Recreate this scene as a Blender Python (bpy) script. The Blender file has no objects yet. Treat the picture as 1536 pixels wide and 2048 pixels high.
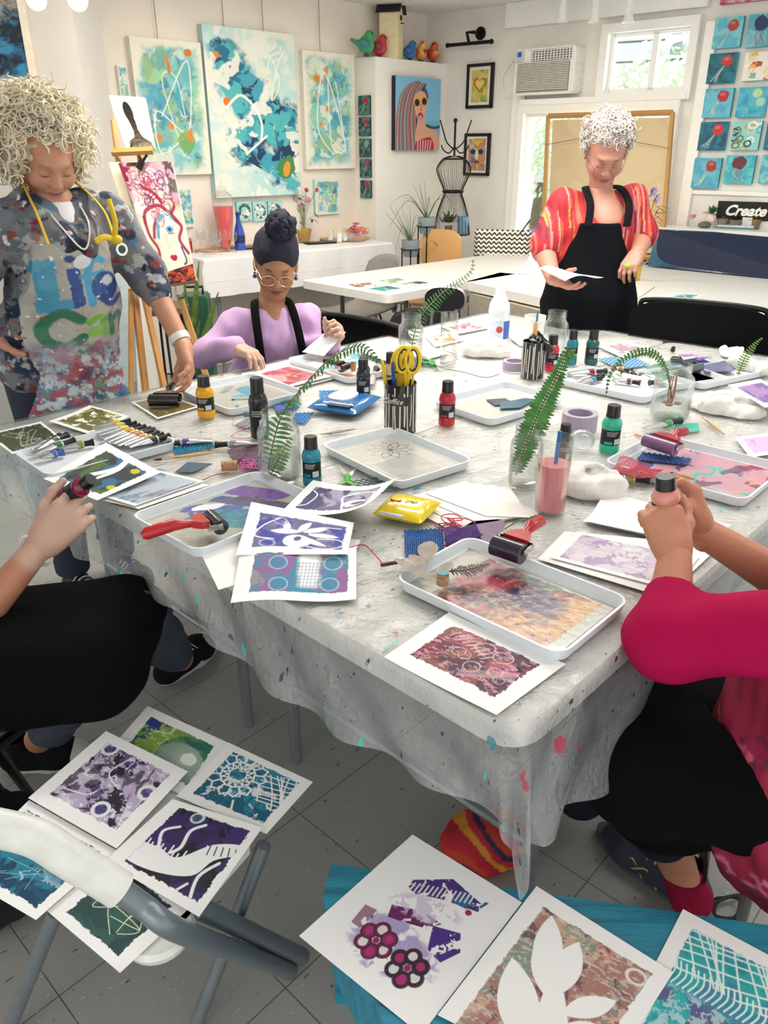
import bpy,bmesh,math,random
import numpy as np
from mathutils import Vector,Matrix,Quaternion
random.seed(7)
sc=bpy.context.scene
COL=sc.collection
PI=math.pi
# ---------------------------------------------------------------- camera geometry
F=1540.0;TH=math.radians(25.2);CH=1.464
CT,ST=math.cos(TH),math.sin(TH)
def ray(x,y):
 u=1024-y
 return Vector((x-768,F*CT+u*ST,-F*ST+u*CT))
def P(x,y,z):
 d=ray(x,y);s=(z-CH)/d.z
 return Vector((d.x*s,d.y*s,z))
def R(x,y,Y):
 d=ray(x,y);s=Y/d.y
 return Vector((d.x*s,Y,CH+d.z*s))
def depth(p):return p.y*CT-(p.z-CH)*ST
def wallpt(x,y,w,off=0.0):
 d=ray(x,y);o=Vector((0,0,CH))
 q=w[0]+w[1]*off
 s=(q-o).dot(w[1])/d.dot(w[1])
 return o+d*s
def C(h,a=None):
 if isinstance(h,(tuple,list)):return tuple(h[:3])
 h=h.lstrip('#');r=[]
 for i in(0,2,4):
  c=int(h[i:i+2],16)/255
  r.append(c/12.92 if c<=.04045 else((c+.055)/1.055)**2.4)
 return tuple(r)
MATS={}
def nodes(name):
 m=bpy.data.materials.new(name);m.use_nodes=True
 nt=m.node_tree;b=nt.nodes['Principled BSDF']
 return m,nt,b
def nn(nt,t,**k):
 n=nt.nodes.new(t)
 for a,v in k.items():
  if a in n.inputs.keys():n.inputs[a].default_value=v
  else:setattr(n,a,v)
 return n
def mat(h,rough=.5,metal=0.,var=.08,scale=30.,bump=0.,coat=0.,alpha=1.,trans=0.,ior=1.45,sheen=0.,sss=0.,emit=0.):
 key=(h,rough,metal,var,scale,bump,coat,alpha,trans,ior,sheen,sss,emit)
 if key in MATS:return MATS[key]
 m,nt,b=nodes('surface_%s'%str(h).strip('#'))
 c=C(h);L=nt.links.new
 tc=nn(nt,'ShaderNodeTexCoord');nz=nn(nt,'ShaderNodeTexNoise',Scale=scale,Detail=4.0)
 L(tc.outputs['Object'],nz.inputs['Vector'])
 r=nn(nt,'ShaderNodeValToRGB')
 r.color_ramp.elements[0].position=.3;r.color_ramp.elements[1].position=.7
 r.color_ramp.elements[0].color=(*[x*(1-var)for x in c],1)
 r.color_ramp.elements[1].color=(*[min(1,x*(1+var))for x in c],1)
 L(nz.outputs['Fac'],r.inputs['Fac']);L(r.outputs['Color'],b.inputs['Base Color'])
 b.inputs['Roughness'].default_value=rough;b.inputs['Metallic'].default_value=metal
 if rough>.8:b.inputs['Specular IOR Level'].default_value=.15
 b.inputs['Coat Weight'].default_value=coat;b.inputs['Alpha'].default_value=alpha
 b.inputs['Transmission Weight'].default_value=trans;b.inputs['IOR'].default_value=ior
 b.inputs['Sheen Weight'].default_value=sheen
 if sss:b.inputs['Subsurface Weight'].default_value=sss;b.inputs['Subsurface Radius'].default_value=(.01,.004,.002)
 if emit:
  b.inputs['Emission Strength'].default_value=emit;b.inputs['Emission Color'].default_value=(*c,1)
 if bump:
  bp=nn(nt,'ShaderNodeBump',Strength=bump,Distance=.01);L(nz.outputs['Fac'],bp.inputs['Height']);L(bp.outputs['Normal'],b.inputs['Normal'])
 MATS[key]=m;return m
def vcol(rough=.6,bump=0.,bscale=60.,coat=0.,sss=0.,sheen=0.,trans=0.):
 key=('vc',rough,bump,bscale,coat,sss,sheen,trans)
 if key in MATS:return MATS[key]
 m,nt,b=nodes('painted_surface');L=nt.links.new
 a=nn(nt,'ShaderNodeVertexColor',layer_name='pigment')
 L(a.outputs['Color'],b.inputs['Base Color'])
 b.inputs['Roughness'].default_value=rough;b.inputs['Coat Weight'].default_value=coat;b.inputs['Sheen Weight'].default_value=sheen
 if sss:b.inputs['Subsurface Weight'].default_value=sss;b.inputs['Subsurface Radius'].default_value=(.012,.005,.003)
 if bump:
  tc=nn(nt,'ShaderNodeTexCoord');nz=nn(nt,'ShaderNodeTexNoise',Scale=bscale,Detail=5.0);L(tc.outputs['Object'],nz.inputs['Vector'])
  bp=nn(nt,'ShaderNodeBump',Strength=bump,Distance=.01);L(nz.outputs['Fac'],bp.inputs['Height']);L(bp.outputs['Normal'],b.inputs['Normal'])
 MATS[key]=m;return m
def glassmat(h='#ffffff',tint=.0,rough=.02,name='clear_glass',body=.06):
 key=('gl',h,tint,rough,body)
 if key in MATS:return MATS[key]
 m=bpy.data.materials.new(name);m.use_nodes=True;nt=m.node_tree;nt.nodes.clear();L=nt.links.new
 out=nn(nt,'ShaderNodeOutputMaterial');tr=nn(nt,'ShaderNodeBsdfTransparent');gl=nn(nt,'ShaderNodeBsdfGlossy',Roughness=rough)
 df=nn(nt,'ShaderNodeBsdfTranslucent');d2=nn(nt,'ShaderNodeBsdfDiffuse');lw=nn(nt,'ShaderNodeLayerWeight',Blend=.35)
 c=C(h);tr.inputs[0].default_value=(*[1-tint*(1-x)for x in c],1);df.inputs[0].default_value=(*c,1);d2.inputs[0].default_value=(*c,1)
 m0=nn(nt,'ShaderNodeMixShader');m0.inputs[0].default_value=.5;L(df.outputs[0],m0.inputs[1]);L(d2.outputs[0],m0.inputs[2])
 m1=nn(nt,'ShaderNodeMixShader');m1.inputs[0].default_value=body;L(tr.outputs[0],m1.inputs[1]);L(m0.outputs[0],m1.inputs[2])
 m2=nn(nt,'ShaderNodeMixShader');L(m1.outputs[0],m2.inputs[1]);L(gl.outputs[0],m2.inputs[2])
 mm=nn(nt,'ShaderNodeMath',operation='MULTIPLY');mm.inputs[1].default_value=.55;L(lw.outputs['Facing'],mm.inputs[0]);L(mm.outputs[0],m2.inputs[0])
 L(m2.outputs[0],out.inputs[0]);MATS[key]=m;return m
class MB:
 def __init__(s):s.v=[];s.f=[]
 def add(s,vs,fs):
  n=len(s.v);s.v+=[tuple(v)for v in vs];s.f+=[tuple(i+n for i in f)for f in fs];return s
 def box(s,c,d,rot=0.,M=None,bev=0.):
  x,y,z=d[0]/2,d[1]/2,d[2]/2
  m=Matrix.Translation(c)@Matrix.Rotation(rot,4,'Z')if M is None else Matrix.Translation(c)@M.to_4x4()
  if bev<=0:
   vs=[m@Vector((a*x,b*y,e*z))for e in(-1,1)for a,b in((-1,-1),(1,-1),(1,1),(-1,1))]
   return s.add(vs,[(3,2,1,0),(4,5,6,7),(0,1,5,4),(1,2,6,5),(2,3,7,6),(3,0,4,7)])
  bm=bmesh.new();bmesh.ops.create_cube(bm,size=1)
  for v in bm.verts:v.co=Vector((v.co.x*2*x,v.co.y*2*y,v.co.z*2*z))
  bmesh.ops.bevel(bm,geom=bm.edges[:],offset=bev,segments=2,affect='EDGES')
  bm.verts.index_update()
  s.add([m@v.co for v in bm.verts],[[v.index for v in f.verts]for f in bm.faces]);bm.free();return s
 def tube(s,pts,r,n=8,cap=True,flat=1.):
  pts=[Vector(p)for p in pts];rs=r if isinstance(r,(list,tuple))else[r]*len(pts)
  rings=[];up=None
  for i,p in enumerate(pts):
   t=(pts[min(i+1,len(pts)-1)]-pts[max(i-1,0)])
   if t.length<1e-9:t=Vector((0,0,1))
   t.normalize()
   if up is None:
    up=Vector((0,0,1))if abs(t.z)<.9 else Vector((1,0,0))
   a=t.cross(up).normalized();b=a.cross(t).normalized();up=b
   rings.append([p+a*math.cos(2*PI*k/n)*rs[i]+b*math.sin(2*PI*k/n)*rs[i]*flat for k in range(n)])
  vs=[q for rg in rings for q in rg];fs=[]
  for i in range(len(rings)-1):
   for k in range(n):
    fs.append((i*n+k,i*n+(k+1)%n,(i+1)*n+(k+1)%n,(i+1)*n+k))
  if cap:fs.append(tuple(range(n))[::-1]);fs.append(tuple((len(rings)-1)*n+k for k in range(n)))
  return s.add(vs,fs)
 def lathe(s,prof,n=24,c=(0,0,0),M=None,wob=None,cap=True):
  vs=[];fs=[];c=Vector(c)
  for(r,z)in prof:
   for k in range(n):
    a=2*PI*k/n;rr=r if wob is None else r*wob(a,z)
    q=Vector((rr*math.cos(a),rr*math.sin(a),z));vs.append(c+(M@q if M is not None else q))
  m=len(prof)
  for i in range(m-1):
   for k in range(n):fs.append((i*n+k,i*n+(k+1)%n,(i+1)*n+(k+1)%n,(i+1)*n+k))
  if cap:fs.append(tuple(range(n))[::-1]);fs.append(tuple((m-1)*n+k for k in range(n)))
  return s.add(vs,fs)
 def prism(s,pts,h,M=None,c=(0,0,0)):
  n=len(pts);c=Vector(c);T=(lambda q:c+(M@q if M is not None else q))
  vs=[T(Vector((x,y,0)))for x,y in pts]+[T(Vector((x,y,h)))for x,y in pts]
  fs=[tuple(range(n))[::-1],tuple(n+i for i in range(n))]+[(i,(i+1)%n,n+(i+1)%n,n+i)for i in range(n)]
  return s.add(vs,fs)
 def sheet(s,fn,nu,nv):
  vs=[fn(i/nu,j/nv)for j in range(nv+1)for i in range(nu+1)]
  return s.add(vs,[(j*(nu+1)+i,j*(nu+1)+i+1,(j+1)*(nu+1)+i+1,(j+1)*(nu+1)+i)for j in range(nv)for i in range(nu)])
 def ball(s,c,r,n=12,M=None):
  r=(r,r,r)if not isinstance(r,(tuple,list))else r
  pr=[(math.sin(PI*i/n)if 0<i<n else .001,-math.cos(PI*i/n))for i in range(n+1)]
  S=Matrix.Diagonal(r);S=(M@S)if M is not None else S
  return s.lathe(pr,n=max(8,n),c=c,M=S)
def link(name,me,m,parent=None,smooth=True):
 o=bpy.data.objects.new(name,me);COL.objects.link(o)
 if m is not None:me.materials.append(m)
 if parent is not None:o.parent=parent
 if smooth:
  me.polygons.foreach_set('use_smooth',[True]*len(me.polygons))
 return o
def autosm(me,ang=.6):
 try:me.set_sharp_from_angle(angle=ang)
 except Exception:pass
def mk(name,b,m,parent=None,world=True,smooth=True,pig=None,ang=.6):
 """one mesh object; with world=True the vertices are in world space and are moved into the parent's"""
 me=bpy.data.meshes.new(name);vs=b.v
 if parent is not None and world:
  inv=parent.matrix_basis.inverted();vs=[tuple(inv@Vector(v))for v in vs]
 me.from_pydata(vs,[],b.f);me.validate();me.update()
 o=link(name,me,m,parent,smooth)
 if smooth:autosm(me,ang)
 if pig is not None:setpig(me,pig)
 return o
def setpig(me,col):
 a=me.color_attributes.new('pigment','FLOAT_COLOR','POINT')
 col=np.asarray(col,dtype=np.float32).reshape(-1,3)
 a.data.foreach_set('color',np.concatenate([col,np.ones((len(col),1),np.float32)],1).ravel())
def T(name,label,cat,loc=(0,0,0),rz=0.,group=None,M=None):
 o=bpy.data.objects.new(name,None);COL.objects.link(o);o.empty_display_size=.05
 if M is not None:o.matrix_basis=Matrix.Translation(loc)@M.to_4x4()
 else:o.matrix_basis=Matrix.Translation(loc)@Matrix.Rotation(rz,4,'Z')
 return tag(o,label,cat,group)
def tag(o,label,cat,group=None):
 o['label']=label;o['category']=cat
 if group:o['group']=group
 return o
def struct(o):o['kind']='structure';return o
def own(o,p):
 p=Vector(p);o.data.transform(Matrix.Translation(-p));o.location=p;return o
def dup(root,loc=None,rz=None,label=None,group=None):
 r=root.copy();COL.objects.link(r)
 if loc is not None:r.matrix_basis=Matrix.Translation(loc)@Matrix.Rotation(rz or 0.,4,'Z')
 if label:r['label']=label
 if group:r['group']=group
 for ch in root.children:
  c=ch.copy();COL.objects.link(c);c.parent=r
  for g in ch.children:
   d=g.copy();COL.objects.link(d);d.parent=c
 return r
def arc(pts,n=6):
 pts=[Vector(p)for p in pts];q=[pts[0]]+pts+[pts[-1]];out=[]
 for i in range(1,len(q)-2):
  for k in range(n):
   t=k/n;a,b,c,d=q[i-1],q[i],q[i+1],q[i+2]
   out.append(.5*((2*b)+(c-a)*t+(2*a-5*b+4*c-d)*t*t+(3*b-a-3*c+d)*t**3))
 return out+[pts[-1]]
def lattice(w,h,fx,fy,rng):
 gx,gy=max(1,int(fx)),max(1,int(fy));g=rng.random((gy+2,gx+2)).astype(np.float32)
 x=np.linspace(0,gx-1e-4,w);y=np.linspace(0,gy-1e-4,h)
 xi,yi=x.astype(int),y.astype(int);xf,yf=x-xi,y-yi
 xf=xf*xf*(3-2*xf);yf=(yf*yf*(3-2*yf))[:,None]
 a=g[yi][:,xi];b=g[yi][:,xi+1];c=g[yi+1][:,xi];d=g[yi+1][:,xi+1]
 return(a*(1-xf)+b*xf)*(1-yf)+(c*(1-xf)+d*xf)*yf
def ss(a,b,x):
 t=np.clip((x-a)/(b-a+1e-9),0,1);return t*t*(3-2*t)
class Art:
 def __init__(s,w,h,bg='#ffffff',seed=1):
  s.w,s.h=w,h;s.p=np.empty((h,w,3),np.float32);s.p[:]=C(bg);s.rng=np.random.default_rng(seed)
  s.asp=w/h;s.X,s.Y=np.meshgrid(np.linspace(0,1,w),np.linspace(0,1,h));s.clip=None
 def nz(s,fx,fy=None,o=4):
  fy=fy or fx/s.asp;t=0;a=1.;tot=0
  for i in range(o):
   t=t+a*lattice(s.w,s.h,fx*2**i,fy*2**i,s.rng);tot+=a;a*=.55
  t=t/tot;am=.45/max(fx,fy);wx=(lattice(s.w,s.h,fx*1.3,fy*1.3,s.rng)-.5)+.5*(lattice(s.w,s.h,fx*3.1,fy*3.1,s.rng)-.5);wy=(lattice(s.w,s.h,fx*1.3,fy*1.3,s.rng)-.5)+.5*(lattice(s.w,s.h,fx*3.1,fy*3.1,s.rng)-.5)
  jx=np.clip((s.X*s.w+wx*am*2.4*s.w).astype(int),0,s.w-1);jy=np.clip((s.Y*s.h+wy*am*2.4*s.h).astype(int),0,s.h-1);t=t[jy,jx]
  return(t-t.min())/(t.max()-t.min()+1e-9)
 def put(s,m,c,op=1.):
  if s.clip is not None:m=m*s.clip
  m=(np.clip(m,0,1)*op)[...,None];s.p[:]=s.p*(1-m)+np.array(C(c),np.float32)*m;return s
 def wash(s,cols,f=4,fy=None,soft=.12,reg=None,op=1.):
  for c in cols:
   n=s.nz(f,fy);t=.5+s.rng.random()*.08
   m=ss(t-soft,t+soft,n)
   if reg is not None:m=m*reg
   s.put(m,c,op)
  return s
 def rag(s,x0,y0,x1,y1,rough=.02,f=26):
  n=(s.nz(f)-.5)*rough*2
  d=np.minimum(np.minimum(s.X-x0,x1-s.X)*s.asp,np.minimum(s.Y-y0,y1-s.Y))+n
  return ss(-.004,.006,d)
 def dpoly(s,pts,closed=False):
  d=np.full((s.h,s.w),9.,np.float32);px=s.X*s.asp
  q=list(pts)+([pts[0]]if closed else[])
  for(x0,y0),(x1,y1)in zip(q[:-1],q[1:]):
   ax,ay,bx,by=x0*s.asp,y0,x1*s.asp,y1;vx,vy=bx-ax,by-ay;L=vx*vx+vy*vy+1e-12
   t=np.clip(((px-ax)*vx+(s.Y-ay)*vy)/L,0,1)
   d=np.minimum(d,np.hypot(px-ax-t*vx,s.Y-ay-t*vy))
  return d
 def line(s,pts,w,c,op=1.,sm=True):
  if sm and len(pts)>2:pts=[(p.x,p.y)for p in arc([(a,b,0)for a,b in pts],5)]
  return s.put(ss(w+.004,w-.004,s.dpoly(pts)),c,op)
 def inside(s,pts):
  m=np.zeros((s.h,s.w),bool);n=len(pts)
  for i in range(n):
   (x0,y0),(x1,y1)=pts[i],pts[(i+1)%n]
   c=(y0>s.Y)!=(y1>s.Y)
   m^=c&(s.X<(x1-x0)*(s.Y-y0)/((y1-y0)or 1e-9)+x0)
  return m.astype(np.float32)
 def poly(s,pts,c,op=1.,sm=False):
  if sm:pts=[(p.x,p.y)for p in arc([(a,b,0)for a,b in list(pts)+[pts[0]]],5)]
  return s.put(s.inside(pts),c,op)
 def em(s,cx,cy,rx,ry,rot=0.,rough=0.):
  x=(s.X-cx)*s.asp;y=s.Y-cy;ca,sa=math.cos(rot),math.sin(rot)
  a=(x*ca+y*sa)/(rx*s.asp);b=(-x*sa+y*ca)/ry
  d=np.hypot(a,b)+(rough*(s.nz(7)-.5)if rough else 0);return d
 def ell(s,cx,cy,rx,ry,c,rot=0.,soft=.06,rough=0.,op=1.):
  return s.put(ss(1+soft,1-soft,s.em(cx,cy,rx,ry,rot,rough)),c,op)
 def ring(s,cx,cy,rx,ry,w,c,rot=0.,op=1.):
  return s.put(ss(w,w*.5,abs(s.em(cx,cy,rx,ry,rot)-1)),c,op)
 def leaf(s,x0,y0,x1,y1,wd,c,op=1.):
  ax,ay,bx,by=x0*s.asp,y0,x1*s.asp,y1;vx,vy=bx-ax,by-ay;L=math.hypot(vx,vy)
  px=s.X*s.asp-ax;py=s.Y-ay;t=(px*vx+py*vy)/L/L;q=abs(-px*vy+py*vx)/L
  w=wd*np.sin(np.clip(t,0,1)*PI)**.8
  return s.put(ss(0,.006,w-q)*((t>0)&(t<1)),c,op)
 def specks(s,n,c,r=.004,op=1.):
  for i in range(n):
   x,y=s.rng.random(2);r0=r*(.4+s.rng.random());w,h=max(1,int(r0*s.h)),max(1,int(r0*s.h));i0,j0=int(x*s.w),int(y*s.h)
   k=1 if s.clip is None else s.clip[min(j0,s.h-1),min(i0,s.w-1)]
   if k>.5:s.p[j0:j0+h,i0:i0+w]=s.p[j0:j0+h,i0:i0+w]*(1-op)+np.array(C(c))*op
  return s
def quadsheet(name,art,cs,m,parent=None,bend=None,back=0.,own_at=None):
 """grid carrying art on the quad cs (tl, tr, br, bl in world space)"""
 w,h=art.w,art.h;cs=[np.array(c,float)for c in cs]
 u=np.linspace(0,1,w);v=np.linspace(0,1,h);U,V=np.meshgrid(u,v);U=U[...,None];V=V[...,None]
 p=(cs[0]*(1-U)+cs[1]*U)*(1-V)+(cs[3]*(1-U)+cs[2]*U)*V
 if bend is not None:
  p=p+bend(U[...,0],V[...,0])
 p=p.reshape(-1,3)
 if parent is not None:
  inv=np.array(parent.matrix_basis.inverted());p=p@inv[:3,:3].T+inv[:3,3]
 org=None
 if own_at is not None:org=np.array(own_at,float);p=p-org
 i=np.arange(w*h).reshape(h,w);q=np.stack([i[:-1,:-1],i[1:,:-1],i[1:,1:],i[:-1,1:]],-1).reshape(-1,4)
 me=npmesh(name,p,q);setpig(me,art.p)
 o=link(name,me,m,parent,True)
 if org is not None:o.location=org
 return o
def npmesh(name,v,q):
 me=bpy.data.meshes.new(name);v=np.asarray(v,np.float32);q=np.asarray(q,np.int32);k=q.shape[1]
 me.vertices.add(len(v));me.vertices.foreach_set('co',v.ravel())
 me.loops.add(q.size);me.loops.foreach_set('vertex_index',q.ravel())
 me.polygons.add(len(q));me.polygons.foreach_set('loop_start',np.arange(0,q.size,k));me.update(calc_edges=True);me.validate()
 return me
def A3(p):return np.array(p,np.float32)
class SDF:
 def __init__(s,lo,hi,h):
  s.lo=A3(lo);s.h=h;s.n=np.ceil((A3(hi)-s.lo)/h).astype(int)+1
  s.d=np.full(s.n,.06,np.float32);s.ax=[s.lo[i]+np.arange(s.n[i],dtype=np.float32)*h for i in range(3)]
 def sub(s,lo,hi,m):
  i0=np.maximum(0,np.floor((A3(lo)-m-s.lo)/s.h).astype(int));i1=np.minimum(s.n,np.ceil((A3(hi)+m-s.lo)/s.h).astype(int)+1)
  if(i1<=i0).any():return None,None
  sl=tuple(slice(a,b)for a,b in zip(i0,i1))
  g=np.meshgrid(*[s.ax[i][sl[i]]for i in range(3)],indexing='ij',sparse=True);return sl,g
 def mix(s,sl,d,k,op):
  o=s.d[sl]
  if op<0:d=-d;o2=-o
  else:o2=o
  if k>0:
   hh=np.maximum(k-abs(o2-d),0)/k;r=np.minimum(o2,d)-hh*hh*k*.25
  else:r=np.minimum(o2,d)
  if op<0:
   r=-r
  s.d[sl]=r
 def cap(s,a,b,ra,rb=None,k=.02,op=1,fl=None):
  rb=ra if rb is None else rb;a,b=A3(a),A3(b);rm=max(ra,rb)
  if fl is not None:rm*=max(1,fl[1])
  sl,g=s.sub(np.minimum(a,b)-rm,np.maximum(a,b)+rm,k+.02)
  if sl is None:return
  ab=b-a;L=float(ab@ab)+1e-12;dx,dy,dz=g[0]-a[0],g[1]-a[1],g[2]-a[2]
  t=np.clip((dx*ab[0]+dy*ab[1]+dz*ab[2])/L,0,1)
  qx,qy,qz=dx-t*ab[0],dy-t*ab[1],dz-t*ab[2]
  if fl is not None:
   n=A3(fl[0]);n=n/np.linalg.norm(n);w=qx*n[0]+qy*n[1]+qz*n[2];f=1/fl[1]-1
   qx,qy,qz=qx+w*n[0]*f,qy+w*n[1]*f,qz+w*n[2]*f
  d=np.sqrt(qx*qx+qy*qy+qz*qz)-(ra+(rb-ra)*t)
  if op<0:s.carve(sl,d,k)
  else:s.mix(sl,d,k,1)
 def carve(s,sl,d,k):
  o=s.d[sl];dd=-d
  if k>0:hh=np.maximum(k-abs(o-dd),0)/k;s.d[sl]=np.maximum(o,dd)+hh*hh*k*.25
  else:s.d[sl]=np.maximum(o,dd)
 def chain(s,pts,rs,k=.02,fl=None):
  for i in range(len(pts)-1):s.cap(pts[i],pts[i+1],rs[i],rs[i+1],k,fl=fl)
 def ell(s,c,r,M=None,k=.02,op=1):
  c=A3(c);r=A3(r);rm=r.max();sl,g=s.sub(c-rm,c+rm,k+.02)
  if sl is None:return
  dx,dy,dz=g[0]-c[0],g[1]-c[1],g[2]-c[2]
  if M is not None:
   m=np.array(M,np.float32);dx,dy,dz=(m[0,0]*dx+m[1,0]*dy+m[2,0]*dz,m[0,1]*dx+m[1,1]*dy+m[2,1]*dz,m[0,2]*dx+m[1,2]*dy+m[2,2]*dz)
  k0=np.sqrt((dx/r[0])**2+(dy/r[1])**2+(dz/r[2])**2);k1=np.sqrt((dx/r[0]**2)**2+(dy/r[1]**2)**2+(dz/r[2]**2)**2)+1e-6
  d=k0*(k0-1)/k1
  if op<0:s.carve(sl,d,k)
  else:s.mix(sl,d,k,1)
 def full(s):return np.meshgrid(*s.ax,indexing='ij',sparse=True)
 def inter(s,fn):
  s.d=np.maximum(s.d,fn(*s.full())).astype(np.float32)
 def folds(s,amp,f,seed=0,st=(1,1,1)):
  rg=np.random.default_rng(seed);g=s.full();t=0
  for i in range(6):
   k=rg.normal(size=3)*f*(1+.5*i)*np.array(st);ph=rg.random()*6.28
   k2=rg.normal(size=3)*f*.4;t=t+np.sin(g[0]*k[0]+g[1]*k[1]+g[2]*k[2]+ph+1.7*np.sin(g[0]*k2[0]+g[1]*k2[1]+g[2]*k2[2]))/(1+.5*i)
  s.d=(s.d+amp*t).astype(np.float32)
 def mesh(s):
  d=s.d;ins=d<0;nx,ny,nz=d.shape
  c=np.zeros((nx-1,ny-1,nz-1),np.uint8)
  for i in(0,1):
   for j in(0,1):
    for k in(0,1):c+=ins[i:nx-1+i,j:ny-1+j,k:nz-1+k]
  act=(c>0)&(c<8);I=np.argwhere(act)
  idx=np.full(act.shape,-1,np.int32);idx[act]=np.arange(len(I))
  acc=np.zeros((len(I),3),np.float32);cnt=np.zeros(len(I),np.float32)
  cor=[(i,j,k)for i in(0,1)for j in(0,1)for k in(0,1)]
  val={q:d[I[:,0]+q[0],I[:,1]+q[1],I[:,2]+q[2]]for q in cor}
  for q in cor:
   for ax in range(3):
    if q[ax]:continue
    r=list(q);r[ax]=1;r=tuple(r);a,b=val[q],val[r];m=(a<0)!=(b<0)
    t=np.where(m,a/(a-b+1e-12),0);p=np.tile(np.array(q,np.float32),(len(I),1));p[:,ax]+=t
    acc[m]+=p[m];cnt[m]+=1
  v=(I+acc/cnt[:,None])*s.h+s.lo
  qs=[]
  for ax in range(3):
   a=[slice(None)]*3;b=[slice(None)]*3;a[ax]=slice(0,-1);b[ax]=slice(1,None)
   A,B=ins[tuple(a)],ins[tuple(b)];o1,o2=[(1,2),(2,0),(0,1)][ax]
   for flip,M in((False,A&~B),(True,~A&B)):
    E=np.argwhere(M);ok=(E[:,o1]>0)&(E[:,o2]>0)&(E[:,o1]<act.shape[o1])&(E[:,o2]<act.shape[o2]);E=E[ok]
    def at(x,y):
     G=E.copy();G[:,o1]-=x;G[:,o2]-=y;return idx[G[:,0],G[:,1],G[:,2]]
    Q=np.stack([at(1,1),at(0,1),at(0,0),at(1,0)],1)
    qs.append(Q[:,::-1]if flip else Q)
  q=np.concatenate(qs);q=q[(q>=0).all(1)]
  return v,q
def relax(v,q,it=2,lam=.5):
 for _ in range(it):
  s=np.zeros_like(v);n=np.zeros(len(v),v.dtype)
  for k in range(4):
   for o in(1,3):np.add.at(s,q[:,k],v[q[:,(k+o)%4]]);np.add.at(n,q[:,k],1)
  v=v*(1-lam)+lam*s/np.maximum(n,1)[:,None]
 return v
def sdfobj(name,parts,m,parent,pig=None,it=2):
 """parts: list of SDF (joined into one mesh); pig(v) -> colours"""
 V=[];Q=[];n=0
 for s in parts:
  v,q=s.mesh();used,inv_=np.unique(q,return_inverse=True);v=v[used];q=inv_.reshape(-1,4);v=relax(v,q,it);V.append(v);Q.append(q+n);n+=len(v)
 V=np.concatenate(V);Q=np.concatenate(Q)
 col=pig(V)if pig else None
 if parent is not None:
  inv=np.array(parent.matrix_basis.inverted());V=V@inv[:3,:3].T+inv[:3,3]
 me=npmesh(name,V,Q)
 if col is not None:setpig(me,col)
 return link(name,me,m,parent,True)
LT=.745
ZB=.74
CN=R(855,30,7.28);CN=Vector((CN.x,CN.y,0));ZC=2.44
aL,aR=math.radians(45.5),math.radians(131.6)
dL=Vector((math.sin(aL),math.cos(aL),0));dR=Vector((math.sin(aR),math.cos(aR),0))
nL=Vector((dL.y,-dL.x,0));nR=Vector((dR.y,-dR.x,0))
WL=(CN,nL);WR=(CN,nR)
if nL.dot(-CN)<0:nL=-nL
if nR.dot(-CN)<0:nR=-nR
WL=(CN,nL);WR=(CN,nR)
def plane_mat(name,h,rough=.7,var=.04,scale=3.,bump=.05,bs=80.):
 m,nt,b=nodes(name);L=nt.links.new;c=C(h)
 tc=nn(nt,'ShaderNodeTexCoord');nz=nn(nt,'ShaderNodeTexNoise',Scale=scale,Detail=5.0);L(tc.outputs['Object'],nz.inputs['Vector'])
 r=nn(nt,'ShaderNodeValToRGB');r.color_ramp.elements[0].position=.3;r.color_ramp.elements[1].position=.7
 r.color_ramp.elements[0].color=(*[x*(1-var)for x in c],1);r.color_ramp.elements[1].color=(*[min(1,x*(1+var))for x in c],1)
 L(nz.outputs['Fac'],r.inputs['Fac']);L(r.outputs['Color'],b.inputs['Base Color']);b.inputs['Roughness'].default_value=rough
 n2=nn(nt,'ShaderNodeTexNoise',Scale=bs,Detail=3.0);L(tc.outputs['Object'],n2.inputs['Vector'])
 bp=nn(nt,'ShaderNodeBump',Strength=bump,Distance=.01);L(n2.outputs['Fac'],bp.inputs['Height']);L(bp.outputs['Normal'],b.inputs['Normal'])
 return m
m_wallL=plane_mat('warm_white_wall','#ece4da');m_wallR=plane_mat('cool_white_wall','#e9e7e2')
m_ceil=plane_mat('textured_ceiling','#e6e7e2',bump=.6,bs=60,scale=25,var=.08)
m_grey=plane_mat('grey_wall','#cbc8c3');m_trim=mat('#f3f3f0',.4,var=.02)
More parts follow.
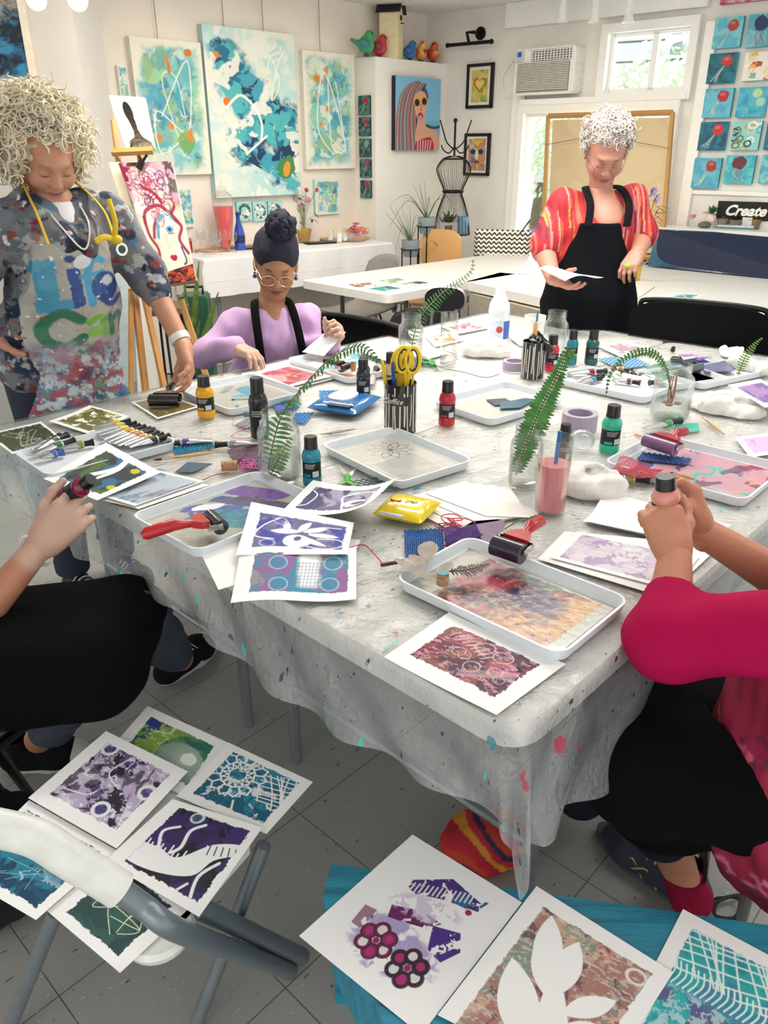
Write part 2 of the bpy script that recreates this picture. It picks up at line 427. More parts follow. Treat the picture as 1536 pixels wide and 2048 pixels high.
def floor_mat():
 m,nt,b=nodes('speckled_vinyl_tile');L=nt.links.new
 tc=nn(nt,'ShaderNodeTexCoord');mp=nn(nt,'ShaderNodeMapping')
 mp.inputs['Rotation'].default_value=(0,0,0);L(tc.outputs['Object'],mp.inputs['Vector'])
 br=nn(nt,'ShaderNodeTexBrick',Scale=1.0);br.offset=0;br.squash=1
 br.inputs['Brick Width'].default_value=.305;br.inputs['Row Height'].default_value=.305;br.inputs['Bias'].default_value=-.5;br.inputs['Mortar Size'].default_value=.0012
 br.inputs['Color1'].default_value=(*C('#9a9b98'),1);br.inputs['Color2'].default_value=(*C('#959692'),1);br.inputs['Mortar'].default_value=(*C('#55544f'),1)
 L(mp.outputs[0],br.inputs['Vector'])
 def spots(scale,thr,st,col,prev,fac=1.):
  mq=nn(nt,'ShaderNodeMapping');mq.inputs['Scale'].default_value=st;mq.inputs['Rotation'].default_value=(0,0,.5);L(tc.outputs['Object'],mq.inputs['Vector'])
  n=nn(nt,'ShaderNodeTexNoise',Scale=scale,Detail=2.0);L(mq.outputs[0],n.inputs['Vector'])
  r=nn(nt,'ShaderNodeValToRGB');r.color_ramp.elements[0].position=thr;r.color_ramp.elements[1].position=thr+.02
  r.color_ramp.elements[1].color=(fac,fac,fac,1);L(n.outputs['Fac'],r.inputs['Fac'])
  mx=nn(nt,'ShaderNodeMix',data_type='RGBA');L(r.outputs['Color'],mx.inputs[0]);L(prev,mx.inputs[6]);mx.inputs[7].default_value=(*C(col),1)
  return mx.outputs[2]
 p=br.outputs['Color']
 p=spots(26,.70,(1,3,1),'#3c3f4c',p,.85);p=spots(40,.735,(2.6,1,1),'#50504c',p,.6);p=spots(9,.745,(1,1,1),'#2f6f80',p,.5);p=spots(60,.69,(1,4,1),'#e0ded8',p,.6)
 L(p,b.inputs['Base Color']);b.inputs['Roughness'].default_value=.38
 n=nn(nt,'ShaderNodeTexNoise',Scale=5.0);L(tc.outputs['Object'],n.inputs['Vector'])
 bp=nn(nt,'ShaderNodeBump',Strength=.06,Distance=.01);L(n.outputs['Fac'],bp.inputs['Height']);L(bp.outputs['Normal'],b.inputs['Normal'])
 return m
fl=mk('floor',MB().box((0,0,-.02),(16,16,.04)),floor_mat(),smooth=False)
A0=P(571,1976,0);B0=P(599,1629,0)
fa=math.atan2(B0.y-A0.y,B0.x-A0.x)-PI/4
fl.matrix_basis=Matrix.Translation((A0.x,A0.y,0))@Matrix.Rotation(fa,4,'Z');struct(fl)
ce=mk('ceiling',MB().prism([(CN.x,CN.y),(CN.x-dL.x*8.5,CN.y-dL.y*8.5),(-4.5,-1.5),(5.5,-1.5),(CN.x+dR.x*7.5,CN.y+dR.y*7.5)],.06,c=(0,0,ZC)),m_ceil,smooth=False);struct(ce)
def wallbox(name,a,b,z0,z1,n,m,th=.1,holes=()):
 """wall slab from a to b (floor points), facing n, with rectangular openings (s0, s1, z0, z1) along it"""
 a,b=Vector(a),Vector(b);d=(b-a);Lw=d.length;d.normalize();mb=MB()
 ss_=sorted({0,Lw,*[h[0]for h in holes],*[h[1]for h in holes]});zs=sorted({z0,z1,*[h[2]for h in holes],*[h[3]for h in holes]})
 for s0,s1 in zip(ss_[:-1],ss_[1:]):
  for q0,q1 in zip(zs[:-1],zs[1:]):
   sm,zm=(s0+s1)/2,(q0+q1)/2
   if any(h[0]<sm<h[1]and h[2]<zm<h[3]for h in holes):continue
   c=a+d*sm-n*th/2;mb.box((c.x,c.y,zm),(s1-s0,th,q1-q0),rot=math.atan2(d.y,d.x))
 return struct(mk(name,mb,m,smooth=False))
wallbox('wall_left',CN-dL*5.0,CN,0,ZC,nL,m_wallL)
def sR(x,y):p=wallpt(x,y,WR);return(p-CN).dot(dR),p.z
# window openings on the window wall (s along dR, heights)
w1a=sR(1052,222);w1b=sR(1352,205);w1c=sR(1050,520)
w2a=sR(1222,58);w2b=sR(1392,45);w2c=sR(1222,190)
W1=(w1a[0],w1b[0],.80,w1a[1]-.01);W2=(w2a[0],w2b[0],w2c[1],w2a[1]-.02)
wallbox('wall_right',CN,CN+dR*5.2,0,ZC,nR,m_wallR,th=.12,holes=(W1,W2))
def frame(name,W,m,wd=.045,mull=None):
 mb=MB();rz=math.atan2(dR.y,dR.x)
 def bar(s0,s1,z0,z1,t=.1,o=-.02):
  c=CN+dR*((s0+s1)/2)-nR*(t/2+o-.03);mb.box((c.x,c.y,(z0+z1)/2),(s1-s0,t,z1-z0),rot=rz)
 s0,s1,z0,z1=W
 bar(s0-wd,s0+.01,z0-wd,z1+wd);bar(s1-.01,s1+wd,z0-wd,z1+wd);bar(s0+.01,s1-.01,z1-.01,z1+wd);bar(s0+.01,s1-.01,z0-wd,z0+.01)
 bar(s0+.01,s0+.035,z0+.01,z1-.01,.04,.04);bar(s1-.035,s1-.01,z0+.01,z1-.01,.04,.04);bar(s0+.03,s1-.03,z1-.035,z1-.01,.04,.04);bar(s0+.03,s1-.03,z0+.01,z0+.035,.04,.04)
 if mull:bar(mull-.02,mull+.02,z0+.02,z1-.02,.04,.04)
 o=struct(mk(name,mb,m,smooth=False))
 c=CN+dR*((s0+s1)/2)+nR*(-.06);g=MB().box((c.x,c.y,(z0+z1)/2),(s1-s0,.004,z1-z0),rot=rz)
 mk('window_pane',g,glassmat(body=.01,rough=.0,name='window_glass'),o,smooth=False);return o
frame('window_1',W1,m_trim);frame('window_2',W2,m_trim,mull=sR(1308,100)[0])
def wbar(name,x0,y0,x1,y1,th,m,z=None,w=WR,off=0.):
 a,b=wallpt(x0,y0,w),wallpt(x1,y1,w);d=dR if w is WR else dL;n=w[1]
 s0,s1=(a-CN).dot(d),(b-CN).dot(d);c=CN+d*((s0+s1)/2)+n*(th/2+off);z0,z1=(min(a.z,b.z),max(a.z,b.z))if z is None else z
 return mk(name,MB().box((c.x,c.y,(z0+z1)/2),(abs(s1-s0),th,z1-z0),rot=math.atan2(d.y,d.x),bev=.004),m,smooth=False)
hz=sR(1200,55)[1]
struct(wbar('trim_1',1016,60,1422,0,.05,m_trim,z=(sR(1040,62)[1]+.02,ZC)))
sa=sR(1016,60)[0]
for i,(xa,xb,z0,z1)in enumerate(((1022,1046,.78,1.99),(1377,1400,.84,2.2))):
 struct(wbar('trim_%d'%(i+2),xa,300,xb,300,.03,m_trim,z=(z0,z1)))
struct(wbar('trim_4',1046,215,1377,205,.06,m_trim,z=(sR(1050,212)[1],sR(1050,200)[1])))
struct(wbar('trim_5',1030,205,1380,190,.10,m_trim,z=(.78,.815)))
# pillar at the left, nearer than the long wall
pa=R(188,300,4.25);pa=Vector((pa.x,pa.y,0));pd=-dL
c=pa-dL*.02-nL*.35
mbp=MB();cc=pa+Vector((-.55,.22,0))
p0=Vector((R(185,300,4.15).x,4.15,0));p1=Vector((R(235,300,4.75).x,4.75,0));p2=p0+Vector((-1.6,-.1,0));p3=Vector((p2.x,5.4,0))
mbp=MB().prism([(p2.x,p2.y),(p0.x,p0.y),(p1.x,p1.y),(p1.x-.2,p1.y+.5),(p3.x,p3.y)],ZC)
struct(mk('wall_pillar',mbp,m_grey,smooth=False))
# outside: lawn, hedge trees, street
gm=plane_mat('sunlit_lawn','#a5c98a',scale=2,var=.3)
oc=CN+dR*1.8-nR*8
g=mk('lawn',MB().box((oc.x,oc.y,-.3),(30,14,.1),rot=math.atan2(dR.y,dR.x)),gm,smooth=False)
tag(g,'sunlit green lawn outside beyond the large window','lawn');g['kind']='stuff'
m_fol=mat('#d2e6c6',.8,var=.4,scale=3.,bump=.5)
def tree(label,c,r,h,seed,grp):
 t=T('tree',label,'tree',(c.x,c.y,-.25),group=grp);rg=random.Random(seed)
 mk('trunk',MB().tube([(c.x,c.y,-.25),(c.x+.1,c.y,h*.6)],[.14,.09]),mat('#6d5b48',.9),t)
 mb=MB()
 for i in range(1500):
  th,ph,rr=rg.random()*6.28,math.acos(rg.uniform(-1,1)),r*rg.random()**.4
  p=Vector((c.x+rr*math.sin(ph)*math.cos(th),c.y+rr*math.sin(ph)*math.sin(th),h+rr*.85*math.cos(ph)))
  n=Vector((rg.gauss(0,1),rg.gauss(0,1),rg.gauss(0,1))).normalized();a=n.orthogonal().normalized()*r*.07;b=n.cross(a)*.8
  mb.add([p-a,p+b*.5,p+a,p-b*.5],[(0,1,2,3)])
 mk('foliage',mb,m_fol,t,smooth=False)
def outp(x,y,dist):
 p=wallpt(x,y,WR,-dist);return p
p=outp(1350,160,8);tree('round leafy tree seen through the upper window',Vector((p.x,p.y,0)),1.0,p.z-.75,3,None)
p=outp(1320,330,6);tree('green tree outside at the right of the large window',Vector((p.x,p.y,0)),1.3,p.z+.5,4,None)
p=outp(1075,330,6);tree('green tree outside at the left of the large window',Vector((p.x,p.y,0)),1.1,p.z+.4,5,None)
p=outp(1200,250,13.5);tree('pale tree outside behind the leaning canvas in the window',Vector((p.x,p.y,0)),1.5,p.z+.3,6,None)
# blue car outside
p=outp(1342,395,3.6);t=T('car','bright blue car parked outside, at the right edge of the window','car',(p.x,p.y,-.25),math.atan2(dR.y,dR.x))
mb=MB().prism([(-2,.3),(-2,.75),(-1.2,.85),(-.7,1.25),(.9,1.28),(1.5,.85),(2.1,.75),(2.1,.3)],1.6,M=Matrix(((1,0,0),(0,0,1),(0,1,0))))
mk('body',mb,mat('#2f6fc0',.25,coat=1.),t,world=False,smooth=False)
for xx in(-1.3,1.3):
 for yy in(-.05,1.55):mk('wheel',MB().lathe([(.01,0),(.3,0),(.3,.12),(.01,.12)],M=Matrix.Rotation(PI/2,3,'X'),c=(xx,yy+.06,.3)),mat('#1b1b1c',.8),t,world=False)
mk('window',MB().prism([(-1.1,.88),(-.65,1.2),(.85,1.22),(1.35,.88)],1.62,M=Matrix(((1,0,0),(0,0,1),(0,1,0))),c=(0,-.01,0)),mat('#324048',.1),t,world=False,smooth=False)
# power line pole gear outside
p=outp(1340,85,11);t=T('utility_pole','utility pole gear and cables outside the upper window','pole',(p.x+.9,p.y-.8,-.25))
mb=MB().tube([(p.x+.9,p.y-.8,-.25),(p.x+.9,p.y-.8,p.z+1)],.12);mk('pole',mb,mat('#8a8f90',.8),t)
mk('transformer',MB().lathe([(.01,0),(.2,0),(.2,.45),(.01,.45)],c=(p.x+.2,p.y-.1,p.z-.2)),mat('#8f9aa5',.5),t)
for k in range(3):
 q=p+dR*-4+Vector((0,0,.5-.35*k));q2=p+dR*4+Vector((0,0,.5-.35*k));mk('cable',MB().tube([q,(p.x,p.y,p.z+.4-.35*k),q2],.02),mat('#5c6670',.7),t)
cam=bpy.data.cameras.new('camera');co=bpy.data.objects.new('camera',cam);COL.objects.link(co)
cam.sensor_fit='VERTICAL';cam.sensor_height=36;cam.lens=F/2048*36;cam.clip_start=.05
co.location=(0,0,CH);co.rotation_euler=(PI/2-TH,0,0);sc.camera=co
# light: daylight, the window sun-sky, warm ceiling bulbs at the left, added overhead fill
w=bpy.data.worlds.new('daylight');sc.world=w;w.use_nodes=True;nt=w.node_tree
bg=nt.nodes['Background'];sk=nn(nt,'ShaderNodeTexSky');sk.sky_type='NISHITA';sk.sun_disc=False;sk.sun_elevation=math.radians(42);sk.sun_rotation=math.radians(200);sk.air_density=1.;sk.dust_density=6.
mx=nn(nt,'ShaderNodeMix',data_type='RGBA');mx.inputs[0].default_value=.75;mx.inputs[7].default_value=(4.2,4.3,4.4,1)
nt.links.new(sk.outputs[0],mx.inputs[6]);nt.links.new(mx.outputs[2],bg.inputs[0]);bg.inputs[1].default_value=.24
def area(name,loc,tgt,sx,sy,e,col=(1,1,1)):
 l=bpy.data.lights.new(name,'AREA');l.shape='RECTANGLE';l.size=sx;l.size_y=sy;l.energy=e;l.color=col
 o=bpy.data.objects.new(name,l);COL.objects.link(o);o.location=loc
 o.rotation_euler=(Vector(tgt)-Vector(loc)).to_track_quat('-Z','Y').to_euler();return o
area('overhead_fill_light',(0.2,3.2,2.40),(0.2,3.2,0),2.4,.3,60,(1,.95,.88))  # unseen overhead fill panels, added to brighten the table and the back
area('overhead_fill_light',(.1,4.9,2.40),(.1,4.9,0),1.6,.3,24,(1,.88,.74))
sl=bpy.data.lights.new('sun','SUN');sl.energy=11;sl.angle=.02;so=bpy.data.objects.new('sun',sl);COL.objects.link(so);so.rotation_euler=(-(dR*.9-nR*.35)+Vector((0,0,-1.1))).to_track_quat('-Z','Y').to_euler()
area('overhead_fill_light',(1.6,1.6,2.40),(1.6,1.6,0),2.0,.3,16,(1,.96,.9))  # one more added fill panel overhead, with no fixture there
wc=CN+dR*((W1[0]+W1[1])/2)-nR*.4
area('window_daylight',(wc.x,wc.y,1.5),(wc.x+nR.x,wc.y+nR.y,1.2),1.6,1.2,22,(.92,.97,1))
sc.view_settings.view_transform='Standard';sc.view_settings.look='None';sc.view_settings.gamma=1;sc.view_settings.exposure=0.18
# ================================================================ pictures and fixtures on the walls
V_MATTE=vcol(.55,.25,90);V_GLOSS=vcol(.25,.1,60,coat=.3);V_PAPER=vcol(.75,.05,40)
def scrib(a,c,w=.006,n=1,x0=.2,x1=.8,y0=.1,y1=.9,k=7):
 for _ in range(n):
  p=[(x0+(x1-x0)*a.rng.random(),y0+(y1-y0)*a.rng.random())for _ in range(k)];a.line(p,w,c)
def abstract(w,h,seed,dark=.5,warm=True,bg='#ece9dc'):
 a=Art(w,h,bg,seed);e=ss(.02,.22,np.minimum(np.minimum(a.X,1-a.X),np.minimum(a.Y,1-a.Y)*1.6)+.12*(a.nz(4)-.5))
 a.wash(['#cfe6e2','#a5d8da','#dfead0'],3,soft=.14,reg=e)
 a.wash(['#5fbccb','#7cc9c4','#9fcf9f','#3aa3c0'],3.2,soft=.11,reg=e,op=.85)
 a.put(ss(.56,.66,a.nz(3.2))*e,'#3d9aba',dark+.1);a.put(ss(.64,.7,a.nz(4))*e,'#1f7898',dark+.1);a.put(ss(.74,.78,a.nz(5))*e,'#173f66',dark+.2)
 a.put(ss(.68,.8,a.nz(5))*e,'#a8c472',.55);a.put(ss(.6,.7,a.nz(5)),bg,.7)
 if warm:
  for i in range(3):a.ell(.25+.5*a.rng.random(),.1+.75*a.rng.random(),.035,.03,'#d9892f',soft=.4,rough=.8)
 scrib(a,'#f6f5ee',.004,1,k=6);scrib(a,'#f6f5ee',.003,1,k=4);a.specks(40,'#f6f5ee',.006);return a
def hang(label,cs,art,w,d,th=.04,side='#e9e6da',cat='painting',group=None,name='abstract_painting',wires=(),m=None,off=.002,frame=None):
 pts=[wallpt(x,y,w,th+off)for x,y in cs];s=[(p-w[0]).dot(d)for p in pts];z=[p.z for p in pts]
 s0,s1=sorted(((s[0]+s[3])/2,(s[1]+s[2])/2));z1,z0=(z[0]+z[1])/2,(z[2]+z[3])/2
 sm,zm=(s0+s1)/2,(z0+z1)/2;base=w[0]+d*sm+w[1]*off;base.z=z0
 t=T(name,label,cat,base,math.atan2(d.y,d.x),group)
 W,H=s1-s0,z1-z0;sg=1 if Vector((d.y,-d.x,0)).dot(w[1])>0 else-1
 f=-sg*th
 if frame:
  fw,fc=frame;mb=MB()
  for cx,cz,a,b in((0,fw/2,W,fw),(0,H-fw/2,W,fw),(-W/2+fw/2,H/2,fw,H),(W/2-fw/2,H/2,fw,H)):mb.box((cx,f/2,cz),(a,th,b),bev=.002)
  mk('frame',mb,mat(fc,.4),t,world=False,smooth=False);mk('backing',MB().box((0,f*.3,H/2),(W-fw,th*.5,H-fw)),mat('#e8e6e0'),t,world=False,smooth=False)
  x0,x1,y0,y1,f2=-W/2+fw,W/2-fw,H-fw,fw,f*.62
 else:
  mk('canvas_edge',MB().box((0,f/2,H/2),(W,th,H)),mat(side,.6),t,world=False,smooth=False);x0,x1,y0,y1,f2=-W/2,W/2,H,0,f*1.03
 o=quadsheet('painted_face',art,[(x0,f2,y0),(x1,f2,y0),(x1,f2,y1),(x0,f2,y1)]if sg>0 else[(x1,f2,y0),(x0,f2,y0),(x0,f2,y1),(x1,f2,y1)],m or V_MATTE)
 o.parent=t
 for wx in wires:
  ax=(wallpt(wx,40,w,.02)-w[0]).dot(d)-sm;mk('hanging_wire',MB().tube([(ax,-sg*.02,H-.01),(ax,-sg*.02,2.42-z0)],.0025,5),mat('#8d8578'),t,world=False)
 return t
a=abstract(160,280,11,.35);a.ell(.8,.08,.05,.03,'#cf7e2a',rough=.5);a.ell(.5,.2,.03,.05,'#cf7e2a',rough=.5);a.ell(.65,.75,.12,.09,'#6fa23f',rough=.9,op=.8);a.ell(.72,.7,.04,.05,'#d98a35',rough=.6)
hang('tall pale canvas of aqua clouds, leftmost of three large abstracts',[(259,74),(403,84),(421,349),(290,350)],a,WL,dL,wires=(311,))
a=Art(190,330,'#e9ebe0',21);a.wash(['#cfe6e4','#b8dfe0'],3,soft=.15)
for reg in([(.12,.13),(.25,.1),(.42,.22),(.62,.3),(.55,.5),(.5,.62),(.3,.5),(.15,.35)],[(.2,.6),(.45,.56),(.7,.42),(.97,.45),(.98,.7),(.85,.82),(.95,.96),(.6,.85),(.3,.75)]):
 m_=ss(.35,.6,ss(.16,-.02,a.dpoly(reg,True))*.5+a.inside(reg)*.6+.5*(a.nz(6)-.5))
 a.put(m_,'#2f9bb8',.95);a.put(m_*ss(.45,.55,a.nz(4)),'#1a6f92');a.put(m_*ss(.6,.63,a.nz(5)),'#15375f');a.put(m_*ss(.58,.64,a.nz(7)),'#4fb6bd')
a.ell(.83,.82,.11,.08,'#3f8a4a',.3,rough=.6);a.ell(.84,.83,.045,.055,'#e39a3a',.2,rough=.3);a.ell(.12,.16,.035,.02,'#d88c35',rough=.5);a.ell(.2,.42,.035,.025,'#e8762c',rough=.4)
a.put(ss(.66,.72,a.nz(5)),'#eceee6',.9);a.line([(.2,.45),(.35,.38),(.5,.45),(.57,.55),(.55,.65)],.007,'#f8f8f2');a.line([(.38,.73),(.62,.62)],.006,'#f8f8f2');a.line([(.65,.25),(.72,.15),(.8,.3),(.7,.4),(.78,.2),(.88,.1)],.004,'#f3f6d8');a.specks(50,'#f6f5ee',.006)
hang('largest canvas, deep teal and navy swirls, middle of three large abstracts',[(405,48),(588,69),(601,389),(430,395)],a,WL,dL,th=.05,side='#a9cfd0',wires=(446,525))
a=abstract(110,240,34,.25);a.ell(.25,.22,.08,.035,'#c98b22',soft=.5,rough=.4);a.ell(.45,.14,.04,.03,'#d39b35',rough=.4)
hang('narrow pale canvas with two ochre dots, rightmost of three large abstracts',[(605,102),(709,108),(710,335),(612,340)],a,WL,dL,wires=(638,))
def wreath(seed):
 a=Art(40,52,'#a6d9da',seed);a.ring(.5,.5,.33,.3,.35,'#1e2c38',op=.9);a.put(ss(.55,.6,a.nz(8))*ss(1.1,.9,a.em(.5,.5,.4,.4)),'#eef2ec');a.specks(12,'#3e6d50',.05);a.specks(4,'#c9673e',.05);return a
for i,(x0,x1,lb)in enumerate(((474,504,'leftmost'),(506,534,'middle'),(537,565,'rightmost'))):
 hang('tiny turquoise canvas with a dark wreath, %s of three under the largest canvas'%lb,[(x0,403),(x1,402),(x1,441),(x0,443)],wreath(40+i),WL,dL,th=.02,side='#8cc8ca',group='tiny wreath canvases',name='small_painting')
hang('small pale aqua abstract canvas on the wall between flower vase and column',[(629,359),(679,358),(680,427),(632,430)],abstract(56,76,51,.3),WL,dL,th=.025,side='#a8d4d2',name='small_painting')
hang('small aqua and green canvas on the wall just right of the face on the easel',[(357,376),(385,375),(388,454),(362,455)],abstract(40,90,52,.5),WL,dL,th=.025,side='#c3dfd8',name='small_painting')
hang('small pale canvas half hidden behind the black silhouette canvas',[(234,130),(252,131),(262,196),(242,195)],abstract(26,70,53,.05),WL,dL,th=.02,name='small_painting')
# boxed-in column in the corner and what hangs on it
q0=wallpt(712,250,WL);WC=(Vector((q0.x,q0.y,0)),nR);q1=wallpt(751,250,WC);WF=(Vector((q1.x,q1.y,0)),nL)
q2=wallpt(903,250,WF);zt=wallpt(750,113,WC).z;q3=Vector((q2.x,q2.y,0));q4=q3-nL*(q1-q0).length*1.0
o=mk('wall_column',MB().prism([(q0.x,q0.y),(q1.x,q1.y),(q2.x,q2.y),(q4.x,q4.y)],zt),plane_mat('white_column','#eeebe5'),smooth=False);struct(o)
for i,(y0,y1,bgc,rc,wh)in enumerate(((191,230,'#2f5a34','#a8343a','topmost, green with red bloom'),(234,272,'#1d3550','#b52f3c','second from top, navy with red'),(277,314,'#24503f','#7fa08c','middle one, dark green and grey'),(318,355,'#1f4157','#a5404c','fourth from top, slate with red'),(361,396,'#1f3a52','#a03040','lowest, dark blue with a red streak'))):
 a=Art(34,48,bgc,60+i);a.wash(['#3d7a80','#0f2a3c','#5a8a80'],5,soft=.05,op=.7);a.ell(.65,.28,.2,.18,rc,rough=.5);a.line([(.6,.4),(.3,.9)],.02,'#c9d4cc',.5)
 hang('tiny dark canvas on the column side, '+wh,[(716+i,y0),(739+i*.6,y0),(740+i*.5,y1),(717+i,y1)],a,WC,dR,th=.015,side='#20303a',group='tiny dark canvases down the column side',name='small_painting')
a=Art(130,210,'#79b8dd',70);a.put(ss(.55,.62,a.Y)*ss(.9,.8,a.Y),'#5aa6cf',.6);rg=a.rng
a.poly([(.08,1),(.1,.5),(.25,.15),(.5,.05),(.68,.16),(.7,.3),(.4,.3),(.5,.6),(.62,1)],'#4a5a6a',sm=True)
hc=['#c8553f','#2f6f86','#8fa8a0','#d98a4a','#5b4a7c','#2c6b5c','#7fa8b8','#a33a55','#c8856c','#253a55']
for i in range(30):
 t=i/29;a.line([(.3+.35*t,.07+.05*abs(t-.6)),(.12+.4*t,.25),(.04+.42*t,.55),(.02+.5*t,1.)],.012,hc[i%10])
a.poly([(.42,.25),(.52,.18),(.66,.22),(.68,.4),(.6,.58),(.5,.58),(.42,.42)],'#d9a58c',sm=True);a.poly([(.5,.52),(.64,.5),(.68,.62),(.95,.75),(.97,1),(.45,1)],'#d3a187',sm=True)
a.ell(.47,.33,.075,.065,'#e8a63a');a.ell(.63,.31,.075,.065,'#e8a63a');a.ell(.47,.34,.055,.05,'#1c1512');a.ell(.63,.32,.055,.05,'#1c1512');a.line([(.55,.36),(.57,.43),(.53,.44)],.006,'#8d5b45')
a.ell(.55,.52,.06,.05,'#a8203a');a.ell(.55,.54,.035,.03,'#e58a95');a.poly([(.45,.88),(.6,.84),(.8,.82),(.85,1),(.45,1)],'#b12540',sm=True)
for i in range(6):a.line([(.5+.06*i,.86),(.5+.055*i,1)],.006,'#e2c5c8')
a.line([(.7,.65),(.85,.68),(1,.66)],.02,'#2c4a4a')
hang('painting of a laughing woman in round yellow sunglasses with rainbow hair, on the white column',[(790,152),(881,157),(879,300),(791,301)],a,WF,dL,th=.04,side='#18191c',name='portrait_painting')
# framed prints on the window wall
a=Art(70,130,'#e9e4d6',71);a.clip=a.rag(.12,.08,.88,.92,.01);a.put(a.clip,'#a9b46a');a.wash(['#c9b45c','#7f9a55','#d9c46a'],4)
for k,c in((.3,'#a84a35'),(.24,'#e0b02f'),(.17,'#d9d67a')):
 t=np.linspace(0,2*PI,40);pts=[(.5+k*1.0*math.sin(x)**3,.45-k*.42*(1.25*math.cos(x)-.5*math.cos(2*x)-.2*math.cos(3*x)-.1*math.cos(4*x))*1.1)for x in t];a.poly(pts,c)
hang('black framed print of a yellow and red heart on the window wall',[(933,128),(986,125),(982,216),(931,217)],a,WR,dR,th=.03,frame=(.022,'#131313'),name='framed_print',cat='framed picture')
a=Art(70,130,'#e6dfd8',72);a.clip=a.rag(.08,.06,.92,.94,.01);a.put(a.clip,'#7d7c92');a.wash(['#5b5f88','#c8bfa0','#9a86a8','#c08a45'],4,soft=.05)
a.ell(.32,.42,.13,.07,'#26264a');a.ell(.68,.42,.13,.07,'#26264a');a.ell(.5,.5,.08,.14,'#cfd9a0');a.ell(.5,.7,.15,.04,'#7c2d4d')
for i in range(7):a.line([(.5,.25),(.2+.1*i,.08)],.012,'#e0b440')
for i in range(6):a.line([(.1+.15*i,1),(.15+.14*i,.85),(.3+.08*i,.75)],.015,['#d9a23d','#8a9a55','#c8573a'][i%3])
hang('black framed colourful mask-like face print below the heart print',[(927,267),(979,266),(975,351),(927,352)],a,WR,dR,th=.03,frame=(.022,'#131313'),name='framed_print',cat='framed picture')
# black pipe fixture
b0,b1=wallpt(895,91,WR,.14),wallpt(983,83,WR,.14);fl_=wallpt(962,67,WR);el=wallpt(940,66,WR,.1)
t=T('pipe_wall_rail','black iron pipe rail with round flange on the wall above the heart print','wall rail',(fl_.x,fl_.y,fl_.z));mi=mat('#1d1d1e',.35,.6)
mk('rail',MB().tube([b0,b1],.013),mi,t);mk('flange',MB().lathe([(.001,0),(.045,0),(.045,.012),(.02,.015),(.02,.03),(.001,.03)],c=fl_,M=nR.to_track_quat('Z','Y').to_matrix()),mi,t)
mk('arm',MB().tube([fl_,fl_+nR*.1,el+nR*.04,(b0+b1)/2],.012),mi,t)
for p_ in(b0,b1):mk('end_cap',MB().ball(p_,.018,8),mi,t)
# air conditioner
cs=[wallpt(x,y,WR,.16)for x,y in((1029,99),(1150,88),(1137,187),(1024,189))];s0=(cs[0]-CN).dot(dR);s1=(cs[1]-CN).dot(dR);z1=(cs[0].z+cs[1].z)/2;z0=(cs[2].z+cs[3].z)/2
sm=(s0+s1)/2;b_=CN+dR*sm;W_,H_=s1-s0,z1-z0
t=T('air_conditioner','white louvred window air conditioner mounted above the big window','air conditioner',(b_.x,b_.y,z0),math.atan2(dR.y,dR.x));wm=mat('#eeeeea',.4)
mk('housing',MB().box((0,-.07,H_/2),(W_,.16,H_),bev=.012),wm,t,world=False,smooth=False)
mb=MB()
for i in range(17):mb.box((0,-.158,.03+i*(H_*.62)/17),(W_*.86,.014,.006))
mk('front_grille',mb,mat('#d8d6cf',.5),t,world=False,smooth=False);mk('grille_recess',MB().box((0,-.1505,H_*.36),(W_*.88,.004,H_*.62)),mat('#8a867f',.8),t,world=False,smooth=False)
mb=MB();mk('vent_recess',MB().box((.06,-.151,H_*.83),(W_*.66,.004,H_*.24)),mat('#6f6d6a',.8),t,world=False,smooth=False)
for i in range(13):mb.box((.06-W_*.33+W_*.66*(i+.5)/13,-.156,H_*.83),(.006,.012,H_*.23))
for i in range(5):mb.box((.06,-.156,H_*(.73+.05*i)),(W_*.66,.012,.004))
mk('air_vent',mb,wm,t,world=False,smooth=False);mk('control_panel',MB().box((-W_*.41,-.152,H_*.83),(W_*.16,.006,H_*.24)),mat('#c4c9d2',.3),t,world=False,smooth=False)
mk('badge',MB().box((-W_*.41,-.156,H_*.88),(.03,.004,.03)),mat('#3556b0',.3),t,world=False,smooth=False)
cb=[wallpt(x,y,WR,.03)for x,y in((1026,120),(1005,150),(1006,185),(1020,196))];tag(mk('power_cord',MB().tube(arc(cb),.004),wm),'thin white power cord looping down beside the air conditioner','cord')
# jellyfish canvases
def jelly(bgc,bell,seed,kind=0):
 a=Art(52,58,bgc,seed)
 a.wash({0:['#55b6cf','#8fd0dc'],1:['#0f5a70','#0c4560','#1c8090'],2:['#3f9fc4','#6fc0d0']}[kind],4,soft=.12,op=.7)
 for i in range(14):
  r=a.rng.random(3);a.line([(.6,.4),(.42+.12*(r[0]-.5),.62+.05*r[1]),(.12+.3*r[2],.82+.14*r[0])],.006,['#e6f0ee','#3b4a55','#a9d0d6'][i%3],.7)
 a.ell(.66,.27,.2,.19,bell,rough=.35);a.ell(.64,.2,.1,.06,'#ffffff',op=.12);return a
def jell2(bell,bgc,seed):
 a=Art(52,58,bgc,seed);a.wash(['#6fd0d8','#2f98b0'],4,op=.6)
 for i in range(18):r=a.rng.random(3);a.line([(.35+.3*r[0],.4),(.3+.4*r[1],.65),(.25+.5*r[2],.93)],.006,['#5d4a58','#b9c9cc','#8f7f88'][i%3],.7)
 a.ell(.47,.28,.25,.23,bell,rough=.4);return a
def patch(seed,cols,bgc):
 a=Art(52,58,bgc,seed)
 for i in range(16):
  x,y=a.rng.random(2);c=cols[i%len(cols)]
  if seed%2:a.put(a.inside([(x-.12,y-.1),(x+.12,y-.1),(x+.12,y+.1),(x-.12,y+.1)])*ss(.35,.5,a.nz(8)),c)
  else:a.ring(x,y,.1+.08*a.rng.random(),.1,.35,c)
 return a
JG='square canvases in the grid beside the window'
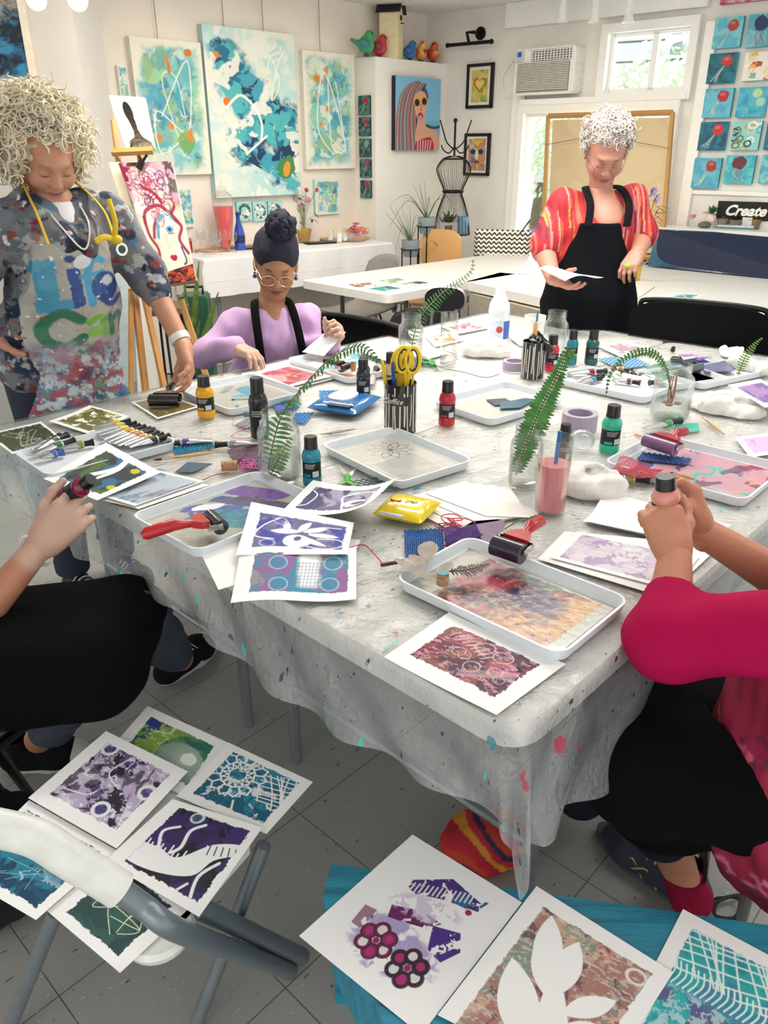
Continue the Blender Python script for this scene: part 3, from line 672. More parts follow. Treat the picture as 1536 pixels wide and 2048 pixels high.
J=[([(1431,36),(1488,32),(1479,95),(1424,97)],jelly('#5fb8cf','#a8412f',80),'square aqua jellyfish canvas with a rust bell, top row beside the window'),([(1498,30),(1555,24),(1548,93),(1490,94)],jell2('#1f3a5e','#7fb6c8',81),'square canvas with a navy jellyfish, top row at the picture edge'),([(1420,108),(1475,104),(1467,167),(1412,167)],jelly('#12707c','#c23a35',82,1),'square deep green jellyfish canvas with a red bell, second row'),([(1491,106),(1545,101),(1540,161),(1483,161)],patch(83,['#e6b54a','#c04a3a','#d9d0c0','#e9d7a8','#f6f2ea','#7fb0a8'],'#efe9dc'),'square cream canvas with yellow and red patches in the grid'),([(1411,178),(1467,176),(1460,235),(1404,235)],jelly('#63bcd4','#b23038',84,2),'square light blue jellyfish canvas with a crimson bell, third row'),([(1479,175),(1537,173),(1529,234),(1470,234)],None,'square turquoise canvas with two pale yellow moons'),([(1402,245),(1456,242),(1449,301),(1394,301)],jelly('#155f80','#c42f38',86,1),'square dark teal jellyfish canvas with a round scarlet bell, fourth row'),([(1467,243),(1524,241),(1516,300),(1461,300)],patch(88,['#5fb8bd','#e8f0ea','#7d6530','#2c3a40','#c8a050','#a8d8d8'],'#8fd0cc'),'square canvas of teal, white and bronze swirls, fourth row'),([(1535,240),(1590,240),(1585,300),(1527,300)],jelly('#2a4f8a','#7a3040',89,1),'square royal blue canvas cut by the picture edge, fourth row'),([(1389,316),(1443,316),(1435,376),(1382,376)],jelly('#5aa9c6','#a03a30',90,2),'square blue jellyfish canvas with a small brick-red bell, lowest row beside the window'),([(1453,311),(1512,310),(1503,367),(1446,367)],jell2('#6a2d3c','#4fb8c4',91),'square turquoise canvas with a maroon jellyfish, lowest row'),([(1524,311),(1580,309),(1572,367),(1516,367)],jelly('#3fa9b4','#8a6a3a',92),'square green-blue canvas cut by the picture edge, lowest row')]
for cs_,ar,lb in J:
 if ar is None:
  ar=Art(52,58,'#3fa9c8',85);ar.wash(['#1f8ab4','#5fc0d0'],4,op=.7);ar.ell(.65,.2,.16,.14,'#cfe0a0',soft=.2,rough=.2,op=.8);ar.ell(.8,.5,.15,.14,'#c8e0a8',soft=.2,op=.7)
 hang(lb,cs_,ar,WR,dR,th=.03,side='#4fa9b8',group=JG,name='square_painting')
a=Art(70,30,'#b8485a',93);a.wash(['#7d2a3a','#d9808a','#c8c0c0'],6);hang('red and grey canvas cut off by the top edge of the picture',[(1443,-22),(1540,-30),(1538,0),(1441,8)],a,WR,dR,th=.03,side='#a04050',name='square_painting')
# backing ledge under the grid
struct(wbar('trim_6',1381,383,1600,378,.02,m_trim,z=(sR(1385,388)[1],sR(1385,380)[1])))
# birds and birdhouse on the column
def bird(lb,x,y,h,col,c2,face,tail=1.,heart=None):
 p=wallpt(x,y,WF,.02);p=p-nL*.05;p.z=zt
 t=T('bird_figurine',lb,'figurine',p,face,'painted bird figurines');s=h
 d=SDF((-.9*s,-.5*s,-.02),(.9*s,.5*s,1.05*s),s*.035)
 d.ell((0,0,.42*s),(.36*s,.3*s,.36*s),k=.03*s);d.ell((.14*s,0,.78*s),(.2*s,.19*s,.2*s),k=.12*s);d.cap((.32*s,0,.8*s),(.42*s,0,.8*s),.05*s,.01*s,k=.02*s)
 d.cap((-.2*s,0,.4*s),(-.62*s*tail,0,(.6 if tail>.8 else .35)*s),.13*s,.08*s,k=.08*s,fl=((0,1,0),1.4))
 def pg(v):
  c=np.tile(np.array(C(col),np.float32),(len(v),1));w_=ss(.1*s,-.1*s,v[:,0]*.5+v[:,2]-.5*s)[:,None]*.8;c=c*(1-w_*.5)+np.array(C(c2))*w_*.5
  e=(np.hypot(v[:,0]-.26*s,v[:,2]-.84*s)<.05*s)&(abs(v[:,1])>.1*s);c[e]=C('#141414');return c
 o=sdfobj('body',[d],vcol(.35,coat=.3),None,pg);o.parent=t
 for yy in(-1,1):
  mk('wing',MB().ball((-.08*s,yy*.27*s,.45*s),(.26*s,.06*s,.17*s),10,M=Matrix.Rotation(.5,3,'Y')),mat(c2,.4),t,world=False)
 mk('foot',MB().box((0,0,.03*s),(.2*s,.24*s,.08*s),bev=.01*s),mat('#3b2c25'),t,world=False,smooth=False)
 if heart:
  pts=[(.012*16/10*math.sin(x)**3*s*7,.012*(13*math.cos(x)-5*math.cos(2*x)-2*math.cos(3*x)-math.cos(4*x))/10*s*7)for x in np.linspace(0,2*PI,24)[:-1]]
  mk('painted_heart',MB().prism(pts,.02*s,M=Matrix(((0,0,1),(1,0,0),(0,1,0))),c=(.34*s,0,.45*s)),mat(heart,.4),t,world=False,smooth=False)
 return t
fc=math.atan2(-nL.y*-1,nL.x)
bird('green bird figurine with raised tail at the left end of the column top',742,109,.17,'#3f9a5c','#2b7d80',.1,1.)
bird('red bird figurine between the green bird and the birdhouse',769,110,.155,'#b8343c','#8a2440',.0,.6)
bird('blue bird figurine just right of the birdhouse',829,118,.14,'#2f6fae','#245a96',.2,.6)
bird('yellow bird figurine with a red heart, second from the right end',851,120,.15,'#d9a04a','#c8602c',-.9,.4,'#b8342c')
bird('orange bird figurine with a yellow heart at the right end',875,120,.15,'#c04f28','#a83a22',-1.1,.4,'#e0a04a')
p=wallpt(797,115,WF,0)-nL*.08;p.z=zt;t=T('birdhouse','tall cream slatted birdhouse with black gable roof on the column','birdhouse',p,math.atan2(dL.y,dL.x)+.5)
mb=MB().prism([(-.075,0),(.075,0),(.075,.30),(0,.39),(-.075,.30)],.14,M=Matrix(((1,0,0),(0,0,1),(0,1,0))),c=(0,-.07,0))
for i in range(6):mb.box((-.0625+.025*i,-.071,.15),(.019,.006,.30))
mk('house_body',mb,mat('#ecdfb4',.6),t,world=False,smooth=False)
for sgn in(-1,1):mk('roof_panel',MB().box((sgn*.047,0,.355),(.14,.19,.012),M=Matrix.Rotation(sgn*.88,3,'Y')),mat('#23242a',.6),t,world=False,smooth=False)
mk('entrance_hole',MB().lathe([(.001,0),(.018,0),(.018,.006),(.001,.006)],c=(0,-.075,.27),M=Matrix.Rotation(PI/2,3,'X')),mat('#111111'),t,world=False,smooth=False);mk('perch',MB().tube([(0,-.07,.235),(0,-.1,.235)],.004),mat('#3a3a3a'),t,world=False)
# track spots above the window
for i,(x,xx)in enumerate(((1123,0),(1187,0),(1256,0))):
 p=wallpt(x,45,WR,.25);t=T('track_spotlight','white ceiling spotlight, %s of three over the window'%('leftmost','middle','rightmost')[i],'spotlight',(p.x,p.y,p.z),group='white spotlights over the window')
 mk('stem',MB().tube([(p.x,p.y,ZC),(p.x,p.y,p.z+.08)],.008),wm,t);mk('lamp_head',MB().lathe([(.001,.13),(.022,.13),(.026,.06),(.026,.03),(.04,0),(.034,0),(.001,.03)],c=(p.x,p.y,p.z)),wm,t)
p0_,p1_=wallpt(1070,10,WR,.25),wallpt(1290,-8,WR,.25)
tag(mk('light_track',MB().tube([(p0_.x,p0_.y,ZC-.01),(p1_.x,p1_.y,ZC-.01)],.02,4),wm,smooth=False),'white lighting track on the ceiling over the window','light track')
p=R(450/2.954,0,2.9)
for i,(x,y)in enumerate(((72,-2),(155,0))):
 p=R(x,y,3.2);t=T('pendant_bulb','warm glowing bare bulb at the top left, %s of two'%('left','right')[i],'light bulb',p,group='glowing bulbs at top left')
 mk('glass_bulb',MB().ball(p,.035,12),mat('#ffd08a',.3,emit=9.),t);mk('socket',MB().tube([p+Vector((0,0,.03)),p+Vector((0,0,.09))],.015),wm,t)
 l=bpy.data.lights.new('bulb_light','POINT');l.energy=5;l.color=(1,.8,.55);l.shadow_soft_size=.04;o=bpy.data.objects.new('bulb_light',l);COL.objects.link(o);o.location=p-Vector((0,0,.07))
wp=(p0,Vector((.06,-1,0)).normalized());dp=Vector((1,.06,0)).normalized()
a=Art(110,240,'#173a52',95);a.wash(['#12293d','#1f5f86','#2f7fa8','#0e1c2c'],3,soft=.15);a.put(ss(.3,.0,a.Y+.4*(a.nz(5)-.5)),'#a9a49c',.8);a.put(ss(.93,1,a.Y),'#8fb4c4',.6)
hang('dark blue seascape painting in a cream frame, cut by the left edge',[(-90,-30),(54,-30),(62,172),(-70,172)],a,wp,dp,th=.03,frame=(.03,'#e4d9c8'),name='seascape_painting')
# ================================================================ furniture at the back
WHT=mat('#e6e6e2',.35,var=.03)
def slab(name,pts,z0,z1,m,rad=0.,parent=None):
 pts=[Vector((p[0],p[1],0))for p in pts]
 if rad:
  q=[]
  for i,p in enumerate(pts):
   a,b=pts[i-1]-p,pts[(i+1)%len(pts)]-p;r=min(rad,a.length/2.2,b.length/2.2);a.normalize();b.normalize()
   for k in range(7):
    t=k/6;q.append(p+a*r*(1-t)**2+b*r*t**2)
  pts=q
 return mk(name,MB().prism([(p.x,p.y)for p in pts],z1-z0,c=(0,0,z0)),m,parent,smooth=False)
fa_=math.radians(45.6);fa1=Vector((math.sin(fa_),math.cos(fa_),0));fa2=Vector((-fa1.y,fa1.x,0))
FN=P(775,591,ZB)
t=T('folding_table','white folding table with rounded corners behind the seated woman','table',(FN.x,FN.y,0))
FN0=Vector((FN.x,FN.y,0));slab('table_top',[FN0,FN0+fa1*2.2,FN0+fa1*2.2+fa2*.76,FN0+fa2*.76],ZB-.045,ZB,WHT,.05,t)
for u in(.25,1.95):
 for v in(.1,.66):
  q=FN0+fa1*u+fa2*v;mk('leg',MB().tube([(q.x,q.y,ZB-.05),(q.x,q.y,0)],.014),mat('#5c6266',.4,.5),t)
 q,q2=FN0+fa1*u+fa2*.1,FN0+fa1*u+fa2*.66;mk('crossbar',MB().tube([(q.x,q.y,.3),(q2.x,q2.y,.3)],.012),mat('#5c6266',.4,.5),t)
def PZ(x,y,z=ZB):p=P(x,y,z);return(p.x,p.y)
# joined worktops with drawers
t=T('worktop_table','long white worktop in front of the standing woman in red, meeting the folding table','table',(*PZ(1090,597),0))
slab('table_top',[PZ(932,563),PZ(1090,597),PZ(1262,607),PZ(1310,572),PZ(1000,545)],ZB-.05,ZB,WHT,0,t)
slab('side_panel',[PZ(940,566),PZ(1088,600),PZ(1258,610),PZ(1275,595),PZ(1080,575)],.02,ZB-.06,mat('#a89f92',.6),0,t)
t=T('worktop_table','white worktop with drawers at the right behind the black folding chair','table',(*PZ(1536,630),0))
slab('table_top',[PZ(1264,607),PZ(1700,645),PZ(1700,600),PZ(1313,573)],ZB-.05,ZB,WHT,0,t)
rA=Vector((*PZ(1441,632),0));rB=Vector((*PZ(1700,655),0));dd_=(rB-rA).normalized();nn_=Vector((dd_.y,-dd_.x,0));nn_=nn_ if nn_.y<0 else-nn_
slab('cabinet',[rA,rB,rB-nn_*.4,rA-nn_*.4],.02,ZB-.055,mat('#dcdcd8',.5),0,t)
for i in range(5):
 z=ZB-.12-.13*i;c=rA+dd_*.34+nn_*.008
 dr=mk('drawer',MB().box((c.x,c.y,z),(.62,.018,.118),rot=math.atan2(dd_.y,dd_.x),bev=.003),mat('#e4e4e0',.45),t,smooth=False)
 c=c+nn_*.003;mk('handle_cutout',MB().prism([(-.14,.059),(.14,.059),(.1,.035),(-.1,.035)],.01,M=Matrix(((dd_.x,0,nn_.x),(dd_.y,0,nn_.y),(0,1,0))),c=(c.x,c.y,z)),mat('#1a1a1a',.8),dr,smooth=False)
t=T('worktop_table','white rear worktop running under the window beside the leaning navy painting','table',(*PZ(1300,560),0))
slab('table_top',[PZ(1003,543),PZ(1312,570),PZ(1700,597),PZ(1700,562),PZ(1310,530),PZ(1080,511)],ZB-.05,ZB-.002,WHT,0,t)
for x,y in((1100,530),(1650,580),(1320,550)):
 q=PZ(x,y);mk('leg',MB().tube([(*q,ZB-.05),(*q,0)],.02),WHT,t)
ZS=.82;SA=P(405,520,ZS);SB=P(785,485,ZS);sd=(SB-SA).normalized();sn=Vector((-sd.y,sd.x,0));SL=(SB-SA).length
t=T('folding_table','long refreshment table under a white cloth along the left wall','table',(SA.x,SA.y,0));A_=Vector((SA.x,SA.y,0))
slab('table_top',[A_+sd*.03+sn*.02,A_+sd*(SL-.03)+sn*.02,A_+sd*(SL-.03)+sn*.38,A_+sd*.03+sn*.38],ZS-.05,ZS-.006,WHT,.03,t)
for u,v in((.12,.06),(SL-.12,.06),(.12,.34),(SL-.12,.34)):q=A_+sd*u+sn*v;mk('leg',MB().tube([(q.x,q.y,ZS-.05),(q.x,q.y,0)],.014),mat('#8a8d90',.4,.5),t)
m_cloth,nt_,b_n=nodes('white_folded_cloth');L_=nt_.links.new;b_n.inputs['Roughness'].default_value=.8;b_n.inputs['Base Color'].default_value=(.84,.84,.86,1)
tc_=nn(nt_,'ShaderNodeTexCoord');br_=nn(nt_,'ShaderNodeTexBrick',Scale=1.);br_.offset=0;br_.inputs['Brick Width'].default_value=.19;br_.inputs['Row Height'].default_value=.17;br_.inputs['Mortar Size'].default_value=.004;br_.inputs['Mortar Smooth'].default_value=1.
mp_=nn(nt_,'ShaderNodeMapping');mp_.inputs['Rotation'].default_value=(PI/2,0,0);L_(tc_.outputs['Object'],mp_.inputs[0]);L_(mp_.outputs[0],br_.inputs['Vector']);bp_=nn(nt_,'ShaderNodeBump',Strength=.25,Distance=.01);L_(br_.outputs['Fac'],bp_.inputs['Height']);L_(bp_.outputs[0],b_n.inputs['Normal'])
def clothf(u,v):
 s_=-.12+u*(SL+.24);r_=-.24+v*.68
 x=min(max(s_,0),SL);y=min(max(r_,0),.4);ds=abs(s_-x);dy=abs(r_-y);fold=.012*math.sin(s_*16)+.008*math.sin(s_*37+1)
 z=ZS-min(.3,math.hypot(ds*2.2,dy));q=A_+sd*(x+math.copysign(min(ds,.015),s_-x)if ds else x)+sn*(y-(.012+fold*min(1,dy*3)if r_<0 else 0));return(q.x,q.y,z)
cl=mk('tablecloth',MB().sheet(clothf,60,44),m_cloth);own(cl,(SA.x,SA.y,0));cl.data.transform(Matrix.Rotation(-math.atan2(sd.y,sd.x),4,'Z'));cl.rotation_euler.z=math.atan2(sd.y,sd.x)
tag(cl,'white creased cloth draped over the refreshment table','tablecloth')
GL=glassmat(body=.03);GLg=glassmat('#e6f2ee',.15,body=.035)
# beverage dispenser
p=P(453,503,ZS);s=depth(p)/F;hh=132*s;rr=20.5*s
t=T('drink_dispenser','glass drink dispenser of pink lemonade with a knobbed lid','drink dispenser',p)
mk('jar',MB().lathe([(.001,0),(rr*.35,.0),(rr*.4,hh*.04),(rr*.62,hh*.16),(rr*.86,hh*.42),(rr,hh*.62),(rr,hh*.76),(rr*.95,hh*.78)],32,cap=False),GL,t,world=False)
mk('lemonade',MB().lathe([(.001,hh*.05),(rr*.38,hh*.06),(rr*.58,hh*.16),(rr*.82,hh*.42),(rr*.95,hh*.61),(rr*.95,hh*.64),(.001,hh*.64)],32),mat('#e0605f',.2,sss=.0,var=.03),t,world=False)
mk('lid',MB().lathe([(rr*.97,hh*.78),(rr*.7,hh*.82),(rr*.42,hh*.86),(rr*.42,hh*.9),(rr*.1,hh*.92),(rr*.08,hh*.95),(rr*.12,hh*.97),(.001,hh)],24),GLg,t,world=False)
mk('tap',MB().tube([(rr*.4,-rr*.4,hh*.14),(rr*.8,-rr*.9,hh*.14)],.012),mat('#c9c9c6',.2,1.),t,world=False)
# boards
def disc(name,lb,cat,x,y,w_,z,th,m,fl=.5,rz=0.,ex=None):
 p=P(x,y,z);r=w_/2*depth(p)/F;mb=MB().lathe([(.001,0),(r*.98,0),(r,th*.5),(r*.98,th),(.001,th)],36)
 if ex:mb.box((r+ex/2-.01,0,th/2),(ex,r*.5,th),bev=.004)
 o=mk(name,mb,m,smooth=False);o.location=p;o.rotation_euler.z=rz;return tag(o,lb,cat)
WD=mat('#c39c6c',.5,scale=12.,var=.15)
disc('serving_board','round wooden board carrying wine glasses','serving board',425,501,72,ZS+.001,.014,WD,rz=.9,ex=.25)
disc('serving_board','round wooden board carrying white cups and a candy bowl','serving board',690,478,100,ZS+.001,.012,WD)
zb2=ZS+.0165
# goblets
def goblet(p,h,lb):
 t=T('wine_glass',lb,'wine glass',p,group='clear wine glasses on the round board');r=h*.26
 mk('bowl',MB().lathe([(.003,h*.45),(r*.7,h*.5),(r,h*.68),(r*.95,h*.85),(r*.8,h)],16,cap=False),GL,t,world=False);mk('stem',MB().lathe([(.001,.0),(r*.75,.001),(r*.7,.004),(.004,.012),(.003,h*.45),(.001,h*.46)],16),GL,t,world=False);return t
gp=[(388,502),(398,507),(411,510),(424,509),(436,505),(447,500),(404,499),(418,501),(431,499),(394,495),(410,493),(424,494),(438,494),(446,491)]
g0=None
for i,(x,y)in enumerate(gp):
 p=P(x,y,zb2-.001)
 if g0 is None:g0=goblet(p,.135,'clear stemmed wine glass among the cluster on the round wooden board')
 else:dup(g0,p)
p=P(467,503,ZS+.001);dup(g0,p,label='clear wine glass standing apart, in front of the blue water bottle');COL.objects[-1]
def lathething(name,lb,cat,p,parts,group=None,rz=0.):
 t=T(name,lb,cat,p,rz,group)
 for nm,prof,m in parts:mk(nm,MB().lathe(prof,24),m,t,world=False)
 return t
p=P(481,500,ZS);lathething('water_bottle','cobalt blue glass water bottle with label and blue cap','bottle',p,[('body',[(.001,0),(.036,0),(.038,.01),(.038,.11),(.033,.135),(.016,.19),(.012,.225),(.001,.225)],mat('#1546b0',.08,coat=1.)),('label',[(.0385,.05),(.0385,.1)],mat('#1c2f5c',.5)),('cap',[(.001,.225),(.0145,.225),(.0145,.25),(.001,.25)],mat('#1a3f90',.4))])
p=P(378,505,ZS);lathething('drink_can','small red soda can at the left end of the refreshment table','can',p,[('body',[(.001,0),(.024,0),(.027,.008),(.027,.085),(.024,.095),(.001,.095)],mat('#c8373a',.25,.4))])
# tray, basket, flowers
o=mk('serving_tray',MB().box((0,0,.006),(.24,.1,.012),bev=.004),mat('#1d1c1d',.4),smooth=False);o.location=P(640,487,ZS+.001);o.rotation_euler.z=.5;tag(o,'flat black tray on the refreshment table beside the basket','tray')
o=mk('serving_tray',MB().box((0,0,.006),(.16,.09,.012),bev=.004),mat('#2a2825',.4),smooth=False);o.location=P(490,497,ZS+.001)+Vector((.03,-.03,.0));o.rotation_euler.z=.5;tag(o,'thin dark slate on the refreshment table below the blue bottle','tray')
p=P(609,483,ZS);mb=MB()
for k in range(9):mb.tube([(math.cos(a_)*(.035+.0025*k),math.sin(a_)*(.035+.0025*k),.006+k*.01+.003*math.sin(a_*9+k*PI))for a_ in np.linspace(0,2*PI,37)],.0048,5,cap=False)
o=mk('wicker_basket',mb,mat('#c8a063',.7,bump=.3));o.location=p;tag(o,'small wicker basket holding the flower vase','basket')
m_leaf=mat('#3f6a33',.5,var=.25,scale=20.);m_stem=mat('#5f7f3f',.5)
def leafm(mb,a,b,w_,n=None,droop=0.):
 a,b=Vector(a),Vector(b);d=b-a;n=n or Vector((0,0,1));s=d.cross(n);s=s.normalized()if s.length>1e-6 else Vector((1,0,0));k=5;vs=[]
 for i in range(k+1):
  t=i/k;c=a+d*t-Vector((0,0,droop*t*t));ww=w_*math.sin(PI*min(1,t*.92+.06))**.8;up=s.cross(d).normalized()*ww*.25
  vs+=[c-s*ww+up,c,c+s*ww+up]
 fs=[]
 for i in range(k):o=i*3;fs+=[(o,o+1,o+4,o+3),(o+1,o+2,o+5,o+4)]
 mb.add(vs,fs)
def flower(t,c,r,col,n=6,seed=0,c2='#e9d9d0'):
 rg=random.Random(seed);mb=MB();nrm=Vector((rg.gauss(0,.5),-1,rg.gauss(.3,.4))).normalized();u=nrm.orthogonal().normalized();w_=nrm.cross(u)
 for lay in range(2):
  for i in range(n):
   a_=2*PI*(i+.5*lay)/n;d=(u*math.cos(a_)+w_*math.sin(a_))*r+nrm*r*(.5+.4*lay);leafm(mb,c,Vector(c)+d,r*.3,nrm)
 mk('blossom',mb,mat(col,.5,var=.2,scale=60.),t,smooth=False)
t=T('flower_vase','slim glass vase of pink and white flowers on the refreshment table','vase of flowers',p+Vector((0,0,.004)));vb=p+Vector((0,0,.004))
mk('vase',MB().lathe([(.001,0),(.024,.003),(.02,.08),(.017,.15),(.022,.2)],20,c=vb,cap=False),GLg,t);mk('stones',MB().lathe([(.001,.005),(.021,.006),(.017,.1),(.001,.1)],14,c=vb),mat('#d3c23c',.3,trans=.3),t)
for i,(x,y,cc_,rr_)in enumerate(((590,395,'#c9a0a8',.022),(612,382,'#b04a58',.02),(632,380,'#c8606c',.02),(616,402,'#c79aa8',.026),(577,403,'#d8b8b8',.016),(606,410,'#b88a98',.02))):
 e=R(x,y,p.y-.02);mk('stem',MB().tube(arc([vb+Vector((0,0,.05)),vb+Vector(((e.x-p.x)*.2,0,.2)),e]),.0022,5),m_stem,t);flower(t,e,rr_,cc_,seed=i)
mb=MB();rg_=random.Random(4)
for i in range(26):
 a_=R(600+rg_.uniform(-22,30),388+rg_.uniform(0,60),p.y);leafm(mb,a_,a_+Vector((rg_.uniform(-.06,.06),rg_.uniform(-.03,.03),rg_.uniform(-.05,.04))),.011)
mk('leaves',mb,m_leaf,t,smooth=False)
# cups with cream tops
c0=None;zb3=ZS+.0135
for i,(x,y)in enumerate(((634,474),(649,471),(661,480),(671,475),(679,483),(690,481),(698,477),(664,469),(684,470))):
 q=P(x,y,zb3)
 if c0 is None:c0=lathething('dessert_cup','small white paper cup with pale green topping, in the group on the round board','cup',q,[('cup',[(.001,0),(.018,0),(.025,.055),(.024,.056),(.001,.05)],mat('#efece6',.6)),('topping',[(.022,.055),(.012,.068),(.001,.075)],mat('#d3d6a8',.6))],'white dessert cups on the round board')
 else:dup(c0,q)
q=P(712,481,zb3);t=lathething('candy_bowl','clear glass bowl piled with wrapped candy at the right of the cups','bowl',q,[('bowl',[(.001,0),(.05,.002),(.085,.04),(.105,.085)],GL)])
rg_=random.Random(5);cands=['#c8452f','#d9608a','#e58a3a','#b03a58','#e8b0b8','#c86a9a','#d94f3f']
wr=[]
for i in range(26):
 a_,r_=rg_.random()*6.28,.07*rg_.random()**.5;z_=.03+.085*(1-r_/.1)*rg_.random()+.02;M_=Matrix.Rotation(rg_.random()*3,3,'Z')@Matrix.Rotation(rg_.random()*3,3,'X')
 o=mk('wrapped_candy',MB().box((0,0,0),(.035,.022,.016),bev=.005).prism([(-.018,0),(-.03,.012),(-.03,-.012)],.003).prism([(.018,0),(.03,-.012),(.03,.012)],.003),mat(cands[i%7],.25,coat=.5),smooth=False)
 o.matrix_basis=Matrix.Translation(q+Vector((r_*math.cos(a_),r_*math.sin(a_),z_)))@M_.to_4x4();tag(o,'brightly wrapped candy heaped in the clear glass bowl','candy','wrapped candies in the glass bowl')
D=R(903,470,6.35);dx,dy=D.x,D.y;t=T('dress_form','black wire dress-form stand with coat hooks in the corner','dress form',(dx,dy,0));bk=mat('#1a1a1a',.4,.5)
def zz(y):return R(903,y,dy).z
sc_=depth(D)/F
prof=[(zz(312),9),(zz(318),22),(zz(335),33),(zz(350),31),(zz(383),18),(zz(400),22),(zz(430),31),(zz(468),36)]
mb=MB()
for k in range(26):
 a_=2*PI*k/26;mb.tube(arc([(dx+math.cos(a_)*r*sc_,dy+math.sin(a_)*r*sc_*.7,z)for z,r in prof],3),.0022,4)
mk('wire_torso',mb,bk,t)
mb=MB()
for z,r in(prof[1],prof[-1]):mb.tube([(dx+math.cos(a_)*r*sc_,dy+math.sin(a_)*r*sc_*.7,z)for a_ in np.linspace(0,2*PI,33)],.005,5,cap=False)
mb.tube([(dx+math.cos(a_)*18.5*sc_,dy+math.sin(a_)*18.5*sc_*.7,zz(383))for a_ in np.linspace(0,2*PI,33)],.012,6,cap=False);mk('waist_band',mb,bk,t)
mk('shelf',MB().lathe([(.001,0),(36*sc_,0),(36*sc_,.006),(.001,.006)],30,c=(dx,dy,zz(470)),M=Matrix.Diagonal((1,.7,1))),mat('#2a2a2a',.5,.4),t,smooth=False)
mk('pole',MB().tube([(dx,dy,0),(dx,dy,zz(470))],.011).tube([(dx,dy,zz(312)),(dx,dy,zz(245))],.008).ball((dx,dy,zz(241)),.016),bk,t)
for sx in(-1,1):
 mk('coat_hook',MB().tube(arc([(dx,dy,zz(300)),(dx+sx*.06,dy-.02,zz(285)),(dx+sx*.09,dy-.03,zz(262)),(dx+sx*.115,dy-.03,zz(240))]),.005,6).tube(arc([(dx,dy,zz(292)),(dx+sx*.04,dy-.02,zz(306)),(dx+sx*.085,dy-.03,zz(300)),(dx+sx*.1,dy-.03,zz(290))]),.005,6),bk,t)
mk('base',MB().tube([(dx-.2,dy,.01),(dx+.2,dy,.01)],.01).tube([(dx,dy-.2,.01),(dx,dy+.2,.01)],.01),bk,t)
# plants
pot_g=mat('#8d98a3',.6)
def aloe(lb,x,y,w_,Y,tips,stand=True,potc=pot_g,ph=None,grp=None,wl=.007):
 b_=R(x,y,Y);s=depth(b_)/F;r=w_/2*s;h_=ph or r*1.7;t=T('potted_aloe',lb,'potted plant',b_,group=grp)
 mk('pot',MB().lathe([(.001,0),(r*.7,0),(r*.92,h_*.5),(r,h_),(r*.9,h_),(r*.85,h_*.85),(.001,h_*.85)],24,c=b_),potc,t)
 top=b_+Vector((0,0,h_*.85));mb=MB()
 for i,(tx,ty,bend)in enumerate(tips):
  e=R(tx,ty,Y+random.uniform(-.08,.05));m_=top.lerp(e,.5)+Vector((0,0,bend));pts=arc([top,m_,e],5);n=len(pts)
  mb.tube(pts,[wl*(1-.85*k/(n-1))for k in range(n)],6,flat=.5)
 mk('leaves',mb,mat('#52704a',.5,var=.2),t)
 if stand:
  mb=MB()
  for k in range(3):a_=2*PI*k/3+.5;mb.tube([(b_.x+math.cos(a_)*r*1.05,b_.y+math.sin(a_)*r*1.05,b_.z+h_*.5),(b_.x+math.cos(a_)*r*1.15,b_.y+math.sin(a_)*r*1.15,0)],.005,5)
  mb.tube([(b_.x+math.cos(a_)*r*1.02,b_.y+math.sin(a_)*r*1.02,b_.z+h_*.45)for a_ in np.linspace(0,2*PI,25)],.004,5,cap=False)
  mk('wire_stand',mb,bk,t)
 return t
aloe('spiky aloe in a grey pot on a wire stand, upper one beside the dress form',853,467,36,6.15,[(824,365,.02),(838,362,.0),(849,360,0),(806,393,.04),(779,410,.12),(890,399,.06),(915,430,.16),(860,418,.12),(838,372,.01),(778,455,.16)])
aloe('spiky aloe in a grey pot on a wire stand, lower one beside the cloth-covered table',821,513,37,5.95,[(771,425,.0),(779,411,.0),(790,415,0),(803,409,0),(820,411,0),(834,430,.06),(790,505,.15),(856,490,.15),(800,430,.0),(812,425,.02)])
aloe('trailing aloe low behind the tabletop, under the dress form',888,545,30,6.1,[(925,495,.05),(905,470,.0),(884,465,0),(880,478,0),(860,480,.04)],stand=False)
q=R(896,470,dy);q.z=zz(470)+.007;t=T('potted_plant','small bushy plant in a grey cup on the dress-form shelf','potted plant',q)
mk('pot',MB().lathe([(.001,0),(.026,0),(.03,.06),(.001,.055)],16,c=q),mat('#7d7468'),t);mb=MB();rg_=random.Random(8)
for i in range(120):
 d=Vector((rg_.gauss(0,.04),rg_.gauss(0,.03),.05+abs(rg_.gauss(0,.035))));leafm(mb,q+Vector((0,0,.05))+d*.6,q+Vector((0,0,.05))+d,.006)
mk('leaves',mb,mat('#4f6038',.6,var=.3),t,smooth=False)
q=R(925,470,dy-.02);q.z=zz(470)+.007;tag(own(mk('glass_tumbler',MB().lathe([(.001,0),(.038,0),(.044,.13),(.04,.13),(.036,.01),(.001,.01)],20,c=q),mat('#6f8fae',.3)),q),'dusty blue tumbler on the dress-form shelf','tumbler')
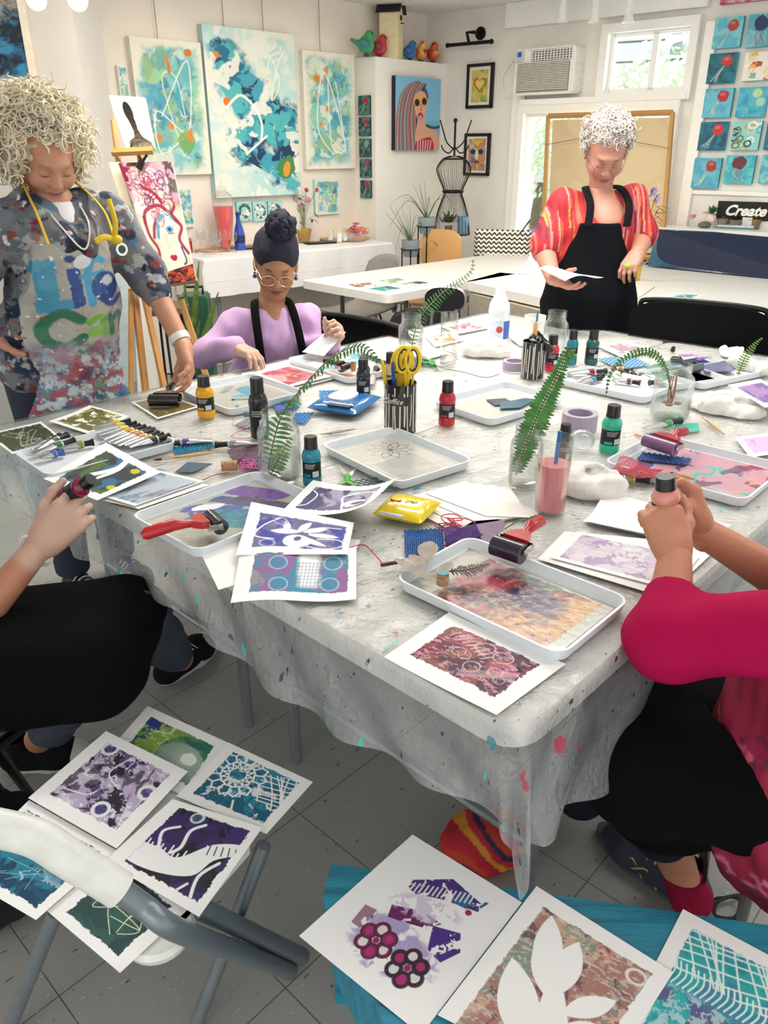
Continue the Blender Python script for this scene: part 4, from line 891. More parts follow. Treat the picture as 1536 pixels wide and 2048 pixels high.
# chairs
def fold_chair(lb,pos,rz,back_w=.44,bh=.2,top=.8,seat=True):
 t=T('folding_chair',lb,'chair',pos,rz);fr=mat('#17181a',.35,.4);pad=mat('#0a0a0d',.82)
 h=back_w/2
 mk('frame',MB().tube(arc([(-h,.06,.0),(-h,-.0,.3),(-h-.0,-.1,.62),(-h+.03,-.13,top-.05),(-h+.09,-.14,top),(h-.09,-.14,top),(h-.03,-.13,top-.05),(h,-.1,.62),(h,0,.3),(h,.06,0)],5),.011,8).tube([(-h+.02,-.2,0),(-h+.02,.2,.44)],.010).tube([(h-.02,-.2,0),(h-.02,.2,.44)],.010).tube([(-h+.02,-.16,.07),(h-.02,-.16,.07)],.008),fr,t,world=False)
 def bf(u,v):
  x=(u-.5)*2*(h-.002);k=1-abs(x/h)**3;zt_=top+.006-(.055*(abs(x/h))**4);zb_=top-bh*(1.05-.22*math.cos(x/h*PI));z=zb_+(zt_-zb_)*v;return(x,-.115-(z-.6)*.1-.012+.035*(1-(x/h)**2)*-1,z)
 mb=MB().sheet(bf,16,8);n=len(mb.v);vs=[(x,y+.022,z)for x,y,z in mb.v];f2=[tuple(i+n for i in f[::-1])for f in mb.f];mb.v+=vs;mb.f+=f2
 for i in range(16):mb.f+=[(i,i+n,i+1+n,i+1),(8*17+i,8*17+i+1,8*17+i+1+n,8*17+i+n)]
 for j in range(8):mb.f+=[(j*17,(j+1)*17,(j+1)*17+n,j*17+n),(j*17+16,j*17+16+n,(j+1)*17+16+n,(j+1)*17+16)]
 mk('backrest',mb,pad,t,world=False)
 mk('seat',MB().box((0,.06,.45),(back_w-.05,.38,.03),bev=.012),pad,t,world=False,smooth=False);return t
def shell_chair(lb,pos,rz,col,legc='#2a2a2a',hgt=.8):
 t=T('shell_chair',lb,'chair',pos,rz)
 def f(u,v):
  x=(u-.5)*.46;
  if v<.55:y=.22-v/.55*.4;z=.44-.02*math.sin(v/.55*PI)+.06*(abs(x)/.23)**2*(v/.55)
  else:k=(v-.55)/.45;y=-.18-.09*k;z=.45+(hgt-.45)*k-.06*(abs(x)/.23)**3*k
  if v>=.55:y+=.07*(abs(x)/.23)**2
  return(x*(1-.12*max(0,v-.7)/.3*1.5),y,z)
 mb=MB().sheet(f,16,20);o=mk('seat_shell',mb,mat(col,.35),t,world=False);md=o.modifiers.new('thick','SOLIDIFY');md.thickness=.008
 for sx in(-1,1):
  for sy in(-1,1):mk('leg',MB().tube([(sx*.1,sy*.08,.43),(sx*.2,sy*.2,0)],.007),mat(legc,.4,.5),t,world=False)
 return t
c_=P(722,690,.0);q=R(722,548,5.5);shell_chair('silver-grey shell chair tucked behind the folding table',(q.x,5.5,0),2.2,'#8f8c88',hgt=.80)
q=P(790,700,.3);shell_chair('black shell chair under the folding table, seen past the clear jar',(.08,4.0,0),2.5,'#141416',hgt=.70)
q=R(858,505,5.9);t=T('plywood_chair','light bent plywood chair with round-topped back behind the folding table','chair',(q.x,5.9,0),2.6)
pts=[(.17*math.copysign(abs(math.cos(a_))**.6,math.cos(a_)),.15*math.copysign(abs(math.sin(a_))**.6,math.sin(a_)))for a_ in np.linspace(0,2*PI,33)[:-1]]
mk('backrest',MB().prism(pts,.015,M=Matrix(((1,0,0),(0,0,1),(0,1,0))),c=(0,-.2,.78)),mat('#d3a36a',.45,scale=8.),t,world=False,smooth=False)
mk('seat',MB().box((0,0,.44),(.38,.38,.02),bev=.008),mat('#d3a36a',.45,scale=8.),t,world=False,smooth=False)
for sx in(-1,1):mk('frame',MB().tube([(sx*.15,-.21,.8),(sx*.16,-.2,.4),(sx*.18,-.22,0)],.01).tube([(sx*.17,.18,.43),(sx*.19,.2,0)],.01),mat('#8f9294',.3,.8),t,world=False)
# small chair with an oval black pad
q=R(890,590,4.05);t=T('oval_back_chair','small chair with black oval back pad and steel frame by the fern','chair',(q.x,4.05,0),2.95)
zc_=R(890,598,4.05).z;sc4=depth(q)/F;ow,oh=40*sc4,23*sc4
pts=[(ow*math.copysign(abs(math.cos(a_))**.7,math.cos(a_)),oh*math.copysign(abs(math.sin(a_))**.8,math.sin(a_)))for a_ in np.linspace(0,2*PI,41)[:-1]]
MX=Matrix(((1,0,0),(0,0,1),(0,1,0)))
mk('backrest',MB().prism(pts,.03,M=MX,c=(0,-.015,zc_)),mat('#15161a',.5),t,world=False,smooth=False);mk('rim',MB().tube([(x,0,zc_+y)for x,y in pts+pts[:1]],.008,6,cap=False),mat('#c9c9c4',.3,.6),t,world=False)
for sx in(-1,1):mk('leg',MB().tube([(sx*ow*.6,.01,zc_-oh*.8),(sx*ow*.75,0,.4),(sx*ow*.9,-.03,0)],.01).tube([(sx*ow*.8,.3,.42),(sx*ow*.9,.34,0)],.01),mat('#b4b4b0',.25,.9),t,world=False)
mk('seat',MB().box((0,.17,.43),(.38,.34,.035),bev=.012),mat('#5a3f33',.6),t,world=False,smooth=False)
fold_chair('black folding chair facing the far side of the main table, at the right',(1.36,3.30,0),math.radians(150)+PI,.56,.24,.90)
fold_chair('black padded folding chair behind the seated woman',(-.19,3.30,0),math.radians(-40)+PI,.58,.22,.79)
# chevron chairs
def chev(w,h):
 a=Art(w,h,'#e6e3dc',3);xx=(a.X*w/16)%1;m=((a.Y*h+5.2*abs(xx*2-1))%9.5)<4.2;a.put(m.astype(np.float32),'#141414');return a
for lb,xs,Y in(('chevron upholstered chair left of the woman in red',((950,458),(1063,458)),6.2),('chevron upholstered chair mostly hidden right of the woman in red',((1262,470),(1309,470)),5.75)):
 a_,b_=R(*xs[0],Y),R(*xs[1],Y-.1);w_=(b_-a_).length;c=(a_+b_)/2;d_=(b_-a_);t=T('chevron_chair',lb,'chair',(c.x,c.y,0),math.atan2(d_.y,d_.x))
 ht=a_.z;mk('backrest',MB().box((0,0,(ht+.4)/2),(w_-.012,.07,ht-.4-.01),bev=.025),mat('#e6e3dc',.8),t,world=False,smooth=False)
 ar=chev(int(w_*420),150);o=quadsheet('zigzag_cover',ar,[(-w_/2,-.037,ht),(w_/2,-.037,ht),(w_/2,-.037,.42),(-w_/2,-.037,.42)],V_PAPER,bend=lambda U,V:np.stack([0*U,.03*np.clip(abs(U-.5)*2-.85,0,1)/.15+.03*np.clip(.06-V,0,1)/.06,0*U],-1));o.parent=t
 mk('seat',MB().box((0,-.17,.44),(w_,.3,.1),bev=.03),mat('#cfccc4',.8),t,world=False,smooth=False)
 for sx in(-1,1):
  for sy in(-.28,0):mk('leg',MB().tube([(sx*w_*.43,sy,.4),(sx*w_*.43,sy,0)],.017),mat('#2a211c'),t,world=False)
cs=[wallpt(x,y,WR,o_)for x,y,o_ in((1097,232,.12),(1345,225,.12),(1322,515,.3),(1085,512,.3))]
t=T('leaning_canvas','large stretched canvas seen from behind, leaning in the window','canvas',cs[3])
a=Art(120,140,'#c9b591',99);a.wash(['#b8a684','#d8c49c'],3,soft=.2,op=.5);a.ell(.78,.78,.3,.14,'#dd8a6a',soft=.8,op=.6);a.ell(.35,.75,.3,.1,'#d3a07a',soft=.8,op=.5)  # reddish glow of the translucent canvas, painted in as soft patches
ci=[cs[0].lerp(cs[2],.03),cs[1].lerp(cs[3],.03),cs[2].lerp(cs[0],.03),cs[3].lerp(cs[1],.03)]
quadsheet('canvas_back',a,[p_-nR*.015 for p_ in ci],V_MATTE,t)
for i in range(4):mk('stretcher_bar',MB().tube([cs[i],cs[(i+1)%4]],.018,4),mat('#b98d52',.5,scale=6.),t,smooth=False)
mk('hanging_wire',MB().tube([cs[0].lerp(cs[3],.2)+nR*.02,cs[0].lerp(cs[1],.45).lerp(cs[3].lerp(cs[2],.45),.14)+nR*.03,cs[1].lerp(cs[2],.24)+nR*.02],.002,4),mat('#6d6658'),t)
# shelf counter at the right with ornaments
ZH=.99;h0,h1=P(1318,455,ZH),P(1640,470,ZH);hd=(h1-h0).normalized();hn=Vector((-hd.y,hd.x,0));hn=hn if hn.y>0 else-hn
t=T('shelf_cabinet','white shelf unit under the jellyfish canvases, holding a row of ornaments','shelf',(h0.x,h0.y,0))
H0=Vector((h0.x,h0.y,0));H1=Vector((h1.x,h1.y,0));slab('shelf_top',[H0,H1,H1+hn*.14,H0+hn*.22],ZH-.03,ZH,WHT,0,t);slab('body',[H0+hn*.02,H1+hn*.02,H1+hn*.13,H0+hn*.2+hd*.02],0,ZH-.031,WHT,0,t)
cs=[P(1315,458,ZH-.01)-hn*.02,P(1640,472,ZH-.01)-hn*.02];bt=[P(1296,532,ZB+.005),P(1640,566,ZB+.005)]
t=T('large_canvas','wide navy and violet abstract canvas leaning against the shelf unit','painting',bt[0])
a=Art(200,80,'#18274f',101);a.wash(['#10203f','#1f4f7a','#2a2f6f','#122a52','#1a5a78'],3,2,soft=.12);a.put(ss(.5,.75,a.nz(3)*a.X*1.4),'#43309a',.8);a.specks(14,'#0c1230',.05)
quadsheet('painted_face',a,[cs[0],cs[1],bt[1],bt[0]],V_GLOSS,t)
kk=hn*.035;v=[cs[0]+kk*.1,cs[1]+kk*.1,bt[1]+kk*.1,bt[0]+kk*.1,cs[0]+kk,cs[1]+kk,bt[1]+kk,bt[0]+kk]
mk('canvas_edge',MB().add(v,[(0,1,2,3),(7,6,5,4),(0,4,5,1),(1,5,6,2),(2,6,7,3),(3,7,4,0)]),mat('#16223f',.6),t,smooth=False)
def sh(x,y):return P(x,453+(x-1318)*.03,ZH)+hn*.03
# Create sign
q=[wallpt(x,y,(sh(1450,440)+hn*.04,-hn))for x,y in((1434,383),(1536+30,390),(1536+28,452),(1430,446))]
zc0=ZH;s0=q[3];ln=150*depth(s0)/F;t=T('create_sign','black sign with raised white script reading Create','sign',(s0.x,s0.y,ZH+.02),math.atan2(hd.y,hd.x));Hs=34*depth(s0)/F
mk('board',MB().box((ln/2,0,Hs/2+.03),(ln,.015,Hs)),mat('#121214',.6),t,world=False,smooth=False)
def text3d(s,size,ext,m,parent,loc,rot,name='lettering',shear=.0,bold=.0,name2=None):
 cu=bpy.data.curves.new('letters','FONT');cu.body=s;cu.size=size;cu.extrude=ext;cu.shear=shear;cu.offset=bold;cu.align_x='CENTER';cu.align_y='CENTER';cu.resolution_u=3
 tmp=bpy.data.objects.new('letters',cu);COL.objects.link(tmp);dg=bpy.context.evaluated_depsgraph_get();me=bpy.data.meshes.new_from_object(tmp.evaluated_get(dg));bpy.data.objects.remove(tmp)
 o=bpy.data.objects.new(name,me);COL.objects.link(o);me.materials.clear();me.materials.append(m);o.parent=parent;o.location=loc;o.rotation_euler=rot;return o
text3d('Create',Hs*.78,.006,mat('#f2f0ea',.4),t,(ln*.345,-.013,Hs*.5+.03),(PI/2,0,0),shear=.35,bold=.003)
# ornaments along the shelf
def succ(t,c,n,ln_,col,seed,w_=.008):
 rg=random.Random(seed);mb=MB()
 for i in range(n):
  a_=rg.random()*6.28;e=rg.uniform(.2,1.2);d=Vector((math.cos(a_)*math.cos(e),math.sin(a_)*math.cos(e),math.sin(e)))*ln_*rg.uniform(.7,1.1);leafm(mb,c,Vector(c)+d,w_,droop=.01)
 mk('leaves',mb,mat(col,.5,var=.25),t,smooth=False)
q=sh(1417,449);t=T('face_planter','white face-shaped planter with a spiky succulent on the shelf','planter',q)
d_=SDF((-.05,-.05,-.005),(.05,.05,.1),.004);d_.ell((0,0,.055),(.035,.035,.045));d_.cap((0,0,0),(0,0,.02),.028,.02);d_.ell((0,-.036,.045),(.005,.009,.01),k=.01);d_.inter(lambda x,y,z:z-.088+0*x+0*y)
sdfobj('head_pot',[d_],mat('#dcc9c2',.5),None).parent=t;succ(t,(0,0,.08),34,.075,'#3f6b45',1);t.children[-1].matrix_basis=Matrix()
for ch in t.children:
 if ch.name.startswith('leaves'):
  ch.data.transform(Matrix.Translation(q))
def potp(lb,x,y,r,h,pc,n,ln_,col,seed,nm='potted_succulent'):
 q=sh(x,y);t=T(nm,lb,'potted plant',q);mk('pot',MB().lathe([(.001,0),(r*.75,0),(r,h*.9),(r*1.05,h),(r*.9,h),(.001,h*.85)],20,c=q),mat(pc,.6,bump=.2),t);succ(t,q+Vector((0,0,h*.85)),n,ln_,col,seed);return t
potp('small succulent in a patterned brown pot, left of the grey pot',1441,447,.035,.06,'#8a7a68',18,.035,'#5f6f4a',2)
potp('dark rosette succulent in a grey stone pot on the shelf',1466,448,.04,.055,'#7d7266',22,.05,'#2f4038',3)
potp('trailing plant in a brown pot at the right of the shelf',1508,446,.03,.06,'#8a7050',20,.05,'#6f8a4a',4)
q=sh(1412,450)+Vector((-.03,-.03,0));o=mk('pebble',MB().ball((0,0,.02),(.045,.03,.022),10),mat('#5f6a66',.6));o.location=q;tag(o,'dark grey-green stone under the face planter','stone')
q=sh(1490,448);o=mk('greeting_card',MB().box((0,0,.035),(.06,.008,.07)).box((0,-.0045,.05),(.061,.002,.038)),mat('#d8dcda',.6),smooth=False);o.location=q;o.rotation_euler.z=math.atan2(hd.y,hd.x);tag(o,'small white and blue card standing on the shelf','card')
for i,(c_,lb)in enumerate((('#5f8a92','pale teal book lying at the bottom of the ornament stack'),('#c9d8d6','white book lying on top of the pale teal book'))):
 q=sh(1468,456);o=mk('book',MB().box((0,0,0),(.24-.02*i,.07,.010)),mat(c_,.6),smooth=False);o.location=q+Vector((-.005,-.025,.006+.011*i));o.rotation_euler.z=math.atan2(hd.y,hd.x)+.02*i;tag(o,lb,'book')
q=sh(1380,451);t=T('wine_glass','wine glass of pink drink at the left end of the shelf','wine glass',q);mk('bowl',MB().lathe([(.003,.05),(.02,.06),(.025,.085),(.02,.11)],16,cap=False),GL,t,world=False);mk('pink_drink',MB().lathe([(.001,.052),(.018,.062),(.022,.08),(.001,.08)],16),mat('#d9828a',.2),t,world=False);mk('stem',MB().lathe([(.02,0),(.02,.002),(.003,.006),(.002,.05)],12),GL,t,world=False)
# prints lying on the back tables
def small_print(w,h,cols,seed,m=.12,bgc='#f4f4f2'):
 a=Art(w,h,bgc,seed);a.clip=a.rag(m,m,1-m,1-m,.03);a.put(a.clip,cols[0]);a.wash(cols[1:],4,soft=.05);a.put(ss(.62,.66,a.nz(6)),bgc,.7);return a
def prt(lb,cs,art,z,group=None,name='monotype_print',cat='print',bend=None,m=None):
 pts=[P(x,y,z)for x,y in cs];c=sum(pts,Vector())/4
 o=quadsheet(name,art,pts,m or V_PAPER,bend=bend,own_at=c);return tag(o,lb,cat,group)
G1='prints laid out on the folding table'
prt('print with a rust and grey patch, leftmost of four on the folding table',[(684,568),(742,563),(770,573),(708,576)],small_print(50,36,['#8a6048','#5f6a5a','#a5795a'],1),ZB+.001,G1)
prt('print with a pale green patch, farthest of four on the folding table',[(745,561),(800,554),(825,562),(776,569)],small_print(50,36,['#8f9f7a','#b8c09a','#6a8a70'],2),ZB+.001,G1)
prt('print with a teal patch, nearest of four on the folding table',[(722,577),(776,570),(815,576),(768,585)],small_print(50,36,['#3f8a86','#5fa8a0','#2f6a70'],3),ZB+.002,G1)
prt('print with a dark slate patch, rightmost of four on the folding table',[(790,568),(838,560),(868,565),(820,573)],small_print(50,36,['#4a5a60','#2f4048','#7f9a96'],4),ZB+.002,G1)
G2='prints laid out on the right worktop'
prt('print with an aqua wash lying by the yellow vase',[(1300,598),(1362,600),(1350,608),(1285,604)],small_print(50,36,['#9fd0d8','#c0e0e4'],5),ZB+.001,G2)
prt('print with a teal patch lying behind the black folding chair',[(1350,585),(1405,590),(1390,598),(1335,594)],small_print(50,36,['#7fb8bc','#4f8f98','#c0d8d8'],6),ZB+.001,G2)
prt('print with a peach and grey patch, left of the navy and red print',[(1385,604),(1440,608),(1425,616),(1368,611)],small_print(50,36,['#d3bfae','#b09a8a','#c8d0c8'],7),ZB+.001,G2)
prt('print with a navy and red patch on the right worktop',[(1450,609),(1520,616),(1505,627),(1435,619)],small_print(60,40,['#8f9ab8','#3a4a78','#b04a58','#2a3a5a'],8),ZB+.001,G2)
prt('print with a teal patch cut by the right edge of the picture',[(1535,618),(1590,622),(1580,632),(1515,627)],small_print(50,36,['#7fa8a8','#3f6a70'],9),ZB+.001,G2)
prt('white sheet under the hand of the woman in red on the worktop',[(1045,560),(1095,565),(1085,575),(1030,570)],small_print(40,30,['#e8e6e2','#d0ccc8'],10),ZB+.001,G2)
# yellow vase with flowers
q=P(1268,560,ZB);t=T('flower_vase','yellow glass vase of lilac flowers on the worktop beside the woman in red','vase of flowers',q)
s=depth(q)/F;mk('vase',MB().lathe([(.001,0),(11*s,.002),(12*s,30*s),(10*s,60*s),(12*s,75*s)],20,cap=False),glassmat('#e8d83a',.8,body=.35),t,world=False)
for i,(x,y,c_)in enumerate(((1303,383,'#b9a0c8'),(1284,388,'#d8b8c8'),(1290,400,'#c8a8c0'),(1310,396,'#cdb4d4'))):
 e=R(x,y,q.y);mk('stem',MB().tube(arc([q+Vector((0,0,.05)),q+Vector(((e.x-q.x)*.3,0,.2)),e]),.003,5),m_stem,t);flower(t,e,.03,c_,seed=20+i)
mb=MB()
for i in range(22):a_=R(1292+rg_.uniform(-14,30),398+rg_.uniform(0,45),q.y);leafm(mb,a_,a_+Vector((rg_.uniform(-.04,.1),0,rg_.uniform(-.06,.03))),.010)
mk('leaves',mb,m_leaf,t,smooth=False)
o=mk('marker_pen',MB().tube([(0,0,0),(.07,.02,.09)],.006),mat('#22242a',.4));o.location=P(1043,525,ZB)+Vector((0,.15,.18));tag(o,'dark pen poking up behind the chevron chair by the window','pen')
# ================================================================ the main table, its plastic sheet and everything on it
C0=Vector((.186,.823,0));ta=math.radians(43.5);U_=Vector((math.sin(ta),math.cos(ta),0));V_=Vector((-math.cos(ta),math.sin(ta),0));TLn,TWd=2.42,1.83
def tb(u,v,z=0):p=C0+U_*u+V_*v;return Vector((p.x,p.y,z))
for k,(v0,v1,lb)in enumerate(((0,.912,'long white folding table nearest the camera, half of the work table'),(.918,TWd,'long white folding table on the far side, half of the work table'))):
 t=T('folding_table',lb,'table',tb(0,v0),group=None);slab('table_top',[tb(0,v0),tb(TLn,v0),tb(TLn,v1),tb(0,v1)],.695,LT-.004,mat('#ecebe6',.4,var=.03),.07,t)
 for u in(.25,TLn-.25):
  for v in(v0+.1,v1-.1):mk('leg',MB().tube([tb(u,v,.7),tb(u,v,0)],.015),mat('#9aa0a4',.35,.7),t)
  mk('crossbar',MB().tube([tb(u,v0+.1,.25),tb(u,v1-.1,.25)],.012),mat('#9aa0a4',.35,.7),t)
def plastic():
 m=bpy.data.materials.new('clear_plastic_sheet');m.use_nodes=True;nt=m.node_tree;nt.nodes.clear();L=nt.links.new
 out=nn(nt,'ShaderNodeOutputMaterial');tc=nn(nt,'ShaderNodeTexCoord')
 mp=nn(nt,'ShaderNodeMapping');mp.inputs['Scale'].default_value=(1,1.8,1);L(tc.outputs['Object'],mp.inputs[0])
 n1=nn(nt,'ShaderNodeTexNoise',Scale=9.,Detail=7.,Roughness=.62,Distortion=1.6);L(mp.outputs[0],n1.inputs['Vector'])
 n2=nn(nt,'ShaderNodeTexNoise',Scale=36.,Detail=4.,Distortion=2.2);L(tc.outputs['Object'],n2.inputs['Vector'])
 ad=nn(nt,'ShaderNodeMath',operation='MULTIPLY_ADD');ad.inputs[1].default_value=.35;L(n2.outputs['Fac'],ad.inputs[0]);L(n1.outputs['Fac'],ad.inputs[2])
 bp=nn(nt,'ShaderNodeBump',Strength=.85,Distance=.012);L(ad.outputs[0],bp.inputs['Height'])
 tr=nn(nt,'ShaderNodeBsdfTransparent');tr.inputs[0].default_value=(.97,.975,.98,1)
 df=nn(nt,'ShaderNodeBsdfDiffuse');df.inputs[0].default_value=(.72,.76,.78,1);tl=nn(nt,'ShaderNodeBsdfTranslucent');tl.inputs[0].default_value=(.8,.84,.86,1)
 gl=nn(nt,'ShaderNodeBsdfGlossy',Roughness=.06);L(bp.outputs[0],gl.inputs['Normal']);gl.inputs[0].default_value=(1,1,1,1)
 a=nn(nt,'ShaderNodeMixShader');a.inputs[0].default_value=.4;L(df.outputs[0],a.inputs[1]);L(tl.outputs[0],a.inputs[2])
 r0=nn(nt,'ShaderNodeMapRange');L(n1.outputs['Fac'],r0.inputs[0]);r0.inputs[1].default_value=.3;r0.inputs[2].default_value=.7;r0.inputs[3].default_value=.03;r0.inputs[4].default_value=.17
 sx_=nn(nt,'ShaderNodeSeparateXYZ');L(tc.outputs['Object'],sx_.inputs[0]);hz_=nn(nt,'ShaderNodeMapRange');L(sx_.outputs['Z'],hz_.inputs[0]);hz_.inputs[1].default_value=-.005;hz_.inputs[2].default_value=-.05;hz_.inputs[3].default_value=0.;hz_.inputs[4].default_value=.17;hs_=nn(nt,'ShaderNodeMath',operation='ADD');L(r0.outputs[0],hs_.inputs[0]);L(hz_.outputs[0],hs_.inputs[1]);r0=hs_  # grazing overhead light on the hanging skirts, mixed in as extra haze
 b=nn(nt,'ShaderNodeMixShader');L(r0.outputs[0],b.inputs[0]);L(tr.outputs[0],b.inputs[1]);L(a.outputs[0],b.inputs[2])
 fr=nn(nt,'ShaderNodeFresnel',IOR=1.5);L(bp.outputs[0],fr.inputs['Normal']);mm=nn(nt,'ShaderNodeMath',operation='MULTIPLY_ADD');mm.inputs[1].default_value=.8;mm.inputs[2].default_value=.05;L(fr.outputs[0],mm.inputs[0])
 c=nn(nt,'ShaderNodeMixShader');L(mm.outputs[0],c.inputs[0]);L(b.outputs[0],c.inputs[1]);L(gl.outputs[0],c.inputs[2]);prev=c.outputs[0]
 for sc_,th_,col,st in((26,.70,'#17181d',(1,2.2,1)),(14,.71,'#1f7f92',(1,1.6,1)),(19,.71,'#a8324a',(1.6,1,1)),(13,.70,'#3fb8b0',(1,3,1)),(70,.70,'#1b2030',(1,1.6,1)),(17,.715,'#4a4f9a',(1,1,1)),(34,.715,'#2a3a4a',(3,1,1))):
  mq=nn(nt,'ShaderNodeMapping');mq.inputs['Scale'].default_value=st;mq.inputs['Location'].default_value=(sc_,0,0);L(tc.outputs['Object'],mq.inputs[0]);n=nn(nt,'ShaderNodeTexNoise',Scale=float(sc_),Detail=3.);L(mq.outputs[0],n.inputs['Vector'])
  r=nn(nt,'ShaderNodeValToRGB');r.color_ramp.elements[0].position=th_;r.color_ramp.elements[1].position=th_+.02;r.color_ramp.elements[1].color=(.85,.85,.85,1);L(n.outputs['Fac'],r.inputs[0])
  d=nn(nt,'ShaderNodeBsdfPrincipled');d.inputs['Base Color'].default_value=(*C(col),1);d.inputs['Roughness'].default_value=.4
  x=nn(nt,'ShaderNodeMixShader');L(r.outputs[0],x.inputs[0]);L(prev,x.inputs[1]);L(d.outputs[0],x.inputs[2]);prev=x.outputs[0]
 L(prev,out.inputs[0]);return m
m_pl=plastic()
def film(a,b):
 u0,u1,v0,v1=-.17,TLn+.2,-.21,TWd+.14
 u=u0+(u1-u0)*a;v=v0+(v1-v0)*b;x=min(max(u,0),TLn);y=min(max(v,0),TWd);ox,oy=u-x,v-y;L=math.hypot(ox,oy)
 w=.0012*math.sin(u*31+2*math.sin(v*17))+.001*math.sin(v*43+u*9)
 if L<1e-6:return tuple(tb(u,v,LT+.0012+abs(w)*.7))
 L2=L*(1+.12*math.sin(u*9+v*7));k=(.010+.05*L*(1+1.4*math.sin((u-v)*34+math.sin(u*11)))+.12*L);ux,uy=ox/L,oy/L
 e=.25*max(0,min(L,.05)-.0);z=LT-max(0,L2-.008)*.985
 cor=min(1,abs(ox*oy)*60)if ox*oy else 0
 return tuple(tb(x+ux*k,y+uy*k,z))
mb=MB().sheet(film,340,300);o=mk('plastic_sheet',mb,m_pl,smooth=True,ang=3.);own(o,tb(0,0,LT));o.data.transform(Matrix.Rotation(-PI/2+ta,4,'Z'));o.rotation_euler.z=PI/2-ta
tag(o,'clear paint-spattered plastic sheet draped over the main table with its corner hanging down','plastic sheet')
ZT=LT+.003
# ---- trays
def rect3(a,b,c,z):
 A,B,Cc=P(*a,z),P(*b,z),P(*c,z);x=(B-A);L=x.length;x.normalize();y=Vector((-x.y,x.x,0));w=(Cc-B).dot(y);return A,x,y,L,w
TRW=mat('#dfe4ea',.35,var=.02)
def rrect(L,W,r,n=5):
 pts=[]
 for cx,cy,a0 in((L-r,r,-PI/2),(L-r,W-r,0),(r,W-r,PI/2),(r,r,PI)):
  for k in range(n+1):a=a0+PI/2*k/n;pts.append((cx+r*math.cos(a),cy+r*math.sin(a)))
 return pts
def tray(lb,a,b,c,art=None,h=.022,z0=None,m=None,plate=None):
 z0=ZT if z0 is None else z0
 A,x,y,L,W=rect3(a,b,c,z0+h)
 if W<0:A=A+x*L;x=-x;y=-y;W=-W
 t=T('tray',lb,'tray',(A.x,A.y,z0),math.atan2(x.y,x.x),'white shallow trays on the main table')
 rings=[(0.006,0),(.0,h),(.0045,h),(.010,.004)];mb=MB();n=24;vs=[]
 for ins,z in rings:
  vs+=[(q[0]+ins,q[1]+ins,z)for q in rrect(L-2*ins,W-2*ins,max(.01,.03-ins))]
 mb.add(vs,[(i*n+k,i*n+(k+1)%n,(i+1)*n+(k+1)%n,(i+1)*n+k)for i in range(3)for k in range(n)]+[tuple(range(n))[::-1],tuple(3*n+k for k in range(n))])
 mk('tray_body',mb,m or TRW,t,world=False,ang=1.0)
 if art is not None:
  d=.018;o=quadsheet('paint_layer',art,[(d,W-d,.0052),(L-d,W-d,.0052),(L-d,d,.0052),(d,d,.0052)],V_GLOSS);o.parent=t
 t['tw']=1;del t['tw']
 return t,L,W
def smear(w,h,bgc,rows,seed,nzs=5):
 a=Art(w,h,bgc,seed)
 for(x0,y0,x1,y1,c,wd)in rows:
  d=a.dpoly([(x0,y0),(x1,y1)]);n=a.nz(10,30)*.03;a.put(ss(wd,wd-.015,d+n),c);a.put(ss(wd,wd-.02,d+n)*ss(.5,.6,a.nz(30,8)),tuple(min(1,q*1.5+.02)for q in C(c)),.6)
 return a
GB='#b9bab4'
T1=tray('white tray of metal paint tubes at the left end of the table',(24,903),(95,952),(359,883),None)
a=smear(150,100,'#a8a79f',[(.3,.3,.6,.35,'#3a86a0',.16),(.5,.55,.7,.5,'#3f93b0',.1),(.1,.4,.25,.6,'#7d7f7d',.08),(.8,.8,.9,.85,'#2f7f8a',.05)],2)
T2=tray('white tray with a teal paint patch behind the yellow paint bottle',(354,778),(460,820),(592,775),a)
a=Art(150,90,'#b5b5b0',5);a.wash(['#c8938a','#6fb0b4','#d9d6d0'],4,soft=.08)
T4=tray('white tray with a pink-smeared plate beside the seated woman',(571,716),(698,757),(815,722),a)
a=Art(220,150,'#b9b8b2',6)
def net(a,x0,y0,x1,y1,n,m,w,c,sk=.0):
 for i in range(n+1):t=i/n;a.line([(x0+(x1-x0)*t,y0),(x0+(x1-x0)*t+sk,y1)],w,c,sm=False)
 for j in range(m+1):t=j/m;a.line([(x0,y0+(y1-y0)*t),(x1,y0+(y1-y0)*t)],w,c,sm=False)
def web(a,cx,cy,r,w,c,n=10,rings=3,asp=1.):
 for k in range(n):
  t=2*PI*k/n
  for i in range(rings):
   r0,r1=r*i/rings,r*(i+1)/rings;s=.5*(i%2)
   t0,t1,t2=t+s*2*PI/n,t+(s+.5)*2*PI/n,t+(s-.5)*2*PI/n
   P0=(cx+r0*math.cos(t0)/a.asp,cy+r0*math.sin(t0));P1=(cx+r1*math.cos(t1)/a.asp,cy+r1*math.sin(t1));P2=(cx+r1*math.cos(t2)/a.asp,cy+r1*math.sin(t2))
   a.line([P0,P1],w,c,sm=False);a.line([P0,P2],w,c,sm=False)
web(a,.32,.38,.3,.005,'#57585a');net(a,.5,.25,.92,.85,12,14,.0035,'#77787a',.03);a.put(ss(.55,.7,a.nz(5)),'#b9b8b2',.4)
T5=tray('white tray with lace and mesh impressions, in the centre before the striped cup',(640,888),(797,966),(916,905),a)
a=Art(140,100,'#c4c3bd',7);a.wash(['#b5b8b4'],3,op=.4)
T6=tray('white tray with loose dark stencil leaves, right of centre',(862,800),(983,840),(1088,783),a)
